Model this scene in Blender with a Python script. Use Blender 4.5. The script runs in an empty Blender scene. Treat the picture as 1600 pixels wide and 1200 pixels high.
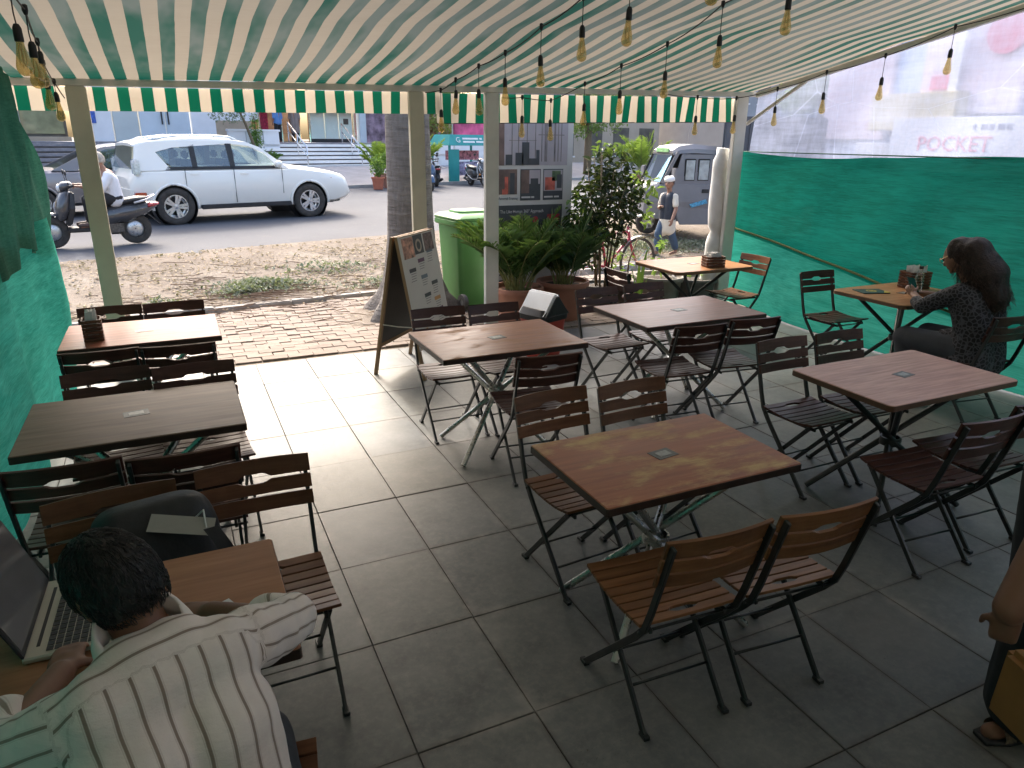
import bpy, bmesh, math, random
from mathutils import Vector, Matrix, Euler
random.seed(7)
R = math.radians
S = bpy.context.scene
COL = S.collection

# ------------------------------------------------------------------ camera
CAMH = 1.95
def cam_matrix(pitch, yaw, roll):
    cp, sp, cy, sy = math.cos(pitch), math.sin(pitch), math.cos(yaw), math.sin(yaw)
    F = Vector((sy*cp, cy*cp, -sp)); r = Vector((cy, -sy, 0)); u = r.cross(F)
    c, s = math.cos(roll), math.sin(roll)
    r2 = r*c + u*s; u2 = u*c - r*s
    return Matrix(((r2.x, u2.x, -F.x, 0), (r2.y, u2.y, -F.y, 0), (r2.z, u2.z, -F.z, CAMH), (0, 0, 0, 1)))
cam = bpy.data.cameras.new('camera'); cam.sensor_width = 36; cam.lens = 36*1106.25/1600
cam.clip_start = 0.05; cam.clip_end = 600
camo = bpy.data.objects.new('camera', cam); COL.objects.link(camo)
camo.matrix_world = cam_matrix(0.333481, 0.442175, 0.010757)
S.camera = camo

# ------------------------------------------------------------------ light
SUN_EL, SUN_AZ = R(42.0), R(3.0)          # azimuth measured from +Y (the street) towards +X
sun_dir = Vector((math.sin(SUN_AZ)*math.cos(SUN_EL), math.cos(SUN_AZ)*math.cos(SUN_EL), math.sin(SUN_EL)))
W = bpy.data.worlds.new('World'); S.world = W; W.use_nodes = True
nt = W.node_tree; nt.nodes.clear()
sky = nt.nodes.new('ShaderNodeTexSky'); sky.sky_type = 'NISHITA'; sky.sun_disc = False
sky.sun_elevation = SUN_EL; sky.sun_rotation = SUN_AZ
sky.air_density = 1.0; sky.dust_density = 7.0; sky.ozone_density = 1.0
bg = nt.nodes.new('ShaderNodeBackground'); bg.inputs['Strength'].default_value = 0.15
wo = nt.nodes.new('ShaderNodeOutputWorld')
nt.links.new(sky.outputs[0], bg.inputs[0]); nt.links.new(bg.outputs[0], wo.inputs[0])
sl = bpy.data.lights.new('sun', 'SUN'); sl.energy = .56; sl.angle = R(4.5); sl.color = (1.0, 0.96, 0.90)
slo = bpy.data.objects.new('sun', sl); COL.objects.link(slo)
slo.rotation_euler = sun_dir.to_track_quat('Z', 'Y').to_euler(); slo.location = (0, 20, 30)
S.view_settings.view_transform = 'Standard'; S.view_settings.look = 'None'
S.view_settings.exposure = 2.14; S.view_settings.gamma = 1.0; S.view_settings.use_curve_mapping = False
S.cycles.max_bounces = 8; S.cycles.diffuse_bounces = 4; S.cycles.transparent_max_bounces = 12
S.cycles.transmission_bounces = 6; S.cycles.caustics_reflective = False; S.cycles.caustics_refractive = False
S.cycles.sample_clamp_indirect = 4.0

# ------------------------------------------------------------------ material helpers
class N:
    def __init__(s, name):
        s.m = bpy.data.materials.new(name); s.m.use_nodes = True; s.t = s.m.node_tree; s.t.nodes.clear()
        s.out = s.t.nodes.new('ShaderNodeOutputMaterial')
    def n(s, typ, ins=None, **kw):
        x = s.t.nodes.new(typ)
        for k, v in kw.items(): setattr(x, k, v)
        for k, v in (ins or {}).items():
            if isinstance(v, bpy.types.NodeSocket): s.t.links.new(v, x.inputs[k])
            else: x.inputs[k].default_value = v
        return x
    def link(s, a, b): s.t.links.new(a, b)
    def surf(s, sock): s.t.links.new(sock, s.out.inputs[0])
    def coord(s, kind='Object', scale=(1, 1, 1), rot=(0, 0, 0)):
        c = s.n('ShaderNodeTexCoord'); mp = s.n('ShaderNodeMapping', {'Scale': scale, 'Rotation': rot, 'Vector': c.outputs[kind]})
        return mp.outputs[0]
    def geo(s, scale=(1, 1, 1)):
        g = s.n('ShaderNodeNewGeometry'); mp = s.n('ShaderNodeMapping', {'Scale': scale, 'Vector': g.outputs['Position']}); return mp.outputs[0]
    def noise(s, vec, scale, detail=4, rough=.55, out='Fac'):
        return s.n('ShaderNodeTexNoise', {'Vector': vec, 'Scale': scale, 'Detail': detail, 'Roughness': rough}).outputs[out]
    def ramp(s, fac, stops):
        r = s.n('ShaderNodeValToRGB', {'Fac': fac}); e = r.color_ramp.elements
        while len(e) < len(stops): e.new(.5)
        for el, (p, c) in zip(e, stops): el.position = p; el.color = c if len(c) == 4 else (*c, 1)
        return r.outputs[0]
    def mix(s, fac, a, b, typ='MIX'):
        x = s.t.nodes.new('ShaderNodeMix'); x.data_type = 'RGBA'; x.blend_type = typ
        for i, v in ((0, fac), (6, a), (7, b)):
            if isinstance(v, bpy.types.NodeSocket): s.t.links.new(v, x.inputs[i])
            else: x.inputs[i].default_value = v if i == 0 else ((*v, 1) if len(v) == 3 else v)
        return x.outputs[2]
    def math(s, op, a, b=0.0, c=None):
        x = s.n('ShaderNodeMath', operation=op)
        for i, v in ((0, a), (1, b), (2, c)):
            if v is None: continue
            if isinstance(v, bpy.types.NodeSocket): s.t.links.new(v, x.inputs[i])
            else: x.inputs[i].default_value = v
        return x.outputs[0]
    def bump(s, h, strength=.3, dist=.005):
        return s.n('ShaderNodeBump', {'Height': h, 'Strength': strength, 'Distance': dist}).outputs[0]
    def pbsdf(s, **kw):
        ins = {}
        for k, v in kw.items():
            k = {'color': 'Base Color', 'rough': 'Roughness', 'metal': 'Metallic', 'normal': 'Normal', 'alpha': 'Alpha', 'spec': 'Specular IOR Level',
                 'coat': 'Coat Weight', 'trans': 'Transmission Weight', 'emit': 'Emission Color', 'estr': 'Emission Strength', 'sheen': 'Sheen Weight'}.get(k, k)
            if k in ('Base Color', 'Emission Color') and not isinstance(v, bpy.types.NodeSocket) and len(v) == 3: v = (*v, 1)
            ins[k] = v
        return s.n('ShaderNodeBsdfPrincipled', ins).outputs[0]

def mat(name, color, rough=.6, metal=0., var=.15, scale=6., bump=0., bscale=60., coat=0., rnd=0., spec=.5, coord='Object', stretch=(1, 1, 1)):
    b = N(name); v = b.coord(coord, stretch)
    dk = tuple(c*(1-var) for c in color); lt = tuple(min(1, c*(1+var)) for c in color)
    c = b.ramp(b.noise(v, scale, 5), [(.3, dk), (.7, lt)])
    if rnd:
        o = b.n('ShaderNodeObjectInfo'); f = b.math('MULTIPLY_ADD', o.outputs['Random'], 2*rnd, 1-rnd)
        c = b.mix(1.0, c, b.n('ShaderNodeCombineXYZ', {0: f, 1: f, 2: f}).outputs[0], 'MULTIPLY')
    kw = dict(color=c, rough=b.math('MULTIPLY_ADD', b.noise(v, scale*2.3, 3), .2, rough-.1), metal=metal, coat=coat, spec=spec)
    if bump: kw['normal'] = b.bump(b.noise(v, bscale, 4), bump)
    b.surf(b.pbsdf(**kw)); return b.m

def leafmat(name, a, bcol, trans=.35, rough=.45):
    b = N(name); g = b.n('ShaderNodeNewGeometry')
    c = b.ramp(g.outputs['Random Per Island'], [(0, a), (1, bcol)])
    p = b.pbsdf(color=c, rough=rough, spec=.4)
    t = b.n('ShaderNodeBsdfTranslucent', {'Color': b.mix(.5, c, (.35, .5, .08))}).outputs[0]
    b.surf(b.n('ShaderNodeMixShader', {0: trans, 1: p, 2: t}).outputs[0]); return b.m

def woodmat(name, base, dark, light, axis=0, rough=.42, worn=0., wear=(.5, .33, .16), gscale=1., rnd=.12):
    b = N(name); st = [14, 14, 14]; st[axis] = 1.1
    v = b.coord('Object', tuple(x*gscale for x in st))
    o = b.n('ShaderNodeObjectInfo')
    va = b.n('ShaderNodeVectorMath', {0: v, 1: b.n('ShaderNodeCombineXYZ', {0: b.math('MULTIPLY', o.outputs['Random'], 37.), 1: b.math('MULTIPLY', o.outputs['Random'], 11.), 2: 0.}).outputs[0]}, operation='ADD').outputs[0]
    g = b.noise(va, 2.2, 8, .62)
    c = b.ramp(g, [(.28, dark), (.5, base), (.74, light)])
    f = b.math('MULTIPLY_ADD', o.outputs['Random'], 2*rnd, 1-rnd)
    c = b.mix(1.0, c, b.n('ShaderNodeCombineXYZ', {0: f, 1: f, 2: f}).outputs[0], 'MULTIPLY')
    rg = b.math('MULTIPLY_ADD', b.noise(va, 5, 3), .22, rough-.1)
    if worn:
        st2 = [3.2, 3.2, 3.2]; st2[axis] = 1.7
        v2 = b.coord('Object', tuple(st2))
        w1 = b.noise(v2, 2.1, 7, .66); w2 = b.noise(va, 9, 4, .7)
        w = b.math('ADD', w1, b.math('MULTIPLY', b.math('SUBTRACT', w2, .5), .22))
        fac = b.ramp(w, [(.56-.05*worn, (0, 0, 0)), (.66, (1, 1, 1))])
        c = b.mix(b.math('MULTIPLY', fac, min(.92, .75*worn)), c, wear); rg = b.mix(fac, rg, (.7, .7, .7))
    b.surf(b.pbsdf(color=c, rough=rg, normal=b.bump(g, .12, .002), spec=.3)); return b.m

# ------------------------------------------------------------------ mesh helpers
class MB:
    def __init__(s): s.v = []; s.f = []
    def add(s, vs, fs, M=None):
        o = len(s.v); s.v += [tuple(M @ Vector(p)) if M else tuple(p) for p in vs]; s.f += [tuple(i+o for i in f) for f in fs]; return s
    def box(s, c, d, M=None, taper=None):
        x, y, z = d[0]/2, d[1]/2, d[2]/2; k = taper or 1
        vs = [(-x, -y, -z), (x, -y, -z), (x, y, -z), (-x, y, -z), (-x*k, -y*k, z), (x*k, -y*k, z), (x*k, y*k, z), (-x*k, y*k, z)]
        vs = [(p[0]+c[0], p[1]+c[1], p[2]+c[2]) for p in vs]
        return s.add(vs, [(0, 3, 2, 1), (4, 5, 6, 7), (0, 1, 5, 4), (1, 2, 6, 5), (2, 3, 7, 6), (3, 0, 4, 7)], M)
    def bar(s, a, b, w, h, up=(0, 0, 1)):
        a, b = Vector(a), Vector(b); d = (b-a).normalized(); u = Vector(up)
        if abs(d.dot(u)) > .98: u = Vector((0, 1, 0))
        x = d.cross(u).normalized()*w/2; y = x.cross(d).normalized()*h/2
        vs = [a-x-y, a+x-y, a+x+y, a-x+y, b-x-y, b+x-y, b+x+y, b-x+y]
        return s.add(vs, [(0, 3, 2, 1), (4, 5, 6, 7), (0, 1, 5, 4), (1, 2, 6, 5), (2, 3, 7, 6), (3, 0, 4, 7)])
    def tube(s, pts, r, n=8, cap=True):
        pts = [Vector(p) for p in pts]; rs = r if isinstance(r, (list, tuple)) else [r]*len(pts)
        o = len(s.v); ref = None
        for i, p in enumerate(pts):
            d = (pts[min(i+1, len(pts)-1)]-pts[max(i-1, 0)]).normalized()
            if ref is None: ref = Vector((0, 0, 1)) if abs(d.z) < .9 else Vector((1, 0, 0))
            x = d.cross(ref)
            if x.length < 1e-4: x = d.cross(Vector((0, 1, 0)))
            x.normalize(); y = x.cross(d).normalized(); ref = y if False else ref
            for k in range(n):
                a = 2*math.pi*k/n; s.v.append(tuple(p+(x*math.cos(a)+y*math.sin(a))*rs[i]))
        for i in range(len(pts)-1):
            for k in range(n):
                a = o+i*n+k; b = o+i*n+(k+1) % n; s.f.append((a, b, b+n, a+n))
        if cap: s.f.append(tuple(o+k for k in range(n-1, -1, -1))); s.f.append(tuple(o+(len(pts)-1)*n+k for k in range(n)))
        return s
    def lathe(s, prof, n=24, M=None, cap=True):
        vs = []; fs = []
        for r, z in prof:
            for k in range(n): a = 2*math.pi*k/n; vs.append((r*math.cos(a), r*math.sin(a), z))
        m = len(prof)
        for i in range(m-1):
            for k in range(n): fs.append((i*n+k, i*n+(k+1) % n, (i+1)*n+(k+1) % n, (i+1)*n+k))
        if cap: fs.append(tuple(range(n-1, -1, -1))); fs.append(tuple((m-1)*n+k for k in range(n)))
        return s.add(vs, fs, M)
    def prism(s, poly, d, M=None):           # poly in (x,y), extruded along z from 0 to d
        n = len(poly); vs = [(x, y, 0) for x, y in poly]+[(x, y, d) for x, y in poly]
        fs = [tuple(range(n-1, -1, -1)), tuple(range(n, 2*n))]+[(i, (i+1) % n, n+(i+1) % n, n+i) for i in range(n)]
        return s.add(vs, fs, M)
    def loft(s, secs, closed=True, cap=True, M=None):
        n = len(secs[0]); vs = [p for sec in secs for p in sec]; fs = []
        for i in range(len(secs)-1):
            for k in range(n if closed else n-1):
                a, b = i*n+k, i*n+(k+1) % n; fs.append((a, b, b+n, a+n))
        if cap and closed: fs.append(tuple(range(n-1, -1, -1))); fs.append(tuple((len(secs)-1)*n+k for k in range(n)))
        return s.add(vs, fs, M)
    def grid(s, nu, nv, fn, M=None):
        vs = [fn(i/nu, j/nv) for j in range(nv+1) for i in range(nu+1)]
        fs = [(j*(nu+1)+i, j*(nu+1)+i+1, (j+1)*(nu+1)+i+1, (j+1)*(nu+1)+i) for j in range(nv) for i in range(nu)]
        return s.add(vs, fs, M)
    def ball(s, c, r, n=12, m=8, sc=(1, 1, 1)):
        prof = [(max(1e-4, math.sin(math.pi*i/m))*r, -math.cos(math.pi*i/m)*r) for i in range(m+1)]
        return s.lathe(prof, n, Matrix.Translation(c) @ Matrix.Diagonal((*sc, 1)))
    def mesh(s, name, m=None, smooth=False, bevel=0., fix=False):
        me = bpy.data.meshes.new(name); me.from_pydata(s.v, [], s.f); me.update()
        if bevel or fix:
            bm = bmesh.new(); bm.from_mesh(me)
            if fix: bmesh.ops.remove_doubles(bm, verts=bm.verts, dist=1e-5)
            bmesh.ops.recalc_face_normals(bm, faces=bm.faces)
            if bevel:
                es = [e for e in bm.edges if len(e.link_faces) == 2 and e.calc_face_angle(0) > .6]
                bmesh.ops.bevel(bm, geom=es, offset=bevel, segments=2 if bevel > .004 else 1, affect='EDGES', clamp_overlap=True)
            bm.to_mesh(me); bm.free()
        if smooth:
            me.shade_smooth()
            if smooth == 'auto': me.set_sharp_from_angle(angle=R(32))
        if m: me.materials.append(m)
        return me
    def build(s, name, m, parent=None, smooth=False, bevel=0., fix=False, loc=None, rot=None):
        o = bpy.data.objects.new(name, s.mesh(name, m, smooth, bevel, fix)); COL.objects.link(o)
        if parent: o.parent = parent
        if loc is not None: o.location = loc
        if rot is not None: o.rotation_euler = rot
        return o
def tag(o, label=None, cat=None, group=None, kind=None):
    if label: o['label'] = label
    if cat: o['category'] = cat
    if group: o['group'] = group
    if kind: o['kind'] = kind
    return o
def empty(name, loc=(0, 0, 0), rz=0., label=None, cat=None, group=None):
    o = bpy.data.objects.new(name, None); COL.objects.link(o); o.location = loc; o.rotation_euler = (0, 0, rz); o.empty_display_size = .1
    return tag(o, label, cat, group)
KIDS = {}
def copy_tree(o, parent=None):
    c = o.copy(); COL.objects.link(c); c.parent = parent
    for ch in o.children: copy_tree(ch, c)
    return c
def inst(name, me, parent=None, loc=(0, 0, 0), rot=(0, 0, 0)):
    o = bpy.data.objects.new(name, me); COL.objects.link(o); o.parent = parent; o.location = loc; o.rotation_euler = rot; return o
SCR = bpy.data.scenes.new('scratch')
def scratch_eval(o):
    SCR.collection.objects.link(o); vl = SCR.view_layers[0]; vl.update(); dg = vl.depsgraph; dg.update()
    return bpy.data.meshes.new_from_object(o.evaluated_get(dg), depsgraph=dg)
def text_mesh(txt, size, m, depth=.001, align='CENTER', name='lettering'):
    cu = bpy.data.curves.new(name, 'FONT'); cu.body = txt; cu.size = size; cu.extrude = depth; cu.align_x = align; cu.align_y = 'CENTER'; cu.resolution_u = 2
    o = bpy.data.objects.new('tmp', cu); me = scratch_eval(o); me.name = name
    bpy.data.objects.remove(o); bpy.data.curves.remove(cu); me.materials.clear(); me.materials.append(m); return me
def modmesh(me, mods):
    """apply modifiers (list of (type, dict)) to a mesh and give a new mesh"""
    o = bpy.data.objects.new('tmp', me)
    for t, kw in mods:
        md = o.modifiers.new('m', t)
        for k, v in kw.items(): setattr(md, k, v)
    r = scratch_eval(o)
    bpy.data.objects.remove(o); return r
def capsule(mb, a, ra, b, rb, n=14, flat=None):
    """closed tapered capsule from a to b; flat=(dir, factor) squashes it across dir"""
    a, b = Vector(a), Vector(b); d = b-a; L = d.length; q = d.to_track_quat('Z', 'Y').to_matrix().to_4x4() if L > 1e-6 else Matrix()
    prof = [(max(1e-4, ra*math.cos(t)), ra*math.sin(t)) for t in [-math.pi/2+math.pi/2*i/5 for i in range(6)]]
    prof += [(max(1e-4, rb*math.cos(t)), L+rb*math.sin(t)) for t in [math.pi/2*i/5 for i in range(6)]]
    M = Matrix.Translation(a) @ q
    if flat:
        dv = Vector(flat[0]).normalized(); k = flat[1]-1
        mid = (a+b)/2
        F = Matrix([[(1 if i == j else 0)+k*dv[i]*dv[j] for j in range(3)] for i in range(3)]).to_4x4()
        M = Matrix.Translation(mid) @ F @ Matrix.Translation(-mid) @ M
    mb.lathe(prof, n, M)
def organic(mb, voxel=.012, smooth=4, m=None, name='body'):
    me = mb.mesh(name, None, False, 0, True)
    r = modmesh(me, [('REMESH', dict(mode='VOXEL', voxel_size=voxel, use_smooth_shade=True)), ('SMOOTH', dict(factor=.5, iterations=smooth))])
    bpy.data.meshes.remove(me); r.name = name; r.materials.clear()
    if m: r.materials.append(m)
    return r

# ================================================================== SETTING: ground, road, paving
TW, TD, TX0, TY0 = 0.44109, 0.58823, 0.07161, 6.49506
def kota():
    b = N('kota_stone'); o = b.n('ShaderNodeObjectInfo'); g = b.geo()
    off = b.n('ShaderNodeVectorMath', {0: g, 1: b.n('ShaderNodeCombineXYZ', {0: b.math('MULTIPLY', o.outputs['Random'], 23.), 1: b.math('MULTIPLY', o.outputs['Random'], 57.), 2: 0.}).outputs[0]}, operation='ADD').outputs[0]
    n1 = b.noise(off, 3.4, 8, .68); n2 = b.noise(off, 30, 6, .7); n3 = b.noise(g, .9, 4, .6)
    c = b.ramp(n1, [(.28, (.082, .091, .096)), (.5, (.128, .138, .142)), (.74, (.182, .190, .190))])
    c = b.mix(b.math('MULTIPLY', b.ramp(n2, [(.45, (0, 0, 0)), (.75, (1, 1, 1))]), .3), c, (.32, .31, .29))
    tint = b.ramp(o.outputs['Random'], [(0, (.86, .88, .9)), (.5, (1, 1, .98)), (1, (1.06, 1.02, .93))])
    c = b.mix(1., c, tint, 'MULTIPLY')
    c = b.mix(b.math('MULTIPLY', b.ramp(n3, [(.5, (0, 0, 0)), (.7, (1, 1, 1))]), .28), c, (.25, .235, .215))      # tracked-in dust
    sp = b.noise(g, 95, 2, .5); sp2 = b.noise(g, 3.1, 3, .6)
    c = b.mix(b.math('MULTIPLY', b.ramp(sp, [(.66, (0, 0, 0)), (.70, (1, 1, 1))]), b.ramp(sp2, [(.5, (0, 0, 0)), (.66, (.8, .8, .8))])), c, (.07, .06, .05))
    tc = b.n('ShaderNodeTexCoord'); sx = b.n('ShaderNodeSeparateXYZ', {0: tc.outputs['Object']})
    ed = b.math('MINIMUM', b.math('SUBTRACT', TW/2, b.math('ABSOLUTE', sx.outputs[0])), b.math('SUBTRACT', TD/2, b.math('ABSOLUTE', sx.outputs[1])))
    nj = b.noise(g, 5.5, 5, .65); ed2 = b.math('ADD', ed, b.math('MULTIPLY', b.math('SUBTRACT', nj, .5), .05))
    c = b.mix(b.math('MULTIPLY', b.ramp(ed2, [(0., (1, 1, 1)), (.022, (0, 0, 0))]), .55), c, (.085, .075, .066))
    big = b.noise(g, 1.7, 5, .7); c = b.mix(b.math('MULTIPLY', b.math('MULTIPLY', b.ramp(ed2, [(.0, (1, 1, 1)), (.055, (0, 0, 0))]), b.ramp(big, [(.52, (0, 0, 0)), (.62, (1, 1, 1))])), .6), c, (.30, .285, .265))
    b.surf(b.pbsdf(color=c, rough=b.math('MULTIPLY_ADD', n2, .3, .34), normal=b.bump(n2, .14, .003), spec=.32)); return b.m
M_KOTA = kota(); M_GROUT = mat('grout', (.085, .078, .07), .9, scale=20, var=.4)
floor = MB().box((2.52, 2.2, -.055), (7.4, 8.6, .08)).build('floor', M_GROUT); tag(floor, kind='structure')
slab = MB().box((0, 0, -.008), (TW-.003, TD-.003, .016)).mesh('slab', M_KOTA, False, .0022)
for c in range(-3, 14):
    for r in range(0, 13):
        x, y = TX0+(c+.5)*TW, TY0-(r+.5)*TD
        if y < -1.4: continue
        o = inst('slab', slab, floor, (x+random.uniform(-.001, .001), y+random.uniform(-.0012, .0012), random.uniform(-.0016, .0012)), (random.uniform(-.0018, .0018), random.uniform(-.0018, .0018), random.uniform(-.002, .002)))

RANG = R(14.24); RU = Vector((math.cos(RANG), math.sin(RANG), 0)); RV = Vector((-math.sin(RANG), math.cos(RANG), 0)); R0 = Vector((.053, 15.748, 0))
def RF(s, t, z=.25): p = R0+RU*s+RV*t; return Vector((p.x, p.y, z))
def RFi(x, y): q = Vector((x, y, 0))-R0; return q.dot(RU), q.dot(RV)
KERB_A = R(7.0)
def kerb_y(x): return 8.80+math.tan(KERB_A)*x
def smooth01(t): t = max(0, min(1, t)); return t*t*(3-2*t)
def hsh(x, y): return (math.sin(x*3.1+y*1.7)+math.sin(x*1.3-y*2.9+1.1)+math.sin(x*5.7+y*4.3+2.))/3
def ground_z(x, y):
    s, t = RFi(x, y)
    if y < kerb_y(x): return -.012
    if t < -3.4:
        k = smooth01((y-kerb_y(x))/max(.5, (kerb_y(x)+3.0-kerb_y(x))))
        return .022+.208*k+.018*hsh(x*1.7, y*1.7)*(1-.7*k)
    return .235
# the big ground sheet
def soil():
    b = N('dry_soil'); g = b.geo(); n1 = b.noise(g, 1.3, 6, .6); n2 = b.noise(g, 16, 6, .7); n3 = b.noise(g, 60, 3, .6)
    c = b.ramp(n1, [(.3, (.165, .138, .112)), (.55, (.225, .193, .160)), (.75, (.285, .255, .215))])
    c = b.mix(b.ramp(n2, [(.45, (0, 0, 0)), (.7, (.55, .55, .55))]), c, (.125, .098, .075))
    c = b.mix(b.ramp(n3, [(.58, (0, 0, 0)), (.66, (.5, .5, .5))]), c, (.34, .30, .25))
    b.surf(b.pbsdf(color=c, rough=.95, normal=b.bump(b.math('ADD', n2, b.math('MULTIPLY', n3, .5)), .8, .02), spec=.1)); return b.m
M_SOIL = soil()
gx = [-400, -120, -40, -15, -6]+[-3+.22*i for i in range(70)]+[14, 20, 40, 120, 400]
gy = [-400, -100, -30, -8, 2, 6.2]+[6.6+.16*i for i in range(56)]+[17, 22, 30, 60, 150, 500]
gm = MB(); nx = len(gx)
for y in gy:
    for x in gx:
        near = -4 < x < 13 and 6.4 < y < 16
        gm.v.append((x, y, ground_z(x, y)-.03 if near and not (y < kerb_y(x)) else (-.08 if (y < 9 or near) else .2)))
for j in range(len(gy)-1):
    for i in range(nx-1): a = j*nx+i; gm.f.append((a, a+1, a+nx+1, a+nx))
tag(gm.build('ground', M_SOIL, smooth=True), kind='structure')
# the dirt verge, finely modelled
def vfn(u, v):
    x = -2.6+u*14.5; y0 = kerb_y(x)+.07; p_end = R0+RV*(-3.45); y1 = p_end.y+(x-p_end.x)*math.tan(RANG); y = y0+(y1-y0)*v
    return (x, y, ground_z(x, y)+.012*hsh(x*9, y*9)*(1-v)+.006)
vm = MB().grid(200, 60, vfn); tag(vm.build('dirt_verge', M_SOIL, smooth=True), kind='structure')
# asphalt road
def asphalt():
    b = N('asphalt'); g = b.geo(); n1 = b.noise(g, .5, 5, .6); n2 = b.noise(g, 140, 3, .7); n3 = b.noise(g, 6, 5, .7)
    c = b.ramp(n1, [(.3, (.062, .067, .079)), (.7, (.090, .096, .110))])
    c = b.mix(b.math('MULTIPLY', b.ramp(n2, [(.4, (0, 0, 0)), (.7, (1, 1, 1))]), .4), c, (.13, .13, .132))
    c = b.mix(b.math('MULTIPLY', b.ramp(n3, [(.56, (0, 0, 0)), (.68, (1, 1, 1))]), .35), c, (.15, .14, .125))
    b.surf(b.pbsdf(color=c, rough=.85, normal=b.bump(n2, .5, .006), spec=.3)); return b.m
M_ASPH = asphalt()
def rfn(u, v):
    s = -90+u*220; t = -3.62+v*11.9; w = (.13*math.sin(s*1.9)+.07*math.sin(s*5.3+1)+.05*math.sin(s*11.)) if v < .001 else 0
    return tuple(RF(s, t+w, .25+.02*math.sin(math.pi*v)-(.02 if v < .001 else 0)))
tag(MB().grid(900, 6, rfn).build('road', M_ASPH, smooth=True), kind='structure')
# far forecourt rising to the steps
M_PAVE = mat('concrete_paving', (.27, .26, .27), .85, scale=2., var=.14, bump=.3, bscale=40)
def pfn(u, v):
    s = -60+u*140; t = 8.2+v*4.4; z = .262+.55*smooth01(v*1.05); return tuple(RF(s, t, z+(.0 if v > 0 else -.05)))
tag(MB().grid(40, 10, pfn).build('forecourt', M_PAVE, smooth=True), kind='structure')
tag(MB().box((0, 0, 0), (140, .16, .12)).build('far_kerb', mat('kerb_stone', (.36, .34, .32), .9, scale=5), bevel=.01, loc=RF(10, 8.18, .30), rot=(0, 0, RANG)), kind='structure')
# brick paving strip between the terrace and the kerb
M_BRICK = mat('paver_brick', (.235, .19, .158), .92, scale=9., var=.2, bump=.35, bscale=90, rnd=.10, coord='Object')
pav = MB().box((3.0, 7.75, -.058), (9.2, 2.6, .1)).build('pavement', M_SOIL); tag(pav, kind='structure')
PW, PD = .232, .118
paver = MB().box((0, 0, -.02), (PW-.006, PD-.006, .05)).mesh('paver', M_BRICK, False, .004)
rest = MB(); npv = 0
pos = []
for j in range(22):
    y = 6.565+PD*(j+.5)
    for i in range(-5, 34):
        x = i*PW+(PW/2 if j % 2 else 0)
        if y+PD*.5 > kerb_y(x)-.07: continue
        pos.append((x, y))
pos.sort(key=lambda p: (0 if (-.75 < p[0] < 1.95) else 1, p[1]))
for k, (x, y) in enumerate(pos):
    dz = random.uniform(-.005, .004)+.012*hsh(x*1.2, y*1.1)
    if k < 290: inst('paver', paver, pav, (x+random.uniform(-.003, .003), y+random.uniform(-.003, .003), .004+dz), (random.uniform(-.02, .02), random.uniform(-.012, .012), random.uniform(-.02, .02)))
    else: rest.box((x, y, -.016+dz), (PW-.006, PD-.006, .05))
tag(rest.build('paver_field', M_BRICK, pav), kind='stuff')
# terrace kerb lip and street kerb stones
M_KERB = mat('kerb_concrete', (.30, .28, .255), .92, scale=7., var=.2, bump=.4)
kerb = empty('kerb'); tag(kerb, kind='structure')
ks = MB().box((0, 0, 0), (.89, .10, .16)).mesh('kerb_stone', M_KERB, False, .012)
for i in range(12):
    x = -1.9+i*.885; inst('kerb_stone', ks, kerb, (x, kerb_y(x), -.032+random.uniform(-.012, .01)), (random.uniform(-.02, .02), 0, KERB_A+random.uniform(-.01, .01)))

# litter on the verge: dry leaves, twigs, cut greenery (nobody could count them)
M_DRY = leafmat('dry_leaf', (.20, .13, .07, 1), (.38, .30, .20, 1), .12, .8)
M_CUT = leafmat('cut_leaf', (.13, .15, .10, 1), (.32, .33, .25, 1), .15, .7)
M_TWIG = mat('twig_bark', (.17, .11, .07), .9, scale=30)
def scatter_leaf(mb, p, L, w, rz, tilt, curl):
    M = Matrix.Translation(p) @ Euler((random.uniform(-tilt, tilt), random.uniform(-tilt, tilt), rz)).to_matrix().to_4x4()
    mb.add([(-L/2, 0, 0), (0, -w/2, curl), (L/2, 0, .0), (0, w/2, curl)], [(0, 1, 2), (0, 2, 3)], M)
mb = MB()
for i in range(9000):
    x = random.uniform(-1.6, 9.5); f = random.random(); y = kerb_y(x)+.1+f*3.3
    if RFi(x, y)[1] > -3.55: continue
    if hsh(x*1.1, y*1.6)+random.uniform(-.7, .7) < -.1: continue
    scatter_leaf(mb, (x, y, ground_z(x, y)+.022), random.uniform(.03, .085), random.uniform(.015, .035), random.uniform(0, 6.3), .5, random.uniform(-.004, .01))
for i in range(260):
    x = random.uniform(-.8, 3.5); y = kerb_y(x)-.1-abs(random.gauss(0, .55))
    if y < 6.7: continue
    scatter_leaf(mb, (x, y, .035), random.uniform(.03, .07), random.uniform(.014, .03), random.uniform(0, 6.3), .3, .004)
tag(mb.build('dry_leaf_litter', M_DRY), 'dry brown leaf litter strewn over the dirt verge', 'leaf litter', kind='stuff')
mb = MB()
for (cx, cy, rx, ry, n) in [(1.0, 9.75, .55, .28, 900), (.75, 9.5, .3, .16, 350), (2.0, 10.5, .6, .25, 260), (2.6, 9.5, .5, .2, 200), (-.25, 9.25, .2, .1, 70), (7.6, 10.9, 1.2, .45, 1500), (8.8, 10.7, .8, .4, 700), (6.6, 10.2, .8, .3, 300)]:
    for i in range(n):
        x = random.gauss(cx, rx*.6); y = random.gauss(cy, ry*.6); hh = max(0, .10*(1-((x-cx)/rx)**2-((y-cy)/ry)**2))
        scatter_leaf(mb, (x, y, max(0, ground_z(x, y))+.025+random.random()*hh), random.uniform(.05, .11), random.uniform(.018, .035), random.uniform(0, 6.3), .9, random.uniform(-.01, .015))
tag(mb.build('cut_greenery', M_CUT), 'heaps of wilted green leaves left on the dirt verge', 'cut leaves', kind='stuff')
mb = MB()
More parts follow.
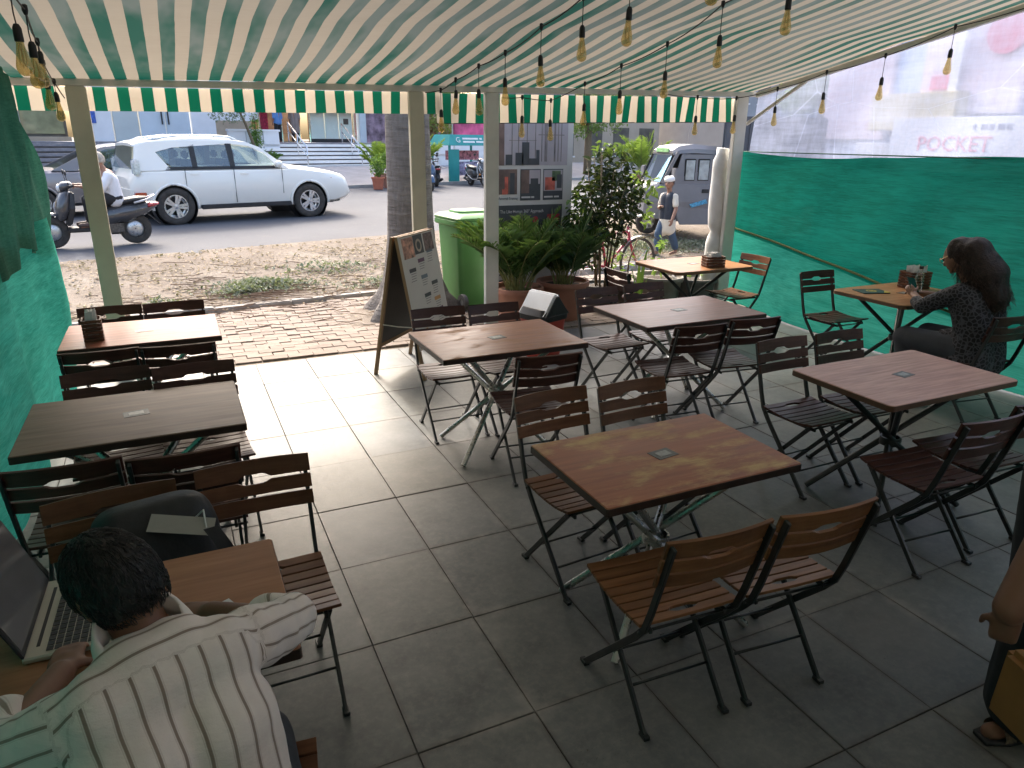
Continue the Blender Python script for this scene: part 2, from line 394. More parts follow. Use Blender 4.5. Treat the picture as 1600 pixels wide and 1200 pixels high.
def twig(x, y, L, a, r=.004):
    pts = [(x+math.cos(a)*L*k/4+random.uniform(-.02, .02)*L, y+math.sin(a)*L*k/4+random.uniform(-.03, .03)*L, (ground_z(x, y) if y > kerb_y(x) else .015)+.028+random.uniform(0, .015)) for k in range(5)]
    mb.tube(pts, [r, r, r*.9, r*.7, r*.4], 4)
for i in range(420):
    x = random.uniform(-1., 3.6); y = kerb_y(x)+random.gauss(.2, .9)
    if y < 6.7: continue
    twig(x, y, random.uniform(.08, .4), random.uniform(-.6, .6)+random.choice((0, math.pi)), random.uniform(.002, .006))
for i in range(40): twig(random.gauss(-.55, .3), random.gauss(9.05, .12), random.uniform(.2, .5), random.uniform(0, 6.3), .006)
for i in range(24): twig(random.gauss(.7, .3), random.gauss(9.35, .15), random.uniform(.3, .8), random.uniform(-.7, .4), .007)
tag(mb.build('fallen_twigs', M_TWIG), 'thin fallen twigs scattered over the verge and pavers', 'twigs', kind='stuff')

# ================================================================== AWNING TENT
YB = 6.55
def zb(x): return 2.352+.0195*x
def slp(x): return .130+.0085*x
def roof_z(x, y): return zb(x)+slp(x)*(YB-y)
STR0, STRP = -.421, .1662
def stripe_mat(name, roof):
    b = N(name); c = b.n('ShaderNodeTexCoord'); sx = b.n('ShaderNodeSeparateXYZ', {0: c.outputs['Object']})
    wob = b.math('MULTIPLY', b.math('SUBTRACT', b.noise(b.coord(), 3., 3), .5), .008)
    ph = b.math('FRACT', b.math('ADD', b.math('MULTIPLY', b.math('ADD', b.math('SUBTRACT', sx.outputs[0], STR0), wob), 1/STRP), 40.))
    isg = b.math('LESS_THAN', ph, .5)
    v = b.coord(); n1 = b.noise(v, 1.1, 5, .6); n2 = b.noise(b.coord('Object', (1, 14, 1)), 7, 5, .6); wv = b.noise(b.coord('Object', (250, 250, 250)), 1., 2)
    cream = b.ramp(n1, [(.3, (.52, .455, .375)), (.7, (.62, .56, .475))])
    cream = b.mix(b.math('MULTIPLY', b.ramp(n2, [(.5, (0, 0, 0)), (.75, (1, 1, 1))]), .3), cream, (.45, .36, .25))
    if roof:
        # bleached coating: fresh green survives near the beam and in irregular streaks
        dist = b.math('SUBTRACT', YB, sx.outputs[1])
        edge = b.math('ADD', dist, b.math('MULTIPLY', b.math('SUBTRACT', n2, .5), .9))
        near = b.ramp(edge, [(.05, (0, 0, 0)), (.62, (1, 1, 1))])
        patch = b.ramp(b.noise(b.coord('Object', (1.1, .28, 1)), 1.6, 4, .6), [(.40, (0, 0, 0)), (.56, (1, 1, 1))])
        g = b.mix(b.math('MULTIPLY', near, b.math('MULTIPLY_ADD', patch, .85, .12)), (.010, .14, .10), (.245, .30, .28))
    else:
        g = b.ramp(n1, [(.3, (.0, .085, .048)), (.7, (.008, .13, .075))])
    col = b.mix(isg, cream, g)
    nm = b.bump(wv, .08, .001)
    d = b.pbsdf(color=col, rough=.75, normal=nm, spec=.2)
    tr = b.n('ShaderNodeBsdfTranslucent', {'Color': b.mix(isg, (.62, .54, .43), g)}).outputs[0]
    b.surf(b.n('ShaderNodeMixShader', {0: .135 if roof else .26, 1: d, 2: tr}).outputs[0]); return b.m
M_ROOF = stripe_mat('awning_roof_fabric', True); M_VAL = stripe_mat('awning_valance_fabric', False)
M_POST = mat('cream_painted_steel', (.60, .555, .43), .45, scale=4., var=.10, bump=.05)
M_POSTW = mat('white_painted_steel', (.66, .64, .58), .45, scale=4., var=.10, bump=.05)
aw = empty('awning', (0, 0, 0), 0, 'green and cream striped canvas awning roof over the terrace', 'awning')
def roofn(u, v):
    x = -1.06+u*7.1; y = YB+.02-v*8.3
    sag = -.022*math.sin(math.pi*((y+20) % 1.55)/1.55)*min(1, (YB-y)*2)+.006*math.sin(x*2.1+y)
    return (x, y, roof_z(x, y)+sag)
MB().grid(90, 90, roofn).build('canopy', M_ROOF, aw, smooth=True)
# front beam, rafters
MB().bar((-1.06, YB, zb(-1.06)-.028), (6.05, YB, zb(6.05)-.028), .06, .05).build('front_beam', M_POSTW, aw, bevel=.004)
for x in (-1.03, 6.03):
    MB().bar((x, YB-.06, roof_z(x, YB-.06)-.05), (x, -1.6, roof_z(x, -1.6)-.05), .05, .05).build('rafter', M_POSTW, aw, bevel=.004)
MB().bar((-1.0, -1.62, roof_z(-1, -1.62)-.05), (6.0, -1.62, roof_z(6, -1.62)-.05), .05, .05).build('rear_beam', M_POSTW, aw)
def valance(x0, x1, ztop, zbot0, zbot1, y, amp=.018, ph=0.):
    def fn(u, v):
        x = x0+u*(x1-x0); zt = ztop(x); z = zt+(zbot0+(zbot1-zbot0)*u-zt)*v
        return (x, y+(amp*math.sin(x*7.3+ph)+amp*.6*math.sin(x*17.+ph))*v, z)
    return MB().grid(int((x1-x0)*22), 4, fn)
valance(-1.05, 2.36, lambda x: zb(x)-.055, 2.108, 2.158, YB+.055).build('valance', M_VAL, aw, smooth=True)
valance(2.34, 6.0, lambda x: zb(x)-.060, 2.076, 2.155, YB+.095, .028, 1.).build('valance', M_VAL, aw, smooth=True)
hem = MB(); hem.tube([(2.34+i*.183, YB+.095+.028*math.sin((2.34+i*.183)*7.3+1)+.017*math.sin((2.34+i*.183)*17+1), 2.076+.079*i/20) for i in range(21)], .004, 5); hem.build('hem', mat('hem_tape', (.03, .03, .03), .7), aw)
MB().bar((5.98, YB, 2.13), (6.02, YB-.75, roof_z(6, YB-.75)-.07), .03, .03).build('brace', M_POSTW, aw, bevel=.003)
def post(x, label, m, w=.14, d=.06, y=YB, top=None):
    p = empty('awning_post', (x, y, 0), 0, label, 'post', 'painted steel posts under the awning beam')
    h = (top or zb(x)-.055)
    MB().box((0, 0, h/2), (w, d, h)).build('shaft', m, p, bevel=.006)
    MB().box((0, 0, .006), (w+.07, d+.09, .012)).build('base_plate', m, p, bevel=.002)
    return p
post(-.525, 'cream steel post standing behind the table with the wooden napkin holder', M_POST, .135)
post(2.115, 'cream steel post behind the folding menu board, in front of the tree trunk', M_POST, .135)
post(2.855, 'white steel post between the green wheelie bin and the potted palms', M_POSTW, .14)
post(5.875, 'white steel post at the end of the green netting beside the wrapped sheeting', M_POSTW, .16)

# ------------------------------------------------------------------ shade nets and plastic sheet
def netmat(name, a, bcol, trans=.45, hole=.12, vert=False):
    b = N(name); st = (1, 1, 1)
    v1 = b.coord('Object', (9, 1.2, 9) if not vert else (9, 9, 1.2)); v2 = b.coord('Object', (40, 3.5, 85)); v = b.coord()
    n1 = b.noise(v1, 1.6, 6, .7); n2 = b.noise(v2, 1.5, 4, .7); n3 = b.noise(v, .8, 4, .6)
    f = b.math('ADD', b.math('MULTIPLY', n1, .35), b.math('ADD', b.math('MULTIPLY', n2, .35), b.math('MULTIPLY', n3, .3)))
    c = b.ramp(f, [(.41, a), (.59, bcol)])
    d = b.pbsdf(color=c, rough=.9, spec=.05, normal=b.bump(b.math('ADD', b.math('MULTIPLY', n2, .3), n1), .5, .012))
    t = b.n('ShaderNodeBsdfTranslucent', {'Color': b.mix(.2, c, (.10, .55, .38))}).outputs[0]
    m1 = b.n('ShaderNodeMixShader', {0: trans, 1: d, 2: t}).outputs[0]
    tp = b.n('ShaderNodeBsdfTransparent', {'Color': (.55, .95, .8, 1)}).outputs[0]
    b.surf(b.n('ShaderNodeMixShader', {0: b.math('MULTIPLY', b.ramp(n2, [(.35, (0, 0, 0)), (.75, (1, 1, 1))]), hole), 1: m1, 2: tp}).outputs[0]); return b.m
M_NETD = netmat('shade_net_double', (.0, .125, .085), (.004, .27, .20), .34, .02)
M_NETL = netmat('shade_net_single', (.008, .21, .15), (.045, .41, .31), .40, .04)
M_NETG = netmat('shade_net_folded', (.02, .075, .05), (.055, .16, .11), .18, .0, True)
nr = empty('shade_netting', (6.08, 6.6, 0), 0, 'green shade netting hung along the side under the clear plastic sheet', 'netting')
def bulge(y, z): return .05*math.sin(y*1.3+.5)*math.sin(z*1.6)+.012*math.sin(y*5+z*3)
def split_z(y): return max(.0, 1.03-.47*min(1, max(0, (6.9-y)/3.2)) if y > 3.7 else .56-.05*(3.7-y))
def nur(u, v):
    y = 6.9-u*8.4; zt = 1.835+.02*math.sin(y*2.2)+(-.045*math.sin(math.pi*min(1, max(0, (6.9-y)/1.95))) if y > 4.95 else -.0); z = split_z(y)-.06+(zt-split_z(y)+.06)*v
    return (bulge(y, z)-.02, y-6.6, z)
MB().grid(120, 20, nur).build('upper_net', M_NETD, nr, smooth=True)
def nlr(u, v):
    y = 6.95-u*8.4; z = .015+(split_z(y)+.02-.015)*v; ex = .20*smooth01((y-5.3)/1.4)*(1-v)
    return (bulge(y, z)+.06+ex-.05*(1-v), y-6.6, z)
MB().grid(120, 14, nlr).build('lower_net', M_NETL, nr, smooth=True)
mb = MB(); mb.tube([(bulge(6.9-.2*i, split_z(6.9-.2*i))-.025, .3-.2*i, split_z(6.9-.2*i)-.02) for i in range(41)], .012, 6)
mb.build('net_hem', mat('olive_hem', (.10, .14, .05), .8), nr, smooth=True)
mb = MB(); mb.tube([(.09+.18*smooth01((y-5.3)/1.4), y-6.6, .02) for y in [6.9-.25*i for i in range(32)]], .022, 8)
mb.build('bottom_rail', mat('ochre_rail', (.36, .25, .09), .7, scale=12, var=.3), nr, smooth=True)
mb = MB(); mb.tube([(-.03, .3-.2*i, 1.835+.02*math.sin((6.9-.2*i)*2.2)) for i in range(11)][:1]+[(-.03, .3-.2*i, 1.838) for i in range(42)], .006, 6)
mb.build('top_rope', mat('rope', (.06, .14, .10), .8), nr)
# clear plastic sheet above the net
def plastic():
    b = N('clear_plastic_sheet'); v = b.coord('Object', (1, 1, 1)); n1 = b.noise(b.coord('Object', (1, .5, 5)), 2., 6, .65); n2 = b.noise(b.coord('Object', (1, 4, 1.2), (.5, 0, 0)), 3., 5, .7); n3 = b.noise(v, 1.2, 3)
    st = b.ramp(b.math('MULTIPLY_ADD', n1, .6, b.math('MULTIPLY', n2, .4)), [(.38, (.40, .40, .40)), (.64, (.74, .74, .74))])
    cr = b.n('ShaderNodeTexVoronoi', {'Vector': b.coord('Object', (.2, .55, 1.1), (.35, 0, 0)), 'Scale': 1.5}, feature='DISTANCE_TO_EDGE').outputs['Distance']
    crease = b.ramp(cr, [(.0, (1, 1, 1)), (.007, (0, 0, 0))])
    wt = b.math('MINIMUM', b.math('ADD', st, b.math('MULTIPLY', crease, .22)), .9)
    col = (.74, .80, .96, 1)
    t = b.n('ShaderNodeBsdfTranslucent', {'Color': col}).outputs[0]
    d = b.pbsdf(color=(.74, .79, .92), rough=.3, spec=.5, normal=b.bump(b.math('ADD', n1, crease), .3, .01))
    milk = b.n('ShaderNodeMixShader', {0: .25, 1: t, 2: d}).outputs[0]
    tp = b.n('ShaderNodeBsdfTransparent', {'Color': (.90, .91, .97, 1)}).outputs[0]
    b.surf(b.n('ShaderNodeMixShader', {0: wt, 1: tp, 2: milk}).outputs[0]); return b.m
def plf(u, v):
    y = 6.62-u*8.2; zt = roof_z(6.0, y)-.03; z = 1.78+(zt-1.78)*v
    return (.03*math.sin(y*1.7+z)+.012*math.sin(y*6+z*5), y-6.6, z)
pl = MB().grid(110, 24, plf).build('plastic_sheet', plastic(), smooth=True, loc=(6.13, 6.6, 0))
tag(pl, 'clear creased plastic sheet hung between the green netting and awning edge', 'plastic sheet')
# sheeting bundled around the corner post
M_WRAP = mat('white_wrap', (.66, .66, .65), .55, scale=7, var=.12, bump=.6, bscale=14)
mb = MB(); pts = []; rs = []
for i in range(26):
    z = .06+i*.0725; pts.append((5.835+.02*math.sin(z*3.1)-.02*(z < .9), 6.70+.015*math.sin(z*5), z)); rs.append(.102+.012*math.sin(z*7)+(-.022 if abs(z-.93) < .05 else 0)+(.02 if z < .85 else 0)-(.03 if z > 1.78 else 0))
mb.tube(pts, rs, 14)
tag(mb.build('wrapped_sheeting', M_WRAP, smooth=True), 'pale plastic sheeting rolled and tied around the corner post', 'rolled sheeting')
# left netting: bright lower sheet, dark gathered curtain above
nl = empty('shade_netting', (-.92, 6.5, 0), 0, 'green shade netting beside the tables, gathered into a dark curtain above', 'netting')
def nll(u, v):
    y = 6.52-u*8.0+.05*math.sin(v*9)*(1-u)*.3; z = .0+v*(1.36-.02*u)
    yy = y+(.05*math.sin(z*4.)+.03*math.sin(z*11)) * (1 if u < .01 else 0)
    fold = .035*math.sin(y*3.1+z*.6)+.016*math.sin(y*8.2)+.05*smooth01((y-5.2)/1.2)*math.sin(z*2.0)
    return (fold+.0, yy-6.5, z)
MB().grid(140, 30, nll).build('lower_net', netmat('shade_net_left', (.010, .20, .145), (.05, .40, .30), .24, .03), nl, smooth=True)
def nul(u, v):
    y = 6.58-.35*v*v-u*7.6; z = 1.22+.14*math.sin(u*2.0)-.30*u*0+v*(roof_z(-.9, y)-.07-1.22-.14*math.sin(u*2.0))
    drape = .055*math.sin(y*9+1.8*math.sin(z*2))*(1-.3*v)+.03*math.sin(y*21+z*2)
    belly = .10*math.sin(math.pi*min(1, max(0, (1-v))))
    return (.035+.55*drape+belly*.25*(1-u), y-6.5, z-.12*math.sin(math.pi*((y*.55) % 1))*(1-v))
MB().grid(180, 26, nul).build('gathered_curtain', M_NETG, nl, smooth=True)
mb = MB(); mb.tube([(0.02+.01*math.sin(z*9), .03+.04*math.sin(z*4.)+.03*math.sin(z*11), z) for z in [i*.06 for i in range(27)]], .008, 6); mb.build('net_edge_cord', mat('net_cord', (.0, .16, .10), .8), nl)
# unseen wall behind the camera, added to block rear light and bounce fill
M_WALL = mat('bounce_wall', (.70, .68, .64), .85, scale=2.5, var=.08, bump=.15)
cw = MB().box((2.5, -1.85, 1.7), (8.4, .3, 3.6)).build('wall', M_WALL); tag(cw, kind='structure')

# ================================================================== TABLES
M_STEELB = mat('black_powder_steel', (.016, .020, .020), .38, metal=.0, scale=12, var=.3, spec=.6)
M_CHROME = mat('steel_tube', (.55, .54, .50), .28, metal=1., scale=15, var=.12)
M_EDGE = mat('table_edge', (.035, .018, .012), .5, scale=20, var=.3)
def slab_rounded(mb, lx, ly, z0, z1, rad=.006, seg=3):
    poly = []
    for (cx, cy, a0) in ((lx/2-rad, ly/2-rad, 0), (-lx/2+rad, ly/2-rad, 90), (-lx/2+rad, -ly/2+rad, 180), (lx/2-rad, -ly/2+rad, 270)):
        for k in range(seg+1): a = R(a0+90*k/seg); poly.append((cx+rad*math.cos(a), cy+rad*math.sin(a)))
    mb.prism(poly, z1-z0, Matrix.Translation((0, 0, z0)))
M_LABEL = mat('printed_sticker', (.30, .31, .29), .4, scale=40, var=.35)
M_LABELD = mat('printed_sticker_dark', (.07, .075, .07), .4, scale=70, var=.5)
def table(x0, x1, y0, y1, label, top, legs, rad=.006, th=.032, z=.75, edge=None, rz=0., sticker=True):
    lx, ly = x1-x0, y1-y0; t = empty('cafe_table', ((x0+x1)/2, (y0+y1)/2, 0), rz, label, 'table', 'cafe tables on the terrace')
    mb = MB(); slab_rounded(mb, lx, ly, z-th, z, rad, 1 if rad < .01 else 5); mb.build('table_top', top, t, bevel=.003)
    if edge:
        mb = MB(); slab_rounded(mb, lx+.004, ly+.004, z-th-.002, z-.004, rad, 1 if rad < .01 else 5); mb.build('edge_band', edge, t, bevel=.001)
    dx, dy, zr = min(.30, lx*.34), min(.20, ly*.34), .36; m = legs
    for k, (sx, sy) in enumerate(((1, 1), (-1, 1), (-1, -1), (1, -1))):
        off = Vector((-sy, sx, 0)).normalized()*.024
        a = Vector((sx*dx, sy*dy, z-th-.012)); b = Vector((-sx*dx*1.05, -sy*dy*1.25, .012))
        f = (zr-a.z)/(b.z-a.z); c = a+(b-a)*f
        a2, b2 = a+off, b+off
        MB().tube([a2, b2], .0165, 10).build('leg', m, t, smooth='auto')
    mb = MB(); mb.lathe([(.046, zr-.022), (.056, zr-.022), (.056, zr+.022), (.046, zr+.022), (.046, zr-.022)], 20, cap=False); mb.build('collar', m, t, smooth='auto')
    mb = MB(); mb.bar((-dx, -dy, z-th-.008), (dx, dy, z-th-.008), .03, .012); mb.bar((-dx, dy, z-th-.021), (dx, -dy, z-th-.021), .03, .012); mb.build('top_bracket', m, t)
    if sticker:
        s = MB().box((0, 0, z+.0008), (.105, .075, .0016)).build('sticker', M_LABELD, t, rot=None); s.location = (.0, 0, 0); s.rotation_euler = (0, 0, R(8))
        MB().box((0, 0, z+.0021), (.062, .040, .0009)).build('sticker_panel', M_LABEL, s)
    return t
W_C = woodmat('wood_worn', (0.324, 0.109, 0.050), (0.228, 0.071, 0.033), (0.418, 0.158, 0.076), 0, .38, 1.25, (.60, .43, .21))
W_M = woodmat('wood_brown', (0.312, 0.123, 0.059), (0.220, 0.081, 0.038), (0.397, 0.168, 0.083), 0, .38, .45, (.40, .26, .13))
W_F = woodmat('wood_redbrown', (0.281, 0.108, 0.073), (0.211, 0.075, 0.051), (0.351, 0.144, 0.100), 0, .33)
W_R = woodmat('wood_pink_veneer', (0.485, 0.263, 0.203), (0.347, 0.178, 0.131), (0.647, 0.391, 0.307), 0, .36, gscale=1.4)
W_L2 = woodmat('wood_greybrown', (.150, .092, .060), (.105, .062, .040), (.20, .130, .088), 0, .46)
W_L1 = woodmat('wood_red', (0.300, 0.103, 0.067), (0.195, 0.061, 0.038), (0.450, 0.182, 0.123), 0, .33)
W_O = woodmat('wood_orange', (0.456, 0.221, 0.102), (0.318, 0.139, 0.059), (0.593, 0.313, 0.155), 0, .34)
W_MAN = woodmat('wood_plain', (0.364, 0.164, 0.084), (0.273, 0.117, 0.059), (0.455, 0.219, 0.118), 0, .36)
table(1.225, 2.13, 1.81, 2.40, 'table with patchy worn brown top on chrome legs, three open chairs facing it', W_C, M_CHROME, edge=M_EDGE)['label'] = 'brown table with pale scuffed wear patches all over its top'
table(3.02, 4.02, 2.10, 2.74, 'pinkish veneer table with rounded corners on black legs', W_R, M_STEELB, .03, .03, edge=mat('edge_brown', (.12, .06, .035), .5))
table(1.30, 2.262, 3.66, 4.33, 'brown wooden table on steel legs between menu board and red bin', W_M, M_CHROME, edge=M_EDGE)
table(2.82, 3.885, 3.82, 4.52, 'plain red-brown table in front of the potted palms', W_F, M_CHROME, edge=M_EDGE)
table(4.33, 5.30, 5.45, 6.20, 'orange-brown table with rounded corners holding a napkin crate', W_O, M_STEELB, .06, .03, edge=mat('edge_orange', (.17, .085, .04), .5))
table(5.07, 5.98, 3.58, 4.30, 'light striped-grain table against the netting where the woman sits', W_O, M_STEELB, .07, .03, edge=mat('edge_walnut', (.15, .085, .05), .5))
table(-.71, .188, 4.72, 5.36, 'glossy reddish table with slatted napkin holder, beside the brick paving', W_L1, M_CHROME, edge=M_EDGE)
table(-.705, .18, 3.12, 3.764, 'bare grey-brown table pushed against the green netting', W_L2, M_CHROME, edge=M_EDGE)
table(-.75, .152, 1.53, 2.088, 'plain brown table with the open laptop on it', W_MAN, M_CHROME, edge=M_EDGE)

# ================================================================== CHAIRS
def wood_chair(name, base, dk, lt, rough=.36): return woodmat(name, base, dk, lt, 0, rough, gscale=1.3, rnd=.18)
CW = {'dark': wood_chair('chair_wood_dark', (0.068, 0.027, 0.020), (0.042, 0.016, 0.012), (0.098, 0.043, 0.030)),
      'mid': wood_chair('chair_wood_mid', (0.143, 0.060, 0.029), (0.096, 0.038, 0.018), (0.198, 0.088, 0.043)),
      'light': wood_chair('chair_wood_light', (0.212, 0.094, 0.039), (0.144, 0.059, 0.025), (0.279, 0.134, 0.061))}
HX = .185
def strip(mb, xs, lo, hi, th, place):
    """slat from outline lo(x)..hi(x); place(x, w, k) gives the 3D point, k = 0 / 1 for the two faces"""
    n = len(xs); vs = []
    for x in xs:
        for w in (lo(x), hi(x)):
            for k in (0, 1): vs.append(place(x, w, k*th))
    fs = []
    for i in range(n-1):
        a = 4*i; b = a+4
        fs += [(a, a+2, b+2, b), (a+1, b+1, b+3, a+3), (a, b, b+1, a+1), (a+2, a+3, b+3, b+2)]
    fs += [(0, 1, 3, 2), (4*n-4, 4*n-2, 4*n-1, 4*n-3)]
    mb.add(vs, fs)
def notch(x, half, depth): return depth*max(0, min(1, (half-abs(x))/.018))
XS = [-.20, -.15, -.10, -.062, -.05, -.044, -.03, 0, .03, .044, .05, .062, .10, .15, .20]
BK0, BK1 = Vector((0, -.205, .52)), Vector((0, -.285, .815)); BKD = (BK1-BK0).normalized(); BKN = Vector((0, BKD.z, -BKD.y))
def back_place(x, w, k):
    p = BK0+BKD*w; return tuple(p+BKN*(k+.008-.022*(1-(x/.2)**2))+Vector((x, 0, 0)))
def seat_prof(y): return .452-.016*math.sin(math.pi*(y+.17)/.375)+.008*max(0, (y-.12)/.085)
def make_meshes(wood):
    M = {}; L = (BK1-BK0).length; me = []
    rng = [(L-.066, L), (L-.128, L-.076), (L-.192, L-.138)]
    nlo = [lambda x: rng[0][0]+notch(x, .056, .016), lambda x: rng[1][0], lambda x: rng[2][0]]
    nhi = [lambda x: rng[0][1]+.006*(1-(x/.2)**2), lambda x: rng[1][1]-notch(x, .056, .012), lambda x: rng[2][1]]
    for i in range(3):
        mb = MB(); strip(mb, XS, nlo[i], nhi[i], .013, back_place); me.append(('back_slat', mb.mesh('back_slat', wood, False, .0012, True)))
    n = 8; d = .375/n
    for i in range(n):
        y0 = -.17+d*i+.0035; y1 = y0+d-.007; mb = MB()
        lo = (lambda x, a=y0: a) if i != 1 else (lambda x, a=y0: a)
        hi = (lambda x, a=y1: a) if i != 0 else (lambda x, a=y1: a-notch(x, .056, .014))
        if i == 1: lo = lambda x, a=y0: a+notch(x, .056, .012)
        strip(mb, XS, lo, hi, .013, lambda x, w, k: (x, w, seat_prof(w)-k-.004*(1-(x/.2)**2)))
        me.append(('seat_slat', mb.mesh('seat_slat', wood, False, .0015, True)))
    return me
CHM = {k: make_meshes(v) for k, v in CW.items()}
def frame_meshes():
    out = []
    for s in (-1, 1):
        mb = MB(); x = s*HX
        path = [(x, .205, .004), (x, -.13, .375), (x, -.175, .435), (x, -.205, .52), (x, -.285, .80)]
        for a, b in zip(path[:-1], path[1:]):
            d = (Vector(b)-Vector(a)).normalized()*.006; mb.bar(Vector(a)-d*(a != path[0]), Vector(b)+d, .013, .026, (0, 1, .3))
        mb.box((x, .205, .008), (.022, .04, .016)); out.append(('back_leg', mb.mesh('back_leg', M_STEELB, False, .002)))
        mb = MB(); x = s*(HX-.019); mb.bar((x, -.20, .004), (x, .165, .425), .013, .024, (0, 1, .3)); mb.box((x, -.20, .008), (.024, .04, .016)); out.append(('front_leg', mb.mesh('front_leg', M_STEELB, False, .002)))
        mb = MB(); mb.bar((s*.150, -.165, .408), (s*.150, .19, .414), .012, .018); out.append(('seat_rail', mb.mesh('seat_rail', M_STEELB, False, .0015)))
    def pt(a, b, z): a, b = Vector(a), Vector(b); f = (z-a.z)/(b.z-a.z); return a+(b-a)*f
    for (hw, a, b, z) in ((HX, (0, .205, .004), (0, -.13, .375), .12), (HX-.019, (0, -.20, .004), (0, .165, .425), .13), (HX+.012, (0, -.13, .375), (0, -.175, .435), .41), (HX-.012, (0, -.20, .004), (0, .165, .425), .40)):
        p = pt(a, b, z); mb = MB().tube([(-hw, p.y, p.z), (hw, p.y, p.z)], .0055, 8); out.append(('stretcher', mb.mesh('stretcher', M_STEELB, True)))
    return out
FRM = frame_meshes()
def chair(x, topy, face, wood, label, rz=0., name='folding_chair'):
    """face +1 looks to the street (+Y), -1 looks back to the cafe, or an angle in radians given in rz with face 0"""
    if face: a = (0 if face > 0 else math.pi)+rz; loc = (x, topy+.28*face, 0)
    else: a = rz; loc = (x, topy, 0)
    c = empty(name, loc, a, label, 'chair', 'slatted wooden folding chairs')
    for nm, me in CHM[wood]+FRM: inst(nm, me, c)
    return c
chair(1.42, 1.44, 1, 'light', 'honey brown folding chair on cafe side of the scuffed table, aisle end', R(-3))
chair(1.86, 1.41, 1, 'light', 'honey brown folding chair on cafe side of the scuffed table, pink table end', R(-5))
chair(1.54, 2.79, -1, 'mid', 'brown folding chair across the scuffed table, backrest toward street, aisle end', R(4))
chair(1.97, 2.76, -1, 'mid', 'brown folding chair across the scuffed table, backrest toward street, beside pink table', R(2))
chair(1.61, 4.66, -1, 'dark', 'dark folding chair right in front of the folding menu board', R(-1))
chair(2.03, 4.62, -1, 'dark', 'dark folding chair in front of the green wheelie bin', R(1))
chair(1.83, 3.31, 1, 'dark', 'dark folding chair alone on the cafe side of the table beside the menu board', R(-6))
chair(3.04, 4.83, -1, 'dark', 'dark folding chair with shiny backrest in front of the palm pots, by the red bin', R(3))
chair(3.51, 4.86, -1, 'dark', 'dark folding chair with shiny backrest beside the napkin crate table', R(1))
chair(3.05, 3.51, 1, 'dark', 'dark reddish folding chair on cafe side of the plain red-brown table, next to the aisle', R(-5))
chair(3.53, 3.52, 1, 'dark', 'dark folding chair on cafe side of the plain red-brown table, toward the netting', R(-7))
chair(3.92, 5.48, 0, 'dark', 'dark folding chair side-on between the palm pots and napkin crate table', R(-88))
chair(5.24, 5.66, 0, 'mid', 'brown folding chair side-on against the netting at the napkin crate table', R(93))
chair(5.36, 4.74, -1, 'dark', 'empty dark folding chair facing the woman across her table', R(-2))
chair(5.27, 2.85, 1, 'dark', 'dark folding chair the woman is sitting on', R(-8))
chair(3.27, 3.07, -1, 'dark', 'dark folding chair behind the pink table on its street side, next to aisle', R(1))
chair(3.73, 3.06, -1, 'dark', 'dark folding chair behind the pink table on its street side, toward netting', R(-1))
chair(3.16, 1.69, 1, 'dark', 'dark red folding chair on cafe side of the pink table, nearest the scuffed table', R(-4))
chair(3.60, 1.73, 1, 'dark', 'dark folding chair at the cafe side of the pink table, toward the netting', R(-4))
chair(-.475, 5.57, -1, 'dark', 'dark folding chair in front of the cream post, behind the napkin holder')
chair(-.06, 5.56, -1, 'dark', 'dark folding chair at the reddish table with its back to the brick paving, aisle end', R(2))
chair(-.46, 4.37, 1, 'dark', 'dark folding chair at the cafe side of the reddish table, against the netting', R(-1))
chair(-.05, 4.33, 1, 'dark', 'dark folding chair at the cafe side of the reddish table, next to the aisle', R(-3))
chair(-.385, 3.98, -1, 'dark', 'dark folding chair at the street side of the bare grey-brown table, against the netting', R(5))
chair(.015, 3.92, -1, 'dark', 'dark folding chair at the street side of the bare grey-brown table, aisle end', R(3))
chair(-.475, 2.79, 1, 'dark', 'dark folding chair at the cafe side of the bare grey-brown table, against the netting', R(-2))
chair(-.07, 2.73, 1, 'dark', 'dark folding chair at the cafe side of the bare grey-brown table, aisle end', R(-1))
chair(-.28, 2.50, -1, 'mid', 'brown folding chair holding the black backpack', R(6))
chair(.15, 2.55, -1, 'mid', 'empty brown folding chair beside the one holding the backpack')
chair(-.06, 1.08, 1, 'mid', 'brown folding chair under the man at the laptop', R(-8))

# ================================================================== VEHICLES
M_TYRE = mat('tyre_rubber', (.055, .048, .042), .85, scale=14, var=.3, bump=.3)
M_RIM = mat('alloy_rim', (.55, .56, .57), .3, metal=.7, scale=8, var=.1)
M_BLACK = mat('black_plastic', (.02, .02, .022), .5, scale=9, var=.3)
M_DARKIN = mat('car_interior', (.035, .033, .035), .8, scale=6, var=.3)
M_CHR = mat('bright_chrome', (.7, .7, .7), .12, metal=1., var=.05)
M_LAMP = mat('lamp_glass', (.62, .64, .66), .12, var=.25, scale=25, coat=1.)
M_AMBER = mat('amber_lens', (.65, .22, .03), .2, coat=1.); M_REDL = mat('red_lens', (.42, .015, .02), .2, coat=1.)
def paint(name, col, rough=.3, metal=0.):
    b = N(name); v = b.coord(); n = b.noise(v, 2.5, 5); g = b.n('ShaderNodeNewGeometry'); z = b.n('ShaderNodeSeparateXYZ', {0: b.coord()}).outputs[2]
    dust = b.math('MULTIPLY', b.ramp(z, [(.25, (1, 1, 1)), (.75, (0, 0, 0))]), b.math('MULTIPLY_ADD', n, .5, .15))
    c = b.mix(dust, col, (.36, .31, .25)); b.surf(b.pbsdf(color=c, rough=b.math('MULTIPLY_ADD', dust, .4, rough), metal=metal, coat=.7, **{'Coat Roughness': .08})); return b.m
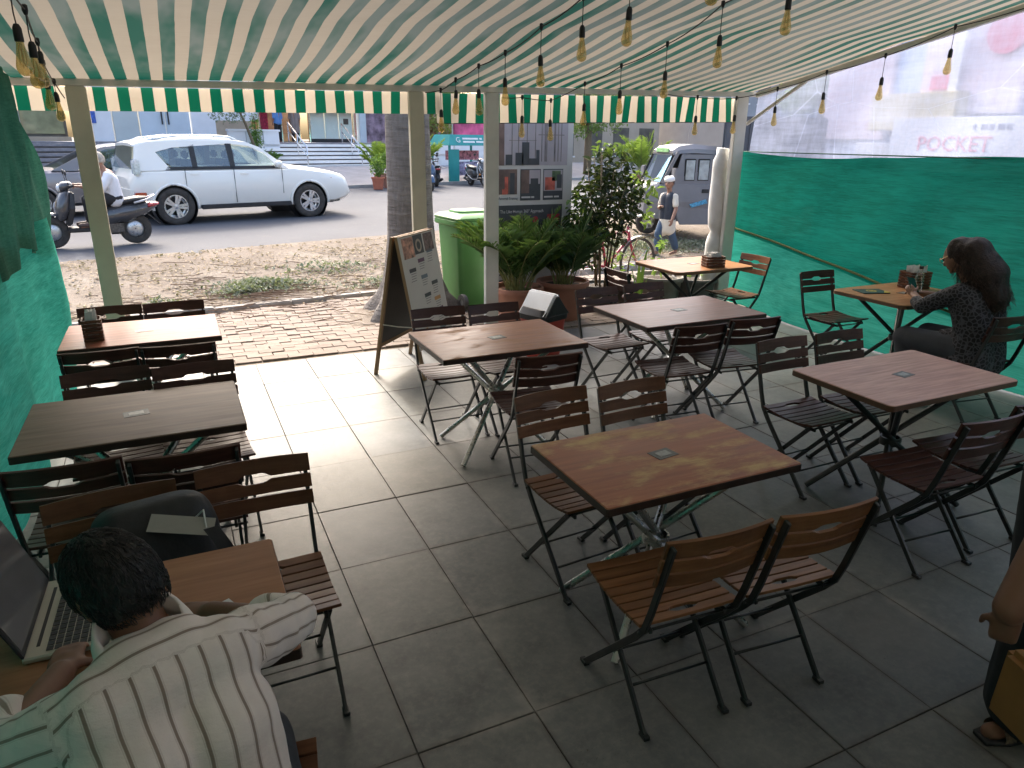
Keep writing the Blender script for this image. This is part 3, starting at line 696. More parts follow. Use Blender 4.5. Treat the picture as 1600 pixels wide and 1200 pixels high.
def glassmat(name, tint=(.74, .80, .78), refl=.10):
    b = N(name); t = b.n('ShaderNodeBsdfTransparent', {'Color': (*tint, 1)}).outputs[0]; g = b.n('ShaderNodeBsdfGlossy', {'Color': (.9, .92, .95, 1), 'Roughness': .04}).outputs[0]
    lw = b.n('ShaderNodeLayerWeight', {'Blend': .3}).outputs['Fresnel']
    b.surf(b.n('ShaderNodeMixShader', {0: b.math('MULTIPLY_ADD', lw, .6, refl), 1: t, 2: g}).outputs[0]); return b.m
M_GLASS = glassmat('window_glass')
def wheel_meshes(r, w, spokes=5, rimr=.62):
    mb = MB(); k = rimr*r
    mb.lathe([(k, -w/2*.8), (r*.9, -w/2), (r*.97, -w/2*.8), (r, -w/2*.5), (r, w/2*.5), (r*.97, w/2*.8), (r*.9, w/2), (k, w/2*.8), (k*.94, w/2*.55), (k*.94, -w/2*.55), (k, -w/2*.8)], 32, cap=False)
    tyre = mb.mesh('wheel', M_TYRE, True)
    mb = MB(); mb.lathe([(k, -w*.42), (k, w*.40), (k*.93, w*.40), (k*.9, -.0), (k*.5, -.03), (.01, -.03)], 32, cap=False)
    mb.lathe([(r*.17, -.02), (r*.17, w*.36), (r*.05, w*.40), (.001, w*.40)], 16, cap=False)
    for i in range(spokes):
        a = 2*math.pi*i/spokes
        for s in (-1, 1):
            p0 = Vector((math.cos(a+s*.25)*r*.14, math.sin(a+s*.25)*r*.14, w*.34)); p1 = Vector((math.cos(a+s*.17)*k*.93, math.sin(a+s*.17)*k*.93, w*.36)); mb.bar(p0, p1, r*.13, .03)
    rim = mb.mesh('rim', M_RIM, 'auto')
    mb = MB(); mb.lathe([(k*.9, -.01), (.001, -.01)], 24, cap=False); back = mb.mesh('brake_shadow_disc', M_BLACK)  # black disc standing in for the shadow behind the spokes
    return tyre, rim, back
def add_wheel(par, wm, x, y, z, side):
    # side -1 faces -Y
    o = inst('wheel', wm[0], par, (x, y, z), (R(90) if side < 0 else R(-90), 0, 0)); inst('rim', wm[1], o); inst('brake_shade_disc', wm[2], o); return o
def lerp(a, b, t): return a+(b-a)*t
def interp(tab, x):
    if x <= tab[0][0]: return tab[0][1]
    for (a, u), (b, v) in zip(tab[:-1], tab[1:]):
        if x <= b: t = (x-a)/(b-a); return lerp(u, v, t)
    return tab[-1][1]
def make_car(name, loc, rz, label, P, body_m):
    """x forward, rear axle at x=0, near side at y=0, width P['w']"""
    car = empty(name, loc, rz, label, 'car'); w = P['w']/2; cy = w
    belt, roof, hood, bot = P['belt'], P['roof'], P['hood'], P['bot']; x0, x1 = P['x0'], P['x1']; xs = []
    n = 40; xs = [x0+(x1-x0)*i/n for i in range(n+1)]
    secs = []
    for x in xs:
        e = min(1, (x-x0)/.35, (x1-x)/.55); e = max(0, e); k = .80+.20*math.sqrt(max(0, 1-(1-e)**2)); W = w*k
        zt = interp(hood, x); zb_ = interp(bot, x); sh = zt-.07
        half = [(W*.84, zb_), (W*.965, zb_+.07), (W*.995, lerp(zb_, sh, .45)), (W, lerp(zb_, sh, .62)), (W*.985, lerp(zb_, sh, .85)), (W*.955, sh), (W*.88, zt-.015), (W*.5, zt+.012), (0, zt+.02)]
        sec = [(x, cy-a, z) for a, z in half]+[(x, cy+a, z) for a, z in reversed(half[:-1])]
        secs.append(sec)
    bodym = MB().loft(secs).mesh('body', body_m, False, 0, True)
    wb, wr = P['wb'], P['wr']; cut = MB()
    for ax in (0, wb): cut.lathe([(wr*1.16, -.05), (wr*1.16, .32), ], 32, Matrix.Translation((ax, 0, wr)) @ Matrix.Rotation(R(-90), 4, 'X')); cut.lathe([(wr*1.16, -.32), (wr*1.16, .05)], 32, Matrix.Translation((ax, P['w'], wr)) @ Matrix.Rotation(R(-90), 4, 'X'))
    co = bpy.data.objects.new('cut', cut.mesh('cut', None, False, 0, True)); SCR.collection.objects.link(co)
    me = modmesh(bodym, [('BOOLEAN', dict(operation='DIFFERENCE', object=co, solver='EXACT'))]); bpy.data.objects.remove(co)
    me.materials.clear(); me.materials.append(body_m); me.shade_smooth()
    try: me.set_sharp_from_angle(angle=R(35))
    except Exception: pass
    inst('body', me, car)
    # flares
    for ax in (0, wb):
        for yy, sg in ((0, -1), (P['w'], 1)):
            mb = MB(); pts = [(ax+wr*1.17*math.cos(a), yy+sg*-.012, wr+wr*1.17*math.sin(a)) for a in [R(-8)+R(196)*i/20 for i in range(21)]]
            mb.tube(pts, .028, 8); mb.build('wheel_arch', P.get('flare', body_m), car, smooth=True)
            mb = MB(); mb.lathe([(wr*1.13, .0), (wr*1.13, .26), (.02, .26)], 24, Matrix.Translation((ax, yy-sg*.03, wr)) @ Matrix.Rotation(R(-90)*(-sg), 4, 'X'), cap=False); mb.build('wheel_well', M_BLACK, car)
    wm = wheel_meshes(wr, .22, P.get('spokes', 5))
    for ax in (0, wb): add_wheel(car, wm, ax, .115, wr, -1); add_wheel(car, wm, ax, P['w']-.115, wr, 1)
    # cabin: roof shell on pillars, glass between
    hb, slope = w*.93, .30
    def hw(z): return hb-(z-P['zb'])*slope
    zbelt = P['zb']
    top = MB(); ts = []
    rx = [p for p in roof]
    for (x, z) in rx:
        s = hw(z-.05); ts.append([(x, cy-s, z-.055), (x, cy-s*.97, z-.02), (x, cy-s*.72, z+.005), (x, cy, z+.018), (x, cy+s*.72, z+.005), (x, cy+s*.97, z-.02), (x, cy+s, z-.055), (x, cy, z-.035)])
    top.loft(ts).build('roof', body_m, car, smooth='auto')
    def side(x, z, sg, out=0.): h = hw(z)+out; return (x, cy+sg*h, z)
    def panel(poly, sg, out, th, nm, m):
        mb = MB(); n = len(poly); vs = [side(x, z, sg, out) for x, z in poly]+[side(x, z, sg, out-th) for x, z in poly]
        fs = [tuple(range(n)), tuple(range(2*n-1, n-1, -1))]+[(i, n+i, n+(i+1) % n, (i+1) % n) for i in range(n)]
        mb.add(vs, fs); return mb.build(nm, m, car, fix=True)
    for sg in (-1, 1):
        for poly in P['pillars']: panel(poly[1], sg, .004, .04, 'pillar', body_m if poly[0] == 'b' else M_BLACK)
        for poly in P['windows']: panel(poly, sg, .0, .006, 'window', M_GLASS)
    for nm, (xa, za, xb, zb_) in (('windshield', P['wind']), ('rear_glass', P['rear'])):
        ha, hb2 = hw(za)-.03, hw(zb_)-.03; mb = MB(); mb.add([(xa, cy-ha, za), (xa, cy+ha, za), (xb, cy+hb2, zb_), (xb, cy-hb2, zb_)], [(0, 1, 2, 3)]); mb.build(nm, M_GLASS, car)
    # interior
    mb = MB(); mb.box(((P['cab'][0]+P['cab'][1])/2, cy, zbelt-.02), (P['cab'][1]-P['cab'][0], P['w']*.8, .03)); mb.build('cabin_floor', M_DARKIN, car)
    for sx in P['seats']:
        for yy in (cy-.36, cy+.36):
            mb = MB(); mb.box((sx, yy, zbelt+.06), (.16, .46, .22)); mb.box((sx-.03, yy, zbelt+.26), (.10, .24, .15)); mb.build('seat', M_DARKIN, car, bevel=.03)
    # door lines and handles
    for x, za, zc in P['doors']:
        mb = MB(); mb.box((x, -.0006+.006, (za+zc)/2), (.008, .012, zc-za)); mb.build('door_seam', M_BLACK, car)
    for x, z in P['handles']:
        mb = MB(); mb.box((x, -.006, z), (.17, .022, .022)); mb.build('door_handle', body_m, car, bevel=.006)
    mb = MB(); mb.box(((x0+x1)/2-.1, .02, P['sill']), (wb-2.3*wr, .06, .09)); mb.build('side_skirt', M_BLACK, car, bevel=.015)
    mx, mz = P['mirror']; mb = MB(); mb.ball((mx, -.10, mz), .10, 12, 8, (.75, .9, .75)); mb.bar((mx-.02, .03, mz-.05), (mx, -.07, mz-.03), .03, .05); mb.build('mirror', P.get('mirror_m', body_m), car, smooth=True)
    return car
M_WHITE = paint('white_car_paint', (.86, .84, .78)); M_GREYP = paint('grey_car_paint', (.23, .215, .225), .3, .5)
suv = make_car('suv', RF(.07, 0, .25), RANG, 'white SUV with roof rails driving along the street', dict(
    w=1.80, x0=-.74, x1=3.84, wb=2.79, wr=.365, belt=1.09, zb=1.07,
    hood=[(-.74, .90), (-.67, 1.04), (-.5, 1.09), (2.2, 1.09), (2.45, 1.115), (2.7, 1.085), (3.1, 1.03), (3.45, .965), (3.66, .90), (3.77, .80), (3.84, .64)],
    bot=[(-.74, .48), (-.52, .34), (0, .31), (2.79, .29), (3.40, .30), (3.84, .42)],
    roof=[(-.60, 1.54), (-.46, 1.585), (-.1, 1.625), (.4, 1.655), (.95, 1.655), (1.35, 1.63), (1.6, 1.58), (1.80, 1.50)],
    windows=[[(-.20, 1.38), (.02, 1.115), (.42, 1.115), (.42, 1.475), (.1, 1.46)], [(.50, 1.115), (1.16, 1.115), (1.14, 1.525), (.50, 1.50)], [(1.24, 1.115), (2.18, 1.115), (1.86, 1.36), (1.62, 1.47), (1.24, 1.525)]],
    pillars=[('b', [(-.67, 1.05), (-.18, 1.05), (.0, 1.07), (-.22, 1.39), (.1, 1.47), (1.2, 1.545), (1.2, 1.60), (.3, 1.605), (-.33, 1.57), (-.57, 1.50)]), ('k', [(.41, 1.08), (.51, 1.08), (.51, 1.53), (.41, 1.50)]), ('k', [(1.15, 1.08), (1.25, 1.08), (1.25, 1.55), (1.13, 1.55)]),
             ('b', [(2.16, 1.06), (2.38, 1.06), (1.82, 1.48), (1.58, 1.575), (1.2, 1.61), (1.2, 1.545), (1.6, 1.50), (1.90, 1.36)]), ('k', [(-.1, 1.06), (2.2, 1.06), (2.16, 1.115), (-.05, 1.115)])],
    wind=(2.34, 1.10, 1.77, 1.50), rear=(-.69, 1.08, -.59, 1.52), cab=(-.5, 2.2), seats=(.45, 1.25), doors=[(.24, .45, 1.08), (1.19, .40, 1.08), (2.20, .55, 1.08)],
    handles=[(.42, .97), (1.40, .965)], sill=.335, mirror=(2.10, 1.15)), M_WHITE)
def cpart(nm, m, par, fn, **kw): mb = MB(); fn(mb); return mb.build(nm, m, par, **kw)
for yy in (.34, 1.46):
    cpart('roof_rail', mat('rail_silver', (.55, .62, .68), .3, metal=.6), suv, lambda mb: mb.tube([(-.35, yy, 1.58), (-.2, yy, 1.63), (.3, yy, 1.69), (.9, yy, 1.695), (1.25, yy, 1.675), (1.4, yy, 1.62)], .022, 8), smooth=True)
for sg, yy in ((-1, .055), (1, 1.745)):
    cpart('headlight', M_LAMP, suv, lambda mb: mb.add([(3.20, yy-sg*.0+sg*.012, .90), (3.58, yy-sg*.12+sg*.015, .86), (3.57, yy-sg*.13+sg*.02, .71), (3.36, yy-sg*.04+sg*.02, .74), (3.30, yy-sg*.2, .9), (3.5, yy-sg*.3, .86), (3.5, yy-sg*.3, .71), (3.36, yy-sg*.3, .74)], [(0, 1, 2, 3), (0, 4, 5, 1), (1, 5, 6, 2), (2, 6, 7, 3), (3, 7, 4, 0)]), fix=True)
    cpart('indicator', M_AMBER, suv, lambda mb: mb.box((3.30, yy+sg*.012, .815), (.10, .05, .09)), bevel=.015)
    cpart('tail_light', M_LAMP, suv, lambda mb: mb.box((-.62, yy-sg*.02, 1.12), (.13, .16, .30)), bevel=.03)
    cpart('reflector', M_REDL, suv, lambda mb: mb.box((-.61, yy+sg*.01-.0*sg, .62), (.20, .12, .07)), bevel=.01)
    cpart('fog_lamp', M_LAMP, suv, lambda mb: mb.ball((3.54, yy-sg*.18, .50), .06, 10, 6), smooth=True)
cpart('bumper_lip', M_BLACK, suv, lambda mb: mb.loft([[(3.1, .06, .30), (3.1, .06, .42), (3.1, 1.74, .42), (3.1, 1.74, .30)], [(3.55, .14, .32), (3.55, .12, .43), (3.55, 1.68, .43), (3.55, 1.66, .32)], [(3.72, .38, .36), (3.72, .36, .44), (3.72, 1.44, .44), (3.72, 1.42, .36)]]), bevel=.01)
cpart('grille', M_BLACK, suv, lambda mb: mb.box((3.80, .9, .66), (.06, .9, .22)), bevel=.02)
cpart('rear_bumper', M_WHITE, suv, lambda mb: mb.box((-.67, .9, .62), (.18, 1.56, .26)), bevel=.05)
gcar = make_car('hatchback_car', RF(.62, 4.18, .25), RANG+math.pi, 'grey car driving the other way behind the scooter rider', dict(
    w=1.70, x0=-.62, x1=3.25, wb=2.52, wr=.315, belt=1.0, zb=.98,
    hood=[(-.62, .82), (-.5, .98), (1.9, 1.0), (2.3, 1.0), (2.6, .96), (2.95, .84), (3.15, .68), (3.25, .56)],
    bot=[(-.62, .40), (0, .26), (2.5, .25), (3.25, .34)],
    roof=[(-.42, 1.42), (-.2, 1.475), (.4, 1.50), (.9, 1.50), (1.15, 1.46), (1.35, 1.40)],
    windows=[[(-.25, 1.02), (.42, 1.02), (.44, 1.40), (-.1, 1.38)], [(.52, 1.02), (1.80, 1.02), (1.40, 1.30), (1.12, 1.40), (.54, 1.41)]],
    pillars=[('b', [(-.55, .97), (-.2, .97), (-.06, 1.40), (.9, 1.43), (.9, 1.46), (-.3, 1.44)]), ('k', [(.40, .97), (.55, .97), (.55, 1.43), (.43, 1.43)]), ('b', [(1.75, .97), (2.22, .98), (1.42, 1.38), (1.15, 1.45), (.9, 1.46), (.9, 1.42), (1.14, 1.40), (1.45, 1.26)])],
    wind=(2.15, 1.0, 1.34, 1.38), rear=(-.6, 1.0, -.42, 1.38), cab=(-.4, 2.0), seats=(.2, 1.0), doors=[(.48, .36, .98), (1.62, .36, .98)], handles=[(.62, .86), (-.15, .88)], sill=.27, mirror=(1.62, 1.06)), M_GREYP)

# ------------------------------------------------------------------ scooters
def make_scooter(name, loc, rz, label, bodym, trim, group=None):
    """x forward, near side -y, wheel contacts at x=0 (rear) and 1.16 (front)"""
    s = empty(name, loc, rz, label, 'scooter', group); wr = .24
    wm = wheel_meshes(wr, .095, 5, .60)
    for x in (0, 1.16):
        o = inst('wheel', wm[0], s, (x, 0, wr), (R(90), 0, 0)); inst('rim', wm[1], o)
    def P(nm, m, fn, **kw): return cpart(nm, m, s, fn, **kw)
    def oval(x, z, w, h, n=12, lean=0): return [(x+lean*math.sin(2*math.pi*k/n)*h, w*math.cos(2*math.pi*k/n), z+h*math.sin(2*math.pi*k/n)) for k in range(n)]
    def ring(x, z, wx, wy, n=14): return [(x+wx*math.cos(2*math.pi*k/n), wy*math.sin(2*math.pi*k/n), z) for k in range(n)]
    P('front_fender', bodym, lambda mb: mb.loft([[(1.16+r*math.cos(a), y, wr+r*math.sin(a)) for r, y in ((.265, -.065), (.295, -.04), (.305, 0), (.295, .04), (.265, .065))] for a in [R(10+i*14) for i in range(10)]], closed=False), smooth=True)
    P('fender_stripe', trim, lambda mb: mb.tube([(1.16+.262*math.cos(a), -.063, wr+.262*math.sin(a)) for a in [R(12+i*14) for i in range(9)]], .010, 6), smooth=True)
    P('fork', M_CHR, lambda mb: mb.tube([(1.16, -.07, wr), (1.06, -.075, .48)], .018, 8), smooth=True)
    P('front_apron', bodym, lambda mb: mb.loft([ring(1.0, .40, .03, .08), ring(.985, .45, .09, .16), ring(.965, .58, .12, .20), ring(.935, .72, .11, .185), ring(.90, .82, .09, .14), ring(.88, .87, .05, .10)]), smooth=True)
    P('apron_trim', trim, lambda mb: (mb.tube([(.97, -.17, .40), (.93, -.205, .56), (.90, -.19, .72), (.855, -.13, .85)], .013, 6), mb.tube([(1.06, -.13, .52), (1.045, -.16, .60), (1.0, -.17, .68)], .010, 6), mb.tube([(1.075, -.08, .60), (1.05, -.12, .67), (1.0, -.13, .74)], .010, 6)), smooth=True)
    P('inner_shield', M_BLACK, lambda mb: mb.loft([[(.88, -.15, .34), (.96, -.15, .34), (.96, .15, .34), (.88, .15, .34)], [(.80, -.17, .60), (.88, -.17, .60), (.88, .17, .60), (.80, .17, .60)], [(.78, -.12, .84), (.86, -.12, .84), (.86, .12, .84), (.78, .12, .84)]]), bevel=.02)
    P('floorboard', M_BLACK, lambda mb: mb.box((.68, 0, .27), (.56, .32, .07)), bevel=.02)
    P('lower_trim', trim, lambda mb: mb.tube([(.92, -.165, .42), (.84, -.17, .27), (.45, -.17, .25), (.12, -.165, .36), (-.22, -.13, .52)], .012, 6), smooth=True)
    P('rear_body', bodym, lambda mb: mb.loft([oval(.44, .42, .10, .14), oval(.34, .46, .15, .17), oval(.10, .50, .165, .16), (oval(-.18, .56, .14, .11)), oval(-.36, .62, .07, .05)]), smooth=True)
    P('seat', M_BLACK, lambda mb: mb.loft([oval(.50, .62, .08, .03), oval(.42, .655, .13, .05), oval(.20, .66, .15, .055), oval(-.05, .70, .14, .055), oval(-.22, .715, .10, .035)]), smooth=True)
    P('grab_rail', trim, lambda mb: mb.tube([(-.02, -.15, .655), (-.22, -.14, .70), (-.34, -.06, .76), (-.34, .06, .76), (-.22, .14, .70), (-.02, .15, .655)], .016, 8), smooth=True)
    P('tail_light', M_REDL, lambda mb: mb.loft([oval(-.22, .60, .145, .045), oval(-.34, .62, .10, .04), oval(-.40, .625, .05, .02)]), smooth=True)
    P('mudguard', M_BLACK, lambda mb: mb.bar((-.22, 0, .47), (-.38, 0, .30), .14, .015))
    P('engine', mat('engine_metal', (.12, .11, .10), .5, metal=.6, scale=30, var=.5), lambda mb: (mb.ball((.08, -.08, .25), .11, 12, 8, (1.6, .8, .8)), mb.box((.28, 0, .27), (.22, .2, .14))), smooth=False)
    P('exhaust', M_BLACK, lambda mb: mb.tube([(.34, -.13, .17), (.1, -.15, .19), (-.24, -.16, .27)], [.022, .05, .048], 10), smooth=True)
    P('handlebar_cowl', bodym, lambda mb: mb.loft([oval(.98, .90, .05, .04), oval(.93, .92, .11, .075), oval(.84, .94, .13, .07), oval(.78, .945, .08, .04)]), smooth=True)
    P('headlight', M_LAMP, lambda mb: mb.ball((.965, 0, .905), .075, 12, 8, (.5, 1, .8)), smooth=True)
    P('indicator', M_AMBER, lambda mb: mb.ball((1.02, -.14, .44), .038, 8, 6), smooth=True)
    P('handlebar', M_BLACK, lambda mb: (mb.tube([(.84, -.10, .93), (.79, -.31, .945)], .017, 8), mb.tube([(.84, .10, .93), (.79, .31, .945)], .017, 8)), smooth=True)
    P('mirror', M_BLACK, lambda mb: (mb.tube([(.84, -.2, .95), (.86, -.25, 1.10)], .006, 6), mb.ball((.86, -.26, 1.13), .055, 10, 6, (.3, 1, .7)), mb.tube([(.84, .2, .95), (.86, .25, 1.10)], .006, 6), mb.ball((.86, .26, 1.13), .055, 10, 6, (.3, 1, .7))), smooth=True)
    return s
M_SC1 = mat('scooter_dark_paint', (.055, .055, .06), .25, coat=.8); M_SC2 = mat('scooter_blue_paint', (.02, .06, .13), .25, coat=.8); M_SC3 = mat('scooter_grey_paint', (.06, .055, .055), .35, coat=.6)
M_SILV = mat('silver_trim', (.58, .58, .60), .3, metal=.3)
p = RF(-1.20, -2.07); sc1 = make_scooter('scooter', (-.563, 13.29, .262), R(9.3)+math.pi, 'dark scooter with silver trim ridden by the white-shirted rider', M_SC1, M_SILV)
sc1.rotation_euler = (0, R(0), R(9.3)+math.pi); 
def mirror_y(o):
    for ch in o.children: pass
for i, (s_, t_, a, m, lab) in enumerate([(10.05, 6.55, -112, M_SC2, 'blue scooter with white stripes parked across the street'), (11.05, 7.35, 70, M_SC3, 'dark motor scooter parked tail-out beside the blue one'), (12.55, 7.25, -100, M_SC3, 'dusty scooter parked in front of the teal kiosk'), (13.4, 7.6, -95, M_SC1, 'black scooter parked beyond the teal kiosk')]):
    make_scooter('scooter', RF(s_, t_, .262), RANG+R(a), lab, m, mat('scooter_white_trim', (.66, .68, .70), .3), 'scooters parked across the street')
M_RED = mat('red_paint', (.45, .02, .03), .3, coat=.8)
make_scooter('motorbike', RF(1.35, 9.6, .45), RANG+R(200), 'red two-wheeler parked before the grey steps', M_RED, M_BLACK)

# ------------------------------------------------------------------ three-wheeled goods carrier, parked on the verge heading left
M_TRK = mat('carrier_grey_paint', (.17, .17, .185), .4, coat=.3, scale=3, var=.1); M_TRKBOX = mat('carrier_box_grey', (.085, .092, .11), .6, scale=2.5, var=.12); M_RUB = mat('window_rubber', (.03, .03, .03), .7)
tk = empty('cargo_three_wheeler', (9.52, 11.58, .19), RANG+math.pi-R(29), 'grey three-wheeled cargo carrier with tall box parked on the verge', 'cargo vehicle')
tk.scale = (1.0, 1.0, 1.0)
# local: x forward (nose at 1.25), y: the side seen from the terrace is +y
hwid = .66
def sec(x, zlo, zhi, wlo, whi, r=.10):
    return [(x, -wlo, zlo), (x, -whi-.02, (zlo+zhi)/2), (x, -whi, zhi-r), (x, -whi+r, zhi), (x, whi-r, zhi), (x, whi, zhi-r), (x, whi+.02, (zlo+zhi)/2), (x, wlo, zlo)]
cpart('cab_lower', M_TRK, tk, lambda mb: mb.loft([sec(.0, .30, 1.02, .64, .66, .03), sec(.8, .30, 1.02, .62, .64, .03), sec(1.05, .34, 1.00, .52, .54, .05), sec(1.25, .42, .92, .36, .38, .06)]), bevel=.015)
cpart('cab_roof', M_TRK, tk, lambda mb: mb.loft([sec(-.04, 1.52, 1.66, .64, .62, .07), sec(.40, 1.54, 1.70, .63, .60, .08), sec(.68, 1.53, 1.66, .60, .56, .08), sec(.80, 1.50, 1.58, .55, .50, .04)]), smooth='auto')
cpart('roof_board', mat('green_board', (.25, .48, .20), .5, scale=30, var=.4), tk, lambda mb: mb.box((.80, 0, 1.585), (.03, .62, .075)), bevel=.006)
for sg in (-1, 1):
    cpart('pillar', M_TRK, tk, lambda mb: mb.bar((.98, sg*.54, 1.0), (.72, sg*.56, 1.55), .05, .06))
    cpart('pillar', M_TRK, tk, lambda mb: mb.bar((.0, sg*.63, 1.0), (.0, sg*.61, 1.55), .07, .05))
    d = cpart('door', M_TRK, tk, lambda mb: mb.add([(.02, sg*.675, .24), (.62, sg*.665, .24), (.80, sg*.645, .62), (.80, sg*.64, 1.0), (.66, sg*.615, 1.52), (.03, sg*.63, 1.52), (.02, sg*.655, .24), (.62, sg*.645, .24), (.80, sg*.625, .62), (.80, sg*.62, 1.0), (.66, sg*.595, 1.52), (.03, sg*.61, 1.52)], [(0, 1, 2, 3, 4, 5), (11, 10, 9, 8, 7, 6)]+[(i, 6+i, 6+(i+1) % 6, (i+1) % 6) for i in range(6)]), fix=True, bevel=.006)
    for x0_, x1_ in ((.10, .34), (.38, .60)):
        w_ = cpart('door_window', M_RUB, d, lambda mb: mb.box(((x0_+x1_)/2, sg*.637, 1.24), (x1_-x0_, .02, .40)), bevel=.03)
        cpart('pane', mat('carrier_glass', (.30, .36, .38), .08, coat=1., var=.35, scale=6), d, lambda mb: mb.box(((x0_+x1_)/2, sg*.646, 1.24), (x1_-x0_-.03, .02, .37)), bevel=.02)
    cpart('door_handle', M_RUB, d, lambda mb: mb.box((.16, sg*.672, .86), (.14, .02, .07)), bevel=.006)
    cpart('door_sticker', mat('blue_sticker', (.08, .33, .52), .5, scale=40, var=.5), d, lambda mb: mb.add([(.10, sg*.688, .64), (.42, sg*.686, .56), (.46, sg*.686, .62), (.14, sg*.688, .71), (.10, sg*.680, .64), (.42, sg*.678, .56), (.46, sg*.678, .62), (.14, sg*.680, .71)], [(0, 1, 2, 3), (7, 6, 5, 4), (0, 4, 5, 1), (1, 5, 6, 2), (2, 6, 7, 3), (3, 7, 4, 0)]), fix=True)
    cpart('mirror', M_TRK, tk, lambda mb: (mb.box((.86, sg*.80, 1.18), (.06, .16, .20)), mb.bar((.84, sg*.6, 1.1), (.86, sg*.78, 1.14), .02, .02)), bevel=.02)
    cpart('headlight', M_LAMP, tk, lambda mb: mb.ball((1.16, sg*.30, .74), .085, 12, 8, (.5, 1, 1)), smooth=True)
cpart('windshield_glass', glassmat('carrier_windshield', (.7, .78, .78), .2), tk, lambda mb: mb.add([(1.0, -.52, 1.01), (1.0, .52, 1.01), (.79, .50, 1.51), (.79, -.50, 1.51)], [(0, 1, 2, 3)]))
cpart('windshield_frame', M_RUB, tk, lambda mb: mb.tube([(1.01, -.53, 1.0), (1.01, .53, 1.0), (.79, .51, 1.53), (.79, -.51, 1.53), (1.01, -.53, 1.0)], .018, 6))
cpart('sun_strip', mat('blue_strip', (.10, .32, .50), .4), tk, lambda mb: mb.add([(1.012, .20, 1.02), (1.012, .50, 1.02), (.80, .49, 1.50), (.83, .36, 1.44), (1.008, .20, 1.025), (1.008, .50, 1.025), (.796, .49, 1.505), (.826, .36, 1.445)], [(0, 1, 2, 3), (7, 6, 5, 4), (0, 4, 5, 1), (1, 5, 6, 2), (2, 6, 7, 3), (3, 7, 4, 0)]), fix=True)
cpart('cabin_interior', M_DARKIN, tk, lambda mb: (mb.box((.06, 0, 1.05), (.08, 1.1, .6)), mb.box((.35, 0, .98), (.5, 1.1, .08))))
cpart('cargo_box', M_TRKBOX, tk, lambda mb: mb.box((-1.08, 0, 1.38), (2.08, 1.60, 1.62)), bevel=.03)
for k in range(7): cpart('box_rib', M_TRKBOX, tk, lambda mb: mb.box((-2.0+k*.29, .81, 1.38), (.035, .03, 1.56)))
cpart('chassis', M_BLACK, tk, lambda mb: mb.box((-1.0, 0, .45), (2.1, .9, .16)))
cpart('side_tray', mat('tray_dark', (.05, .05, .055), .7), tk, lambda mb: mb.box((-.36, .64, .52), (.5, .1, .2)), bevel=.01)
wm = wheel_meshes(.24, .13, 5, .55)
for (x, y) in ((1.02, 0), (-1.3, .55), (-1.3, -.55)): o = inst('wheel', wm[0], tk, (x, y, .24), (R(-90), 0, 0)); inst('rim', wm[1], o)

# ================================================================== ACROSS THE STREET
def rf_empty(name, s_, t_, z, label, cat, group=None, extra=0.): return empty(name, RF(s_, t_, z), RANG+extra, label, cat, group)
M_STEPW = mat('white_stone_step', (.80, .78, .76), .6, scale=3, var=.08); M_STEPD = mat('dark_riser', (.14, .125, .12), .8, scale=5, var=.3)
M_STEPG = mat('shaded_granite_step', (.22, .21, .225), .6, scale=8, var=.18)  # granite toned darker so the colour carries the left flight's shade
bl = rf_empty('shop_building', 0, 17.0, 0, 'pale shop building with glass doors above the long flight of steps', 'building')
# long flights of steps: local x along the street, y away
st = rf_empty('entrance_steps', 0, 12.7, 0, 'wide white stone steps leading up to the glass shop doors', 'steps')
for k in range(6):
    cpart('step', M_STEPW, st, lambda mb: mb.box((9.6, .9-k*-.15+.0, .80+.155*k+.02), (5.6, 1.8-.30*k, .10)), bevel=.006, loc=None)
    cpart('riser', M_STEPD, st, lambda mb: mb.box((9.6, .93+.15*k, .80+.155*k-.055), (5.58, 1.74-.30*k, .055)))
st2 = rf_empty('entrance_steps', 0, 12.7, 0, 'shaded grey granite steps behind the grey car', 'steps')
for k in range(6):
    cpart('step', M_STEPG, st2, lambda mb: mb.box((-6.2, .9+.15*k, .80+.155*k+.02), (16.4, 1.8-.30*k, .10)), bevel=.006)
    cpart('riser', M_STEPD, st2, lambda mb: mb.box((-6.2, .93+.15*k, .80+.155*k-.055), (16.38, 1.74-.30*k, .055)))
for x in (8.55, 10.95):
    h = rf_empty('handrail', x, 12.7, 0, 'steel tube handrail on the white steps, left of the entrance' if x < 9 else 'steel tube handrail on the white steps, in front of the glass doors', 'handrail', 'steel handrails on the white steps')
    cpart('rail', M_CHR, h, lambda mb: mb.tube([(0, .05, 1.55), (0, 1.75, 2.50), (0, 1.75, 1.72)], .028, 8), smooth=True); cpart('rail', M_CHR, h, lambda mb: mb.tube([(0, .1, 1.25), (0, 1.75, 2.15)], .02, 8), smooth=True)
    for yy in (.05, .9): cpart('baluster', M_CHR, h, lambda mb: mb.tube([(0, yy, .8+yy*.5), (0, yy, 1.55+yy*.52)], .024, 8), smooth=True)
M_BW = mat('white_wall_panel', (.78, .78, .80), .6, scale=1.5, var=.06); M_BG = mat('blue_grey_panel', (.56, .63, .69), .45, scale=1.2, var=.08); M_TAN = mat('tan_wall', (.42, .33, .24), .8, scale=1.8, var=.15)
M_DKG = mat('dark_shopfront', (.10, .09, .075), .5, scale=1.5, var=.5); M_FROST = mat('frosted_glass', (.64, .74, .69), .25, scale=1., var=.06, coat=.6); M_SHOP = mat('warm_shop_interior', (.36, .20, .11), .7, scale=2.2, var=.5)
def bx(nm, m, x0_, x1_, z0_, z1_, y0_=0., y1_=.2, par=None, bev=0.): return cpart(nm, m, par or bl, lambda mb: mb.box(((x0_+x1_)/2, (y0_+y1_)/2, (z0_+z1_)/2), (x1_-x0_, y1_-y0_, z1_-z0_)), bevel=bev)
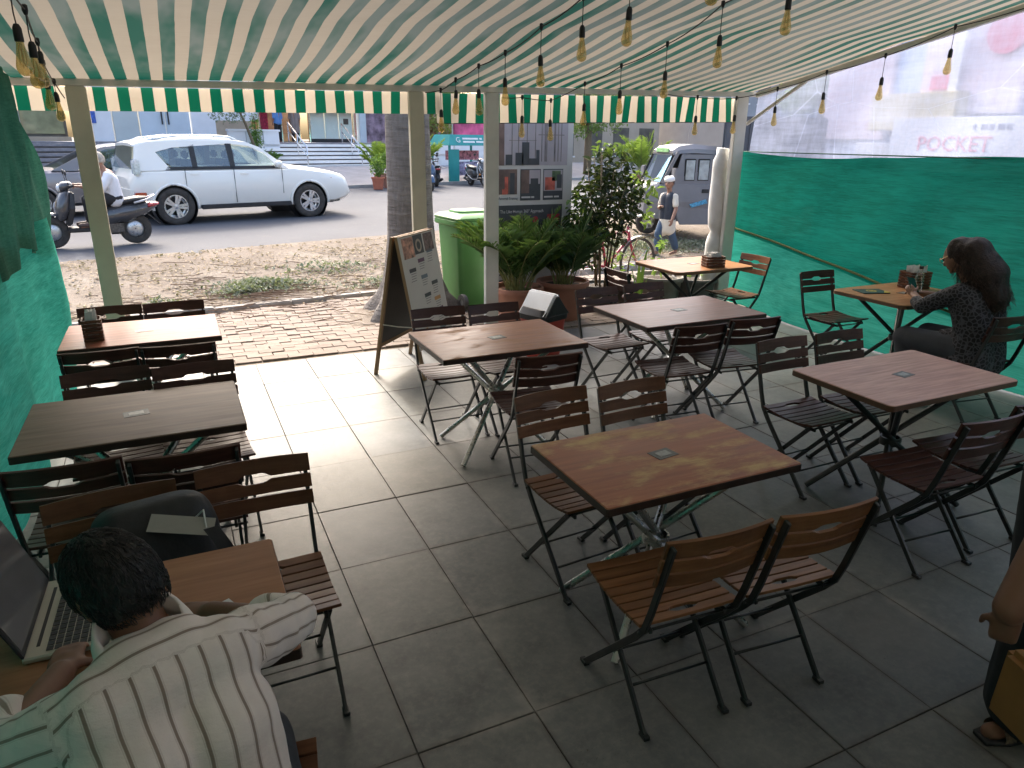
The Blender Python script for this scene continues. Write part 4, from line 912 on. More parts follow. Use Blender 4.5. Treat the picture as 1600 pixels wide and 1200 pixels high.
bx('wall', M_BW, -14, 14.0, 5.2, 10.5, .0, .5); bx('wall', M_BW, -14, 14.0, .3, 1.62, .25, .6)
bx('landing', M_STEPG, -14, 13.6, 1.55, 1.70, -2.6, .3)
# left: dim shopfront with mannequin window
bx('shop_window', M_DKG, -9, 1.1, 1.7, 5.2, .3, .5); bx('window_ledge', M_TAN, -9, 1.1, 1.70, 1.85, -.3, .3)
for x in (-7.5, -5, -2.6, -.4): bx('mullion', mat('mullion', (.32, .31, .28), .6), x-.05, x+.05, 1.85, 5.2, .2, .3)
bx('window_pane', mat('olive_pane', (.22, .23, .13), .2, coat=1., var=.4, scale=1.3), -2.5, 1.0, 1.95, 3.2, .24, .29)
bx('pilaster', M_BW, 1.45, 2.6, 1.7, 5.2, -.05, .3); bx('blue_notice', mat('blue_notice', (.05, .12, .45), .5, scale=14, var=.5), 1.62, 2.05, 2.35, 2.95, -.085, -.05)
bx('column', M_CHR, 1.28, 1.42, 1.7, 5.2, -.35, -.2)
bx('panel', mat('grey_sheet', (.52, .56, .55), .5, scale=2, var=.05), 2.65, 3.55, 1.7, 5.2, .02, .25); 
for x in (3.60, 4.56): bx('door', M_BG, x, x+.93, 1.72, 5.2, .03, .2, None, .01)
for x in (4.42, 4.66): bx('door_pull', M_BLACK, x-.02, x+.02, 2.35, 3.0, -.03, .03)
bx('panel', M_BW, 5.55, 6.5, 1.7, 5.2, .0, .25); bx('panel', M_TAN, 6.5, 8.0, 1.7, 2.55, .0, .25); bx('panel', M_BW, 6.5, 8.4, 2.55, 5.2, .02, .25)
pw = rf_empty('parapet_wall', 0, 14.2, 0, 'low white panelled wall beside the steps behind the white SUV', 'wall')
for x in (6.05, 6.72, 7.4): bx('panel', M_BW, x, x+.65, .5, 2.12, 0, .22, pw, .01)
bx('coping', M_BW, 6.02, 8.1, 2.12, 2.2, -.04, .26, pw, .01)
bx('interior', M_SHOP, 8.4, 10.6, 1.7, 5.2, .9, 1.1); bx('interior_floor', M_TAN, 8.4, 10.7, 1.68, 1.74, .1, .9)
bx('counter', mat('lit_counter', (.55, .33, .16), .5, scale=3, var=.3), 9.0, 10.5, 1.74, 2.05, .6, .85); bx('red_banner', mat('red_dotted_banner', (.45, .03, .07), .6, scale=18, var=.6), 8.42, 8.78, 1.95, 4.2, .1, .14)
for x in (8.36, 9.35, 10.15, 10.65): bx('frame_post', M_CHR, x-.035, x+.035, 1.7, 5.2, 0, .1)
for x in (10.72, 11.42, 12.12): bx('glass_panel', M_FROST, x, x+.67, 1.86, 5.2, .03, .07)
bx('black_base', M_BLACK, 10.7, 12.8, 1.7, 1.86, .02, .1); bx('door_notice', M_DKG, 12.35, 12.6, 2.5, 2.75, .005, .03); bx('soffit', mat('brown_soffit', (.30, .22, .17), .6), 8.4, 12.9, 3.0, 3.08, -.5, .0)
bx('column', M_CHR, 12.84, 12.96, 1.7, 5.2, -.1, .1); bx('column', mat('pale_blue_column', (.55, .66, .74), .5, var=.05), 13.1, 13.45, 1.6, 5.2, -.15, .25, None, .02)
mural = rf_empty('mural_wall', 0, 17.3, 0, 'mottled purple mural wall beyond the glass shop', 'wall')
cpart('wall_panel', mat('mural', (.26, .20, .27), .8, scale=2.6, var=.75), mural, lambda mb: mb.box((16.4, .15, 2.6), (5.6, .3, 4.6))); cpart('plinth', M_PAVE, mural, lambda mb: mb.box((16.4, .1, .7), (5.7, .5, .5)))
# hoardings and far buildings closing the view
def blockb(s_, t_, w_, h_, m, label, cat, extra=0., windows=0, group=None, wm=None):
    b_ = rf_empty('building', s_, t_, .2, label, cat, group, extra); bx('wall', m, -w_/2, w_/2, 0, h_, 0, 6., b_)
    for r_ in range(windows):
        for c_ in range(int(w_//2.2)):
            f_ = bx('window', wm or M_DKG, -w_/2+.6+c_*2.2, -w_/2+1.9+c_*2.2, .9+r_*3.0, 2.4+r_*3.0, -.02, .05, b_); bx('sill', M_BW, -w_/2+.55+c_*2.2, -w_/2+1.95+c_*2.2, .82+r_*3, .9+r_*3, -.1, .05, b_)
    bx('parapet', m, -w_/2-.1, w_/2+.1, h_, h_+.4, -.08, 6.1, b_); return b_
hb_ = rf_empty('hoarding', 16.4, 12.2, .2, 'pink printed hoarding behind the teal kiosk', 'hoarding')
cpart('board', mat('pink_print', (.55, .10, .22), .7, scale=1.1, var=.75), hb_, lambda mb: mb.box((1.6, 0, 2.35), (5.4, .1, 1.5)))
cpart('lower_board', M_BW, hb_, lambda mb: mb.box((1.0, -.04, 1.0), (7.0, .1, 1.0)))
for x in (-1.1, 1.6, 4.2): cpart('post', M_CHR, hb_, lambda mb: mb.box((x, .1, 1.6), (.1, .1, 3.2)))
fence = rf_empty('railing_fence', 12.2, 9.8, .3, 'white railing fence behind the parked scooters', 'fence')
for z in (.5, 1.0, 1.5): cpart('rail', M_BW, fence, lambda mb: mb.box((3, 0, z), (8.4, .05, .05)))
for k in range(11): cpart('picket', M_BW, fence, lambda mb: mb.box((-1.1+k*.83, 0, .8), (.05, .06, 1.6)))
blockb(27, 14, 9, 8, mat('ochre_building', (.45, .38, .30), .85, scale=1, var=.12), 'ochre building beyond the pink hoarding', 'building', 0, 2)
blockb(40, 11, 12, 9, mat('grey_building', (.34, .35, .37), .85, scale=1, var=.1), 'grey building far along the street', 'building', 0, 3)
blockb(54, 9, 12, 10, M_BW, 'white building at the far end of the street', 'building', 0, 3)
blockb(-22, 17, 14, 9, M_TAN, 'tan building past the grey steps', 'building', 0, 3)
# teal kiosk with lettered fascia
M_TEAL = mat('teal_paint', (.03, .30, .28), .5, scale=3, var=.12)
ki = rf_empty('kiosk', 12.35, 8.35, .26, 'teal street kiosk with white lettering on its sloped roof board', 'kiosk')
for x, y in ((0, 0), (1.9, 0), (0, 1.2), (1.9, 1.2)): cpart('post', M_TEAL, ki, lambda mb: mb.box((x, y, .75), (.07, .07, 1.5)))
cpart('side_panel', M_TEAL, ki, lambda mb: mb.box((.20, -.02, .68), (.44, .05, 1.2))); cpart('counter', mat('kiosk_stock', (.30, .25, .35), .7, scale=9, var=.8), ki, lambda mb: mb.box((1.1, .4, .55), (1.4, .5, .5)))
cpart('shelf_stock', mat('kiosk_goods', (.45, .16, .18), .7, scale=14, var=.8), ki, lambda mb: mb.box((1.1, .7, 1.05), (1.5, .2, .35)))
cpart('roof_board', M_TEAL, ki, lambda mb: mb.loft([[(-.12, -.16, 1.42), (2.1, -.16, 1.42), (2.1, 1.3, 1.42), (-.12, 1.3, 1.42)], [(.05, .02, 1.82), (1.95, .02, 1.82), (1.95, 1.1, 1.82), (.05, 1.1, 1.82)]]), bevel=.01)
M_WLET = mat('white_lettering', (.75, .75, .73), .5)
inst('emblem_letter', text_mesh('G', .30, M_WLET), ki, (.35, -.085, 1.62), (R(66), 0, 0))
for x_, w_, dz in ((.95, .75, .06), (1.45, .12, .06), (.85, .55, -.07), (1.40, .40, -.07)): cpart('lettering', M_WLET, ki, lambda mb: mb.box((0, 0, 0), (w_, .07, .004)), loc=(x_, -.078+dz*.42, 1.62+dz*.9), rot=(R(66), 0, 0))

# ------------------------------------------------------------------ potted and planted greenery
M_TERRA = mat('terracotta_plastic', (.36, .17, .115), .7, scale=6, var=.15, bump=.1); M_TERRA2 = mat('red_clay', (.50, .16, .09), .75, scale=6, var=.12); M_POTG = mat('grey_pot', (.13, .125, .115), .75, scale=8, var=.25); M_POTP = mat('pale_rim_pot', (.30, .27, .23), .75, scale=8, var=.2)
M_EARTH = mat('potting_soil', (.045, .032, .022), .95, scale=30, var=.5, bump=.6)
M_PALM = leafmat('palm_leaf', (.028, .070, .018, 1), (.10, .19, .045, 1), .25, .4); M_PALMY = leafmat('palm_leaf_yellow', (.18, .28, .04, 1), (.36, .46, .09, 1), .45, .4)
M_FIC = leafmat('ficus_leaf', (.008, .020, .009, 1), (.022, .045, .018, 1), .08, .32); M_FICY = leafmat('ficus_young_leaf', (.05, .11, .02, 1), (.16, .27, .06, 1), .3, .35)
M_STEM = mat('plant_stem', (.16, .12, .07), .8, scale=30, var=.3); M_CANE = mat('palm_cane', (.22, .24, .08), .6, scale=20, var=.3)
M_SHRUB = leafmat('shrub_leaf', (.07, .16, .03, 1), (.20, .34, .07, 1), .35, .45)
def pot(par, r, h, m, rim=.03, nm='pot'):
    p_ = cpart(nm, m, par, lambda mb: mb.lathe([(r*.72, 0), (r*.93, h*.86), (r*.95, h*.88), (r+rim*.3, h*.88), (r+rim*.5, h*.94), (r+rim*.3, h), (r*.93, h), (r*.88, h*.9), (r*.5, h*.86), (.01, h*.86)], 32), smooth='auto')
    cpart('soil', M_EARTH, par, lambda mb: mb.lathe([(r*.9, h*.87), (r*.5, h*.90), (.01, h*.89)], 20, cap=False), smooth=True)
def frond(mb, stem, base, az, L, lean, droop, nl=26, lw=.018, ll=.26):
    nl = max(10, int(nl*.7)); lw = .0085 if ll < .35 else .016; ll *= 1.15
    pts = []
    for i in range(11):
        t = i/10; r_ = L*(math.sin(lean)*t+droop*t*t*.55); z = L*(math.cos(lean)*t-droop*t*t*.6); pts.append(Vector(base)+Vector((math.cos(az)*r_, math.sin(az)*r_, z)))
    stem.tube(pts, [.006*(1-.75*i/10)+.001 for i in range(11)], 5)
    for i in range(nl):
        t = .22+.78*i/nl; f = t*10; k = min(9, int(f)); p_ = pts[k].lerp(pts[k+1], f-k); d = (pts[k+1]-pts[k]).normalized(); sd = d.cross(Vector((0, 0, 1)))
        if sd.length < .1: sd = Vector((math.sin(az), -math.cos(az), 0))
        sd.normalize(); up = sd.cross(d); l_ = ll*(math.sin(math.pi*min(1, t*.82+.18))**.7)*random.uniform(.85, 1.1)
        for s_ in (-1, 1):
            dr = (sd*s_*.62+d*.75+up*random.uniform(.1, .4)).normalized(); e = p_+dr*l_-Vector((0, 0, l_*random.uniform(.12, .35))); mdl = p_+dr*l_*.5+up*.01; w_ = d*lw*.5
            mb.add([p_, mdl-w_, e, mdl+w_], [(0, 1, 2), (0, 2, 3)])
def palm(par, base_z, n, L, ml, seed, lean=(.12, .75), ll=.26, spread=.06, nl=26):
    random.seed(seed); mb, stm = MB(), MB()
    for i in range(n):
        a = random.uniform(0, 6.28); rr = random.uniform(0, spread); frond(mb, stm, (math.cos(a)*rr, math.sin(a)*rr, base_z), a+random.uniform(-.6, .6), L*random.uniform(.6, 1.05), random.uniform(*lean), random.uniform(.15, .55), nl, .013, ll)
    mb.build('fronds', ml, par); stm.build('canes', M_CANE, par)
def leaf_cloud(mb, c, rad, n, L, seed, flat=1., shell=.0, droop=.3):
    random.seed(seed)
    for i in range(n):
        while True:
            v = Vector((random.uniform(-1, 1), random.uniform(-1, 1), random.uniform(-1, 1)))
            if shell*shell < v.length_squared < 1: break
        p_ = Vector(c)+Vector((v.x*rad[0], v.y*rad[1], v.z*rad[2])); l_ = L*random.uniform(.6, 1.15); w_ = l_*random.uniform(.38, .52)
        M_ = Matrix.Translation(p_) @ Euler((random.gauss(0, .6), random.gauss(droop, .5), random.uniform(0, 6.28))).to_matrix().to_4x4()
        mb.add([(0, 0, 0), (l_*.35, -w_/2, .012*flat), (l_*.7, -w_*.36, .008), (l_, 0, -l_*.12), (l_*.7, w_*.36, .008), (l_*.35, w_/2, .012*flat), (l_*.45, 0, -.006)], [(0, 1, 6), (1, 2, 6), (2, 3, 6), (3, 4, 6), (4, 5, 6), (5, 0, 6)], M_)
# palms in terracotta pots at the terrace edge
pp = empty('potted_palm', (3.30, 6.86, 0), 0, 'bushy areca palm in a terracotta pot beside the white post', 'potted plant', 'potted palms at the terrace edge'); pot(pp, .275, .44, M_TERRA); palm(pp, .38, 46, 1.02, M_PALM, 11, (.03, .46), .28, .13, 26)
pp = empty('potted_palm', (3.93, 6.98, 0), 0, 'darker areca palm in the wider terracotta pot by the glossy ficus', 'potted plant', 'potted palms at the terrace edge'); pot(pp, .29, .44, M_TERRA); palm(pp, .38, 36, .95, leafmat('palm_leaf_dark', (.02, .055, .018, 1), (.06, .12, .035, 1), .25, .4), 12, (.05, .5), .28, .10, 22)
# ficus
fc = empty('potted_ficus', (4.62, 7.25, 0), 0, 'tall bushy ficus with glossy dark leaves in a black pot', 'potted plant'); pot(fc, .24, .30, M_POTG)
def ficus_stems(mb):
    random.seed(5)
    for i in range(9):
        a = random.uniform(0, 6.28); x, y = math.cos(a)*.07, math.sin(a)*.07; tx, ty = math.cos(a)*random.uniform(.1, .35), math.sin(a)*random.uniform(.1, .35)
        mb.tube([(x, y, .25), (x*1.4+tx*.15, y*1.4+ty*.15, .7), (x+tx*.5, y+ty*.5, 1.15), (x+tx, y+ty, random.uniform(1.4, 1.85))], [.011, .010, .008, .004], 6)
cpart('stems', M_STEM, fc, ficus_stems, smooth=True)
mb = MB(); leaf_cloud(mb, (-.02, 0, 1.18), (.42, .36, .46), 700, .115, 21); leaf_cloud(mb, (.05, 0, 1.62), (.28, .26, .26), 230, .11, 22); leaf_cloud(mb, (-.28, -.05, .92), (.24, .24, .22), 200, .11, 23); leaf_cloud(mb, (.36, 0, 1.34), (.2, .2, .26), 130, .11, 24); leaf_cloud(mb, (-.22, 0, .62), (.2, .2, .2), 60, .09, 29)
mb.build('foliage', M_FIC, fc)
mb = MB(); leaf_cloud(mb, (.48, 0, 1.42), (.2, .2, .22), 60, .12, 25); leaf_cloud(mb, (.02, 0, 1.86), (.22, .2, .08), 34, .12, 26); leaf_cloud(mb, (-.42, 0, 1.22), (.14, .16, .16), 24, .11, 27); leaf_cloud(mb, (.62, 0, 1.12), (.12, .1, .2), 20, .11, 28); mb.build('young_leaves', M_FICY, fc)
# snake plant pot, big pots behind the napkin crate table
sp = empty('potted_snake_plant', (4.72, 6.62, 0), 0, 'small potted plant with upright sword leaves behind the crate table', 'potted plant'); pot(sp, .17, .26, mat('maroon_pot', (.10, .03, .025), .6))
for k, (a, h_) in enumerate(((.3, .62), (2.2, .42), (4.0, .48), (5.2, .30))):
    cpart('leaf', M_SHRUB, sp, lambda mb: mb.loft([[(math.cos(a)*.03+w_*.045*math.cos(a+1.6)+math.cos(a)*.1*t*t, math.sin(a)*.03+w_*.045*math.sin(a+1.6)+math.sin(a)*.1*t*t, .22+h_*t) for w_ in (-(1-t**3)*.6, 0, (1-t**3)*.6)] for t in (0, .25, .5, .75, 1)], closed=False, cap=False))
for (x, y, r_, h_, m_, lab) in ((5.22, 6.92, .30, .42, M_POTP, 'wide dark pot with pale rim and broken bits behind the crate table'), (5.62, 6.75, .26, .40, M_POTG, 'dark low pot next to the rolled sheeting')):
    q = empty('planter_pot', (x, y, 0), 0, lab, 'plant pot'); pot(q, r_, h_, m_, .04)
    random.seed(int(x*10)); mb = MB(); leaf_cloud(mb, (0, 0, h_+.10), (.12, .12, .12), 26, .08, 31); mb.build('seedlings', M_SHRUB, q)
# leafy sapling with arching stem between the pots
sg_ = empty('potted_sapling', (4.98, 7.25, 0), 0, 'thin arching sapling with pale leaves near the bicycle', 'potted plant'); pot(sg_, .15, .24, M_POTG)
cpart('stem', M_STEM, sg_, lambda mb: mb.tube([(0, 0, .2), (.02, 0, .55), (.12, 0, .80), (.35, .02, .84), (.52, .03, .74)], [.012, .010, .009, .007, .004], 6), smooth=True)
mb = MB(); leaf_cloud(mb, (.5, .03, .74), (.12, .1, .08), 14, .12, 33); leaf_cloud(mb, (-.1, 0, .5), (.2, .15, .2), 22, .10, 34); mb.build('foliage', M_SHRUB, sg_)
# street-side plants
def shrub_pot(s_, t_, r_, h_, lab, cloud, m_=M_TERRA2, lm=M_SHRUB, zz=.27):
    q = rf_empty('potted_shrub', s_, t_, zz, lab, 'potted plant', 'potted plants across the street'); pot(q, r_, h_, m_); mb = MB()
    for i, (c, rad, n_, L_) in enumerate(cloud): leaf_cloud(mb, c, rad, n_, L_, 40+i)
    mb.build('foliage', lm, q); cpart('stems', M_STEM, q, lambda mb: [mb.tube([(0, 0, h_*.8), (.05*k, .03*k, h_+.5)], .012, 5) for k in (-1, 0, 1)]); return q
shrub_pot(8.45, 7.0, .22, .40, 'bright green shrub in a red clay pot across the street', [((0, 0, .78), (.26, .26, .36), 320, .12)])
shrub_pot(9.15, 7.5, .24, .42, 'dull green shrub in a clay pot half behind the tree trunk', [((0, 0, .9), (.32, .3, .4), 300, .13)], M_TERRA)
for (s_, t_, L_, lab, sd, ml) in ((9.3, 8.3, 1.5, 'tall yellowish areca palm beside the white steps', 51, M_PALMY), (10.7, 8.0, 1.75, 'bright yellow-green areca palm behind the blue scooter', 52, M_PALMY), (17.5, 3.2, 1.9, 'bright palm seen past the banner beside the carrier', 53, M_PALMY), (7.0, 13.2, .9, 'small grey-green shrub beside the white parapet', 54, M_SHRUB)):
    q = rf_empty('areca_palm', s_, t_, .3, lab, 'palm'); pot(q, .26, .42, M_TERRA); palm(q, .40, 26, L_, ml, sd, (.05, .55), .42, .12)
tr_ = rf_empty('small_tree', 6.55, 13.7, .8, 'small grey-leaved tree leaning beside the glass doors', 'tree')
cpart('trunk', M_STEM, tr_, lambda mb: mb.tube([(.35, 0, 0), (.25, 0, .8), (0, 0, 1.6), (-.3, 0, 2.3)], [.07, .06, .05, .03], 7), smooth=True); mb = MB(); leaf_cloud(mb, (-.6, 0, 2.1), (.8, .6, .55), 500, .12, 61); leaf_cloud(mb, (.3, 0, 2.7), (.7, .6, .5), 400, .12, 62); mb.build('crown', leafmat('grey_leaf', (.14, .17, .12, 1), (.30, .34, .27, 1), .3), tr_)
cl = rf_empty('climbing_plant', 7.05, 14.1, .8, 'bright green climbing plant on the white panelled wall', 'plant'); mb = MB(); leaf_cloud(mb, (0, 0, 1.1), (.22, .16, .95), 520, .12, 63); mb.build('foliage', M_SHRUB, cl); cpart('stems', M_STEM, cl, lambda mb: mb.tube([(0, 0, 0), (.03, 0, 1), (0, 0, 1.9)], .02, 5))
for (s_, t_, h_, rr, lab, sd) in ((21, 9.5, 6.5, 2.0, 'leafy street tree beyond the parked cars', 71), (30, 3.0, 6, 2.2, 'spreading street tree far down the road', 72), (16, 15, 5.5, 1.6, 'leafy tree behind the mural wall', 73), (-9, 15.0, 5.5, 1.6, 'leafy tree standing by the dim shop windows', 74)):
    q = rf_empty('street_tree', s_, t_, .25, lab, 'tree', 'street trees across the road')
    cpart('trunk', M_STEM, q, lambda mb: (mb.tube([(0, 0, -.1), (.05, .05, h_*.3), (-.05, .1, h_*.6), (0, 0, h_*.9)], [.2, .16, .12, .04], 9), mb.tube([(.0, .05, h_*.4), (.7, .2, h_*.6), (1.1, .3, h_*.8)], [.1, .07, .03], 7), mb.tube([(.0, .05, h_*.35), (-.8, -.2, h_*.55), (-1.2, -.3, h_*.75)], [.1, .07, .03], 7)), smooth=True)
    mb = MB(); random.seed(sd)
    for k in range(9): leaf_cloud(mb, (random.uniform(-1, 1)*rr*.7, random.uniform(-1, 1)*rr*.6, h_*random.uniform(.38, .95)), (rr*.5, rr*.5, rr*.36), 330, .2, sd*10+k)
    mb.build('crown', leafmat('tree_leaf', (.05, .10, .03, 1), (.15, .24, .07, 1), .35), q)
# parked cars far right, seen past the banner
M_CARB = paint('blue_car_paint', (.05, .07, .12)); 
# ------------------------------------------------------------------ the big tree beside the pavement
def bark():
    b = N('ringed_bark'); v = b.coord('Object', (1, 1, 1)); n1 = b.noise(b.coord('Object', (1.2, 1.2, 9)), 3, 6, .65); n2 = b.noise(b.coord('Object', (6, 6, 1.4)), 5, 6, .7); n3 = b.noise(v, 30, 4)
    c = b.ramp(b.math('MULTIPLY_ADD', n1, .6, b.math('MULTIPLY', n2, .4)), [(.34, (.115, .103, .094)), (.52, (.195, .178, .165)), (.7, (.28, .262, .245))])
    b.surf(b.pbsdf(color=c, rough=.92, normal=b.bump(b.math('ADD', n1, b.math('MULTIPLY', n2, .8)), .9, .03), spec=.15)); return b.m
M_BARK = bark()
tree = empty('street_tree', (2.42, 7.86, 0), 0, 'large grey-barked tree trunk growing through the pavement behind the menu board', 'tree')
secs = []
for i in range(46):
    z = -.12+i*.17; r_ = .262+.30*math.exp(-max(0, z)/.30)-.012*z; sec_ = []
    for k in range(28):
        a = 2*math.pi*k/28; lob = 1+.28*math.exp(-max(0, z)/.3)*math.cos(a*5+.6)+.02*math.sin(a*7+z*3)+.012*math.sin(z*23+a); sec_.append((math.cos(a)*r_*lob+.03*z*.3-.10*smooth01((z-.0)/3.)*0, math.sin(a)*r_*lob, z))
    secs.append(sec_)
cpart('trunk', M_BARK, tree, lambda mb: (mb.loft(secs), mb.tube([(.05, 0, 5.2), (1.2, .3, 6.6), (2.6, .5, 7.8)], [.17, .13, .05], 9), mb.tube([(.0, 0, 5.6), (-1.2, .6, 7.0), (-2.3, .9, 8.2)], [.16, .12, .05], 9), mb.tube([(.1, 0, 6.6), (.3, 1.2, 7.8), (.4, 2.1, 8.8)], [.15, .1, .04], 9)), smooth=True)
mb = MB(); random.seed(88)
for k in range(14): leaf_cloud(mb, (random.uniform(-2.6, 2.8), random.uniform(-.6, 2.2), random.uniform(7.2, 9.4)), (.9, .9, .6), 260, .17, 880+k)
mb.build('crown', leafmat('tree_leaf_dark', (.04, .09, .025, 1), (.12, .2, .06, 1), .3), tree)
cpart('root_mound', M_SOIL, tree, lambda mb: mb.grid(24, 24, lambda u, v: ((u-.5)*1.9-.1, (v-.5)*1.5, .0+.085*math.exp(-(((u-.5)*2.6)**2+((v-.5)*2.6)**2)*1.6)*(1+.25*hsh(u*20, v*20))-.012)), smooth=True)
t2 = empty('slim_tree', (4.36, 8.2, 0), 0, 'slim pale brown trunk leaning behind the banner', 'tree'); cpart('trunk', mat('flaky_bark', (.42, .28, .17), .9, scale=12, var=.35, bump=.6, bscale=20), t2, lambda mb: mb.tube([(-.15, 0, -.05), (-.10, 0, 1.0), (.04, 0, 1.7), (.22, .05, 2.4), (.4, .1, 4.5)], [.09, .08, .075, .075, .05], 10), smooth=True)
mb = MB(); leaf_cloud(mb, (.5, .2, 5.0), (.9, .9, .7), 500, .15, 91); mb.build('crown', M_SHRUB, t2)

# ================================================================== PROPS AT THE TERRACE EDGE
# printed gym banner on a stand, facing the terrace
M_BANW = mat('banner_white', (.50, .49, .49), .55, var=.04); M_BAND = mat('banner_dark', (.045, .05, .06), .5, var=.2); M_BANR = mat('banner_red', (.30, .02, .035), .5, var=.1)
M_BANP = mat('banner_photo_light', (.34, .31, .34), .5, scale=3, var=.12); M_BANB = mat('banner_photo_brown', (.13, .085, .075), .5, scale=5, var=.45); M_BANG = mat('banner_photo_grey', (.17, .15, .155), .5, scale=5, var=.4); M_BANS = mat('banner_skin_red', (.45, .10, .07), .5, scale=9, var=.6); M_BANK = mat('banner_green', (.08, .12, .06), .5, scale=14, var=.7)
bn = empty('standee_banner', (3.765, 7.42, .37), 0, 'tall printed fitness banner standing behind the potted palms', 'banner')
bn.scale = (.8, 1, 1)
cpart('panel', M_BANW, bn, lambda mb: mb.box((0, .012, 1.0), (1.22, .02, 2.48)))
for x in (-.5, .5): cpart('stand_leg', M_BLACK, bn, lambda mb: mb.box((x, .05, .2), (.04, .05, 1.1)))
cpart('foot', M_BLACK, bn, lambda mb: mb.box((0, .03, -.32), (1.2, .25, .1)))
def bp(nm, m, x0_, x1_, z0_, z1_, lay=1): return cpart(nm, m, bn, lambda mb: mb.box(((x0_+x1_)/2, .001-.0012*lay, (z0_+z1_)/2), (x1_-x0_, .0016, z1_-z0_)))
bp('photo', M_BANP, -.60, .52, 1.30, 2.20); bp('photo_shade', M_BANG, -.60, .52, 1.88, 2.2, 2); bp('photo_shade', M_BANB, -.6, -.47, 1.30, 1.88, 2)
for x in (-.36, -.26, -.13, 0, .10, .15, .18, .30, .36, .41): bp('window_bar', M_BANG, x, x+.012+(.012 if x in (.15, .30) else 0), 1.34, 1.88, 3)
bp('window_bar', M_BANG, .05, .46, 1.62, 1.628, 3); bp('window_bar', M_BANG, -.40, .02, 1.56, 1.566, 3)
for (x, w_, h_) in ((-.45, .10, .11), (-.30, .12, .13), (-.20, .11, .24), (-.1, .12, .07), (.02, .05, .16)): bp('machine', M_BAND, x, x+w_, 1.305, 1.305+h_, 4)
bp('thumbnail', M_BANB, -.56, -.27, .99, 1.26, 1); bp('figure', M_BANS, -.46, -.41, 1.0, 1.18, 2); bp('figure', M_BANS, -.50, -.42, .99, 1.05, 3); bp('figure', M_BAND, -.38, -.31, .99, 1.22, 2)
bp('thumbnail', M_BAND, -.22, .10, .92, 1.26, 1); bp('thumbnail_picture', M_BANB, -.21, -.08, 1.0, 1.25, 2); bp('thumbnail_picture', M_BANP, -.08, .09, 1.1, 1.25, 2); bp('machine', M_BAND, -.06, .06, 1.02, 1.16, 3)
bp('thumbnail', M_BAND, .14, .46, .92, 1.26, 1); bp('thumbnail_picture', M_BANP, .15, .45, 1.02, 1.25, 2); bp('figure', M_BANS, .17, .33, 1.03, 1.17, 3); bp('figure', M_BANK, .28, .42, 1.13, 1.24, 3); bp('figure', M_BAND, .36, .44, 1.05, 1.2, 4)
bp('dark_panel', M_BAND, -.56, .46, .16, .87, 1); bp('red_box', M_BANR, .22, .42, .50, .76, 2)
cpart('red_badge', M_BANR, bn, lambda mb: mb.lathe([(.001, 0), (.042, 0), (.042, .002), (.001, .002)], 20, Matrix.Translation((.03, -.0015, .70)) @ Matrix.Rotation(R(90), 4, 'X')))
for (t_, sz, x, z, m) in (('Personal Training', .042, -.555, .945, M_BAND), ('The Like Human 360° Approach', .052, -.53, .80, M_BANW)):
    inst('lettering', text_mesh(t_, sz, m, .0006, 'LEFT'), bn, (x, -.0032, z), (R(90), 0, 0))
for x0_, x1_, z_, m_ in ((-.20, -.06, .955, M_BANW), (-.045, .0, .955, M_BANW), (.16, .30, .955, M_BANW), (.32, .40, .955, M_BANW), (-.54, -.36, .09, M_BAND), (-.34, -.24, .09, M_BAND), (-.54, -.40, .02, M_BAND)): bp('text_line', m_, x0_, x1_, z_-.009, z_+.009, 3)
# green wheelie bin
M_BIN = mat('green_bin_plastic', (.085, .25, .07), .45, scale=3, var=.10, bump=.04); wb_ = empty('wheelie_bin', (3.20, 8.02, 0), R(6), 'bright green wheelie bin standing behind the white post', 'wheelie bin')
def rrect(w_, d_, z, r_=.05, n=4):
    p_ = []
    for cx, cy, a0 in ((w_/2-r_, d_/2-r_, 0), (-w_/2+r_, d_/2-r_, 90), (-w_/2+r_, -d_/2+r_, 180), (w_/2-r_, -d_/2+r_, 270)):
        for k in range(n+1): a = R(a0+90*k/n); p_.append((cx+r_*math.cos(a), cy+r_*math.sin(a), z))
    return p_
cpart('bin_body', M_BIN, wb_, lambda mb: mb.loft([rrect(.46, .46, .05), rrect(.50, .50, .3), rrect(.56, .56, .98), rrect(.56, .56, 1.0)]), smooth='auto')
cpart('rim', M_BIN, wb_, lambda mb: mb.loft([rrect(.60, .60, .985), rrect(.63, .63, 1.0), rrect(.63, .63, 1.045), rrect(.60, .60, 1.055)]), smooth='auto')
for k in range(5): cpart('rib', M_BIN, wb_, lambda mb: mb.box((-.22+k*.11, -.288, .955), (.015, .03, .07)))
cpart('lid', M_BIN, wb_, lambda mb: mb.loft([rrect(.62, .64, 1.056), rrect(.63, .65, 1.08), rrect(.56, .56, 1.115, .08), rrect(.42, .34, 1.125, .08), rrect(.40, .32, 1.15, .08)]), smooth='auto')
cpart('handle', M_BIN, wb_, lambda mb: mb.tube([(-.25, .36, 1.03), (.25, .36, 1.03)], .02, 8), smooth=True)
for x in (-.24, .24):
    o = cpart('wheel', mat('bin_wheel', (.10, .10, .10), .8), wb_, lambda mb: mb.lathe([(.05, -.025), (.10, -.025), (.105, 0), (.10, .025), (.05, .025), (.05, -.025)], 20, Matrix.Translation((x, -.30, .105)) @ Matrix.Rotation(R(90), 4, 'Y'), cap=False), smooth='auto')
    cpart('hub', mat('bin_hub', (.25, .25, .25), .6), o, lambda mb: mb.lathe([(.052, -.018), (.052, .018)], 16, Matrix.Translation((x, -.30, .105)) @ Matrix.Rotation(R(90), 4, 'Y')))
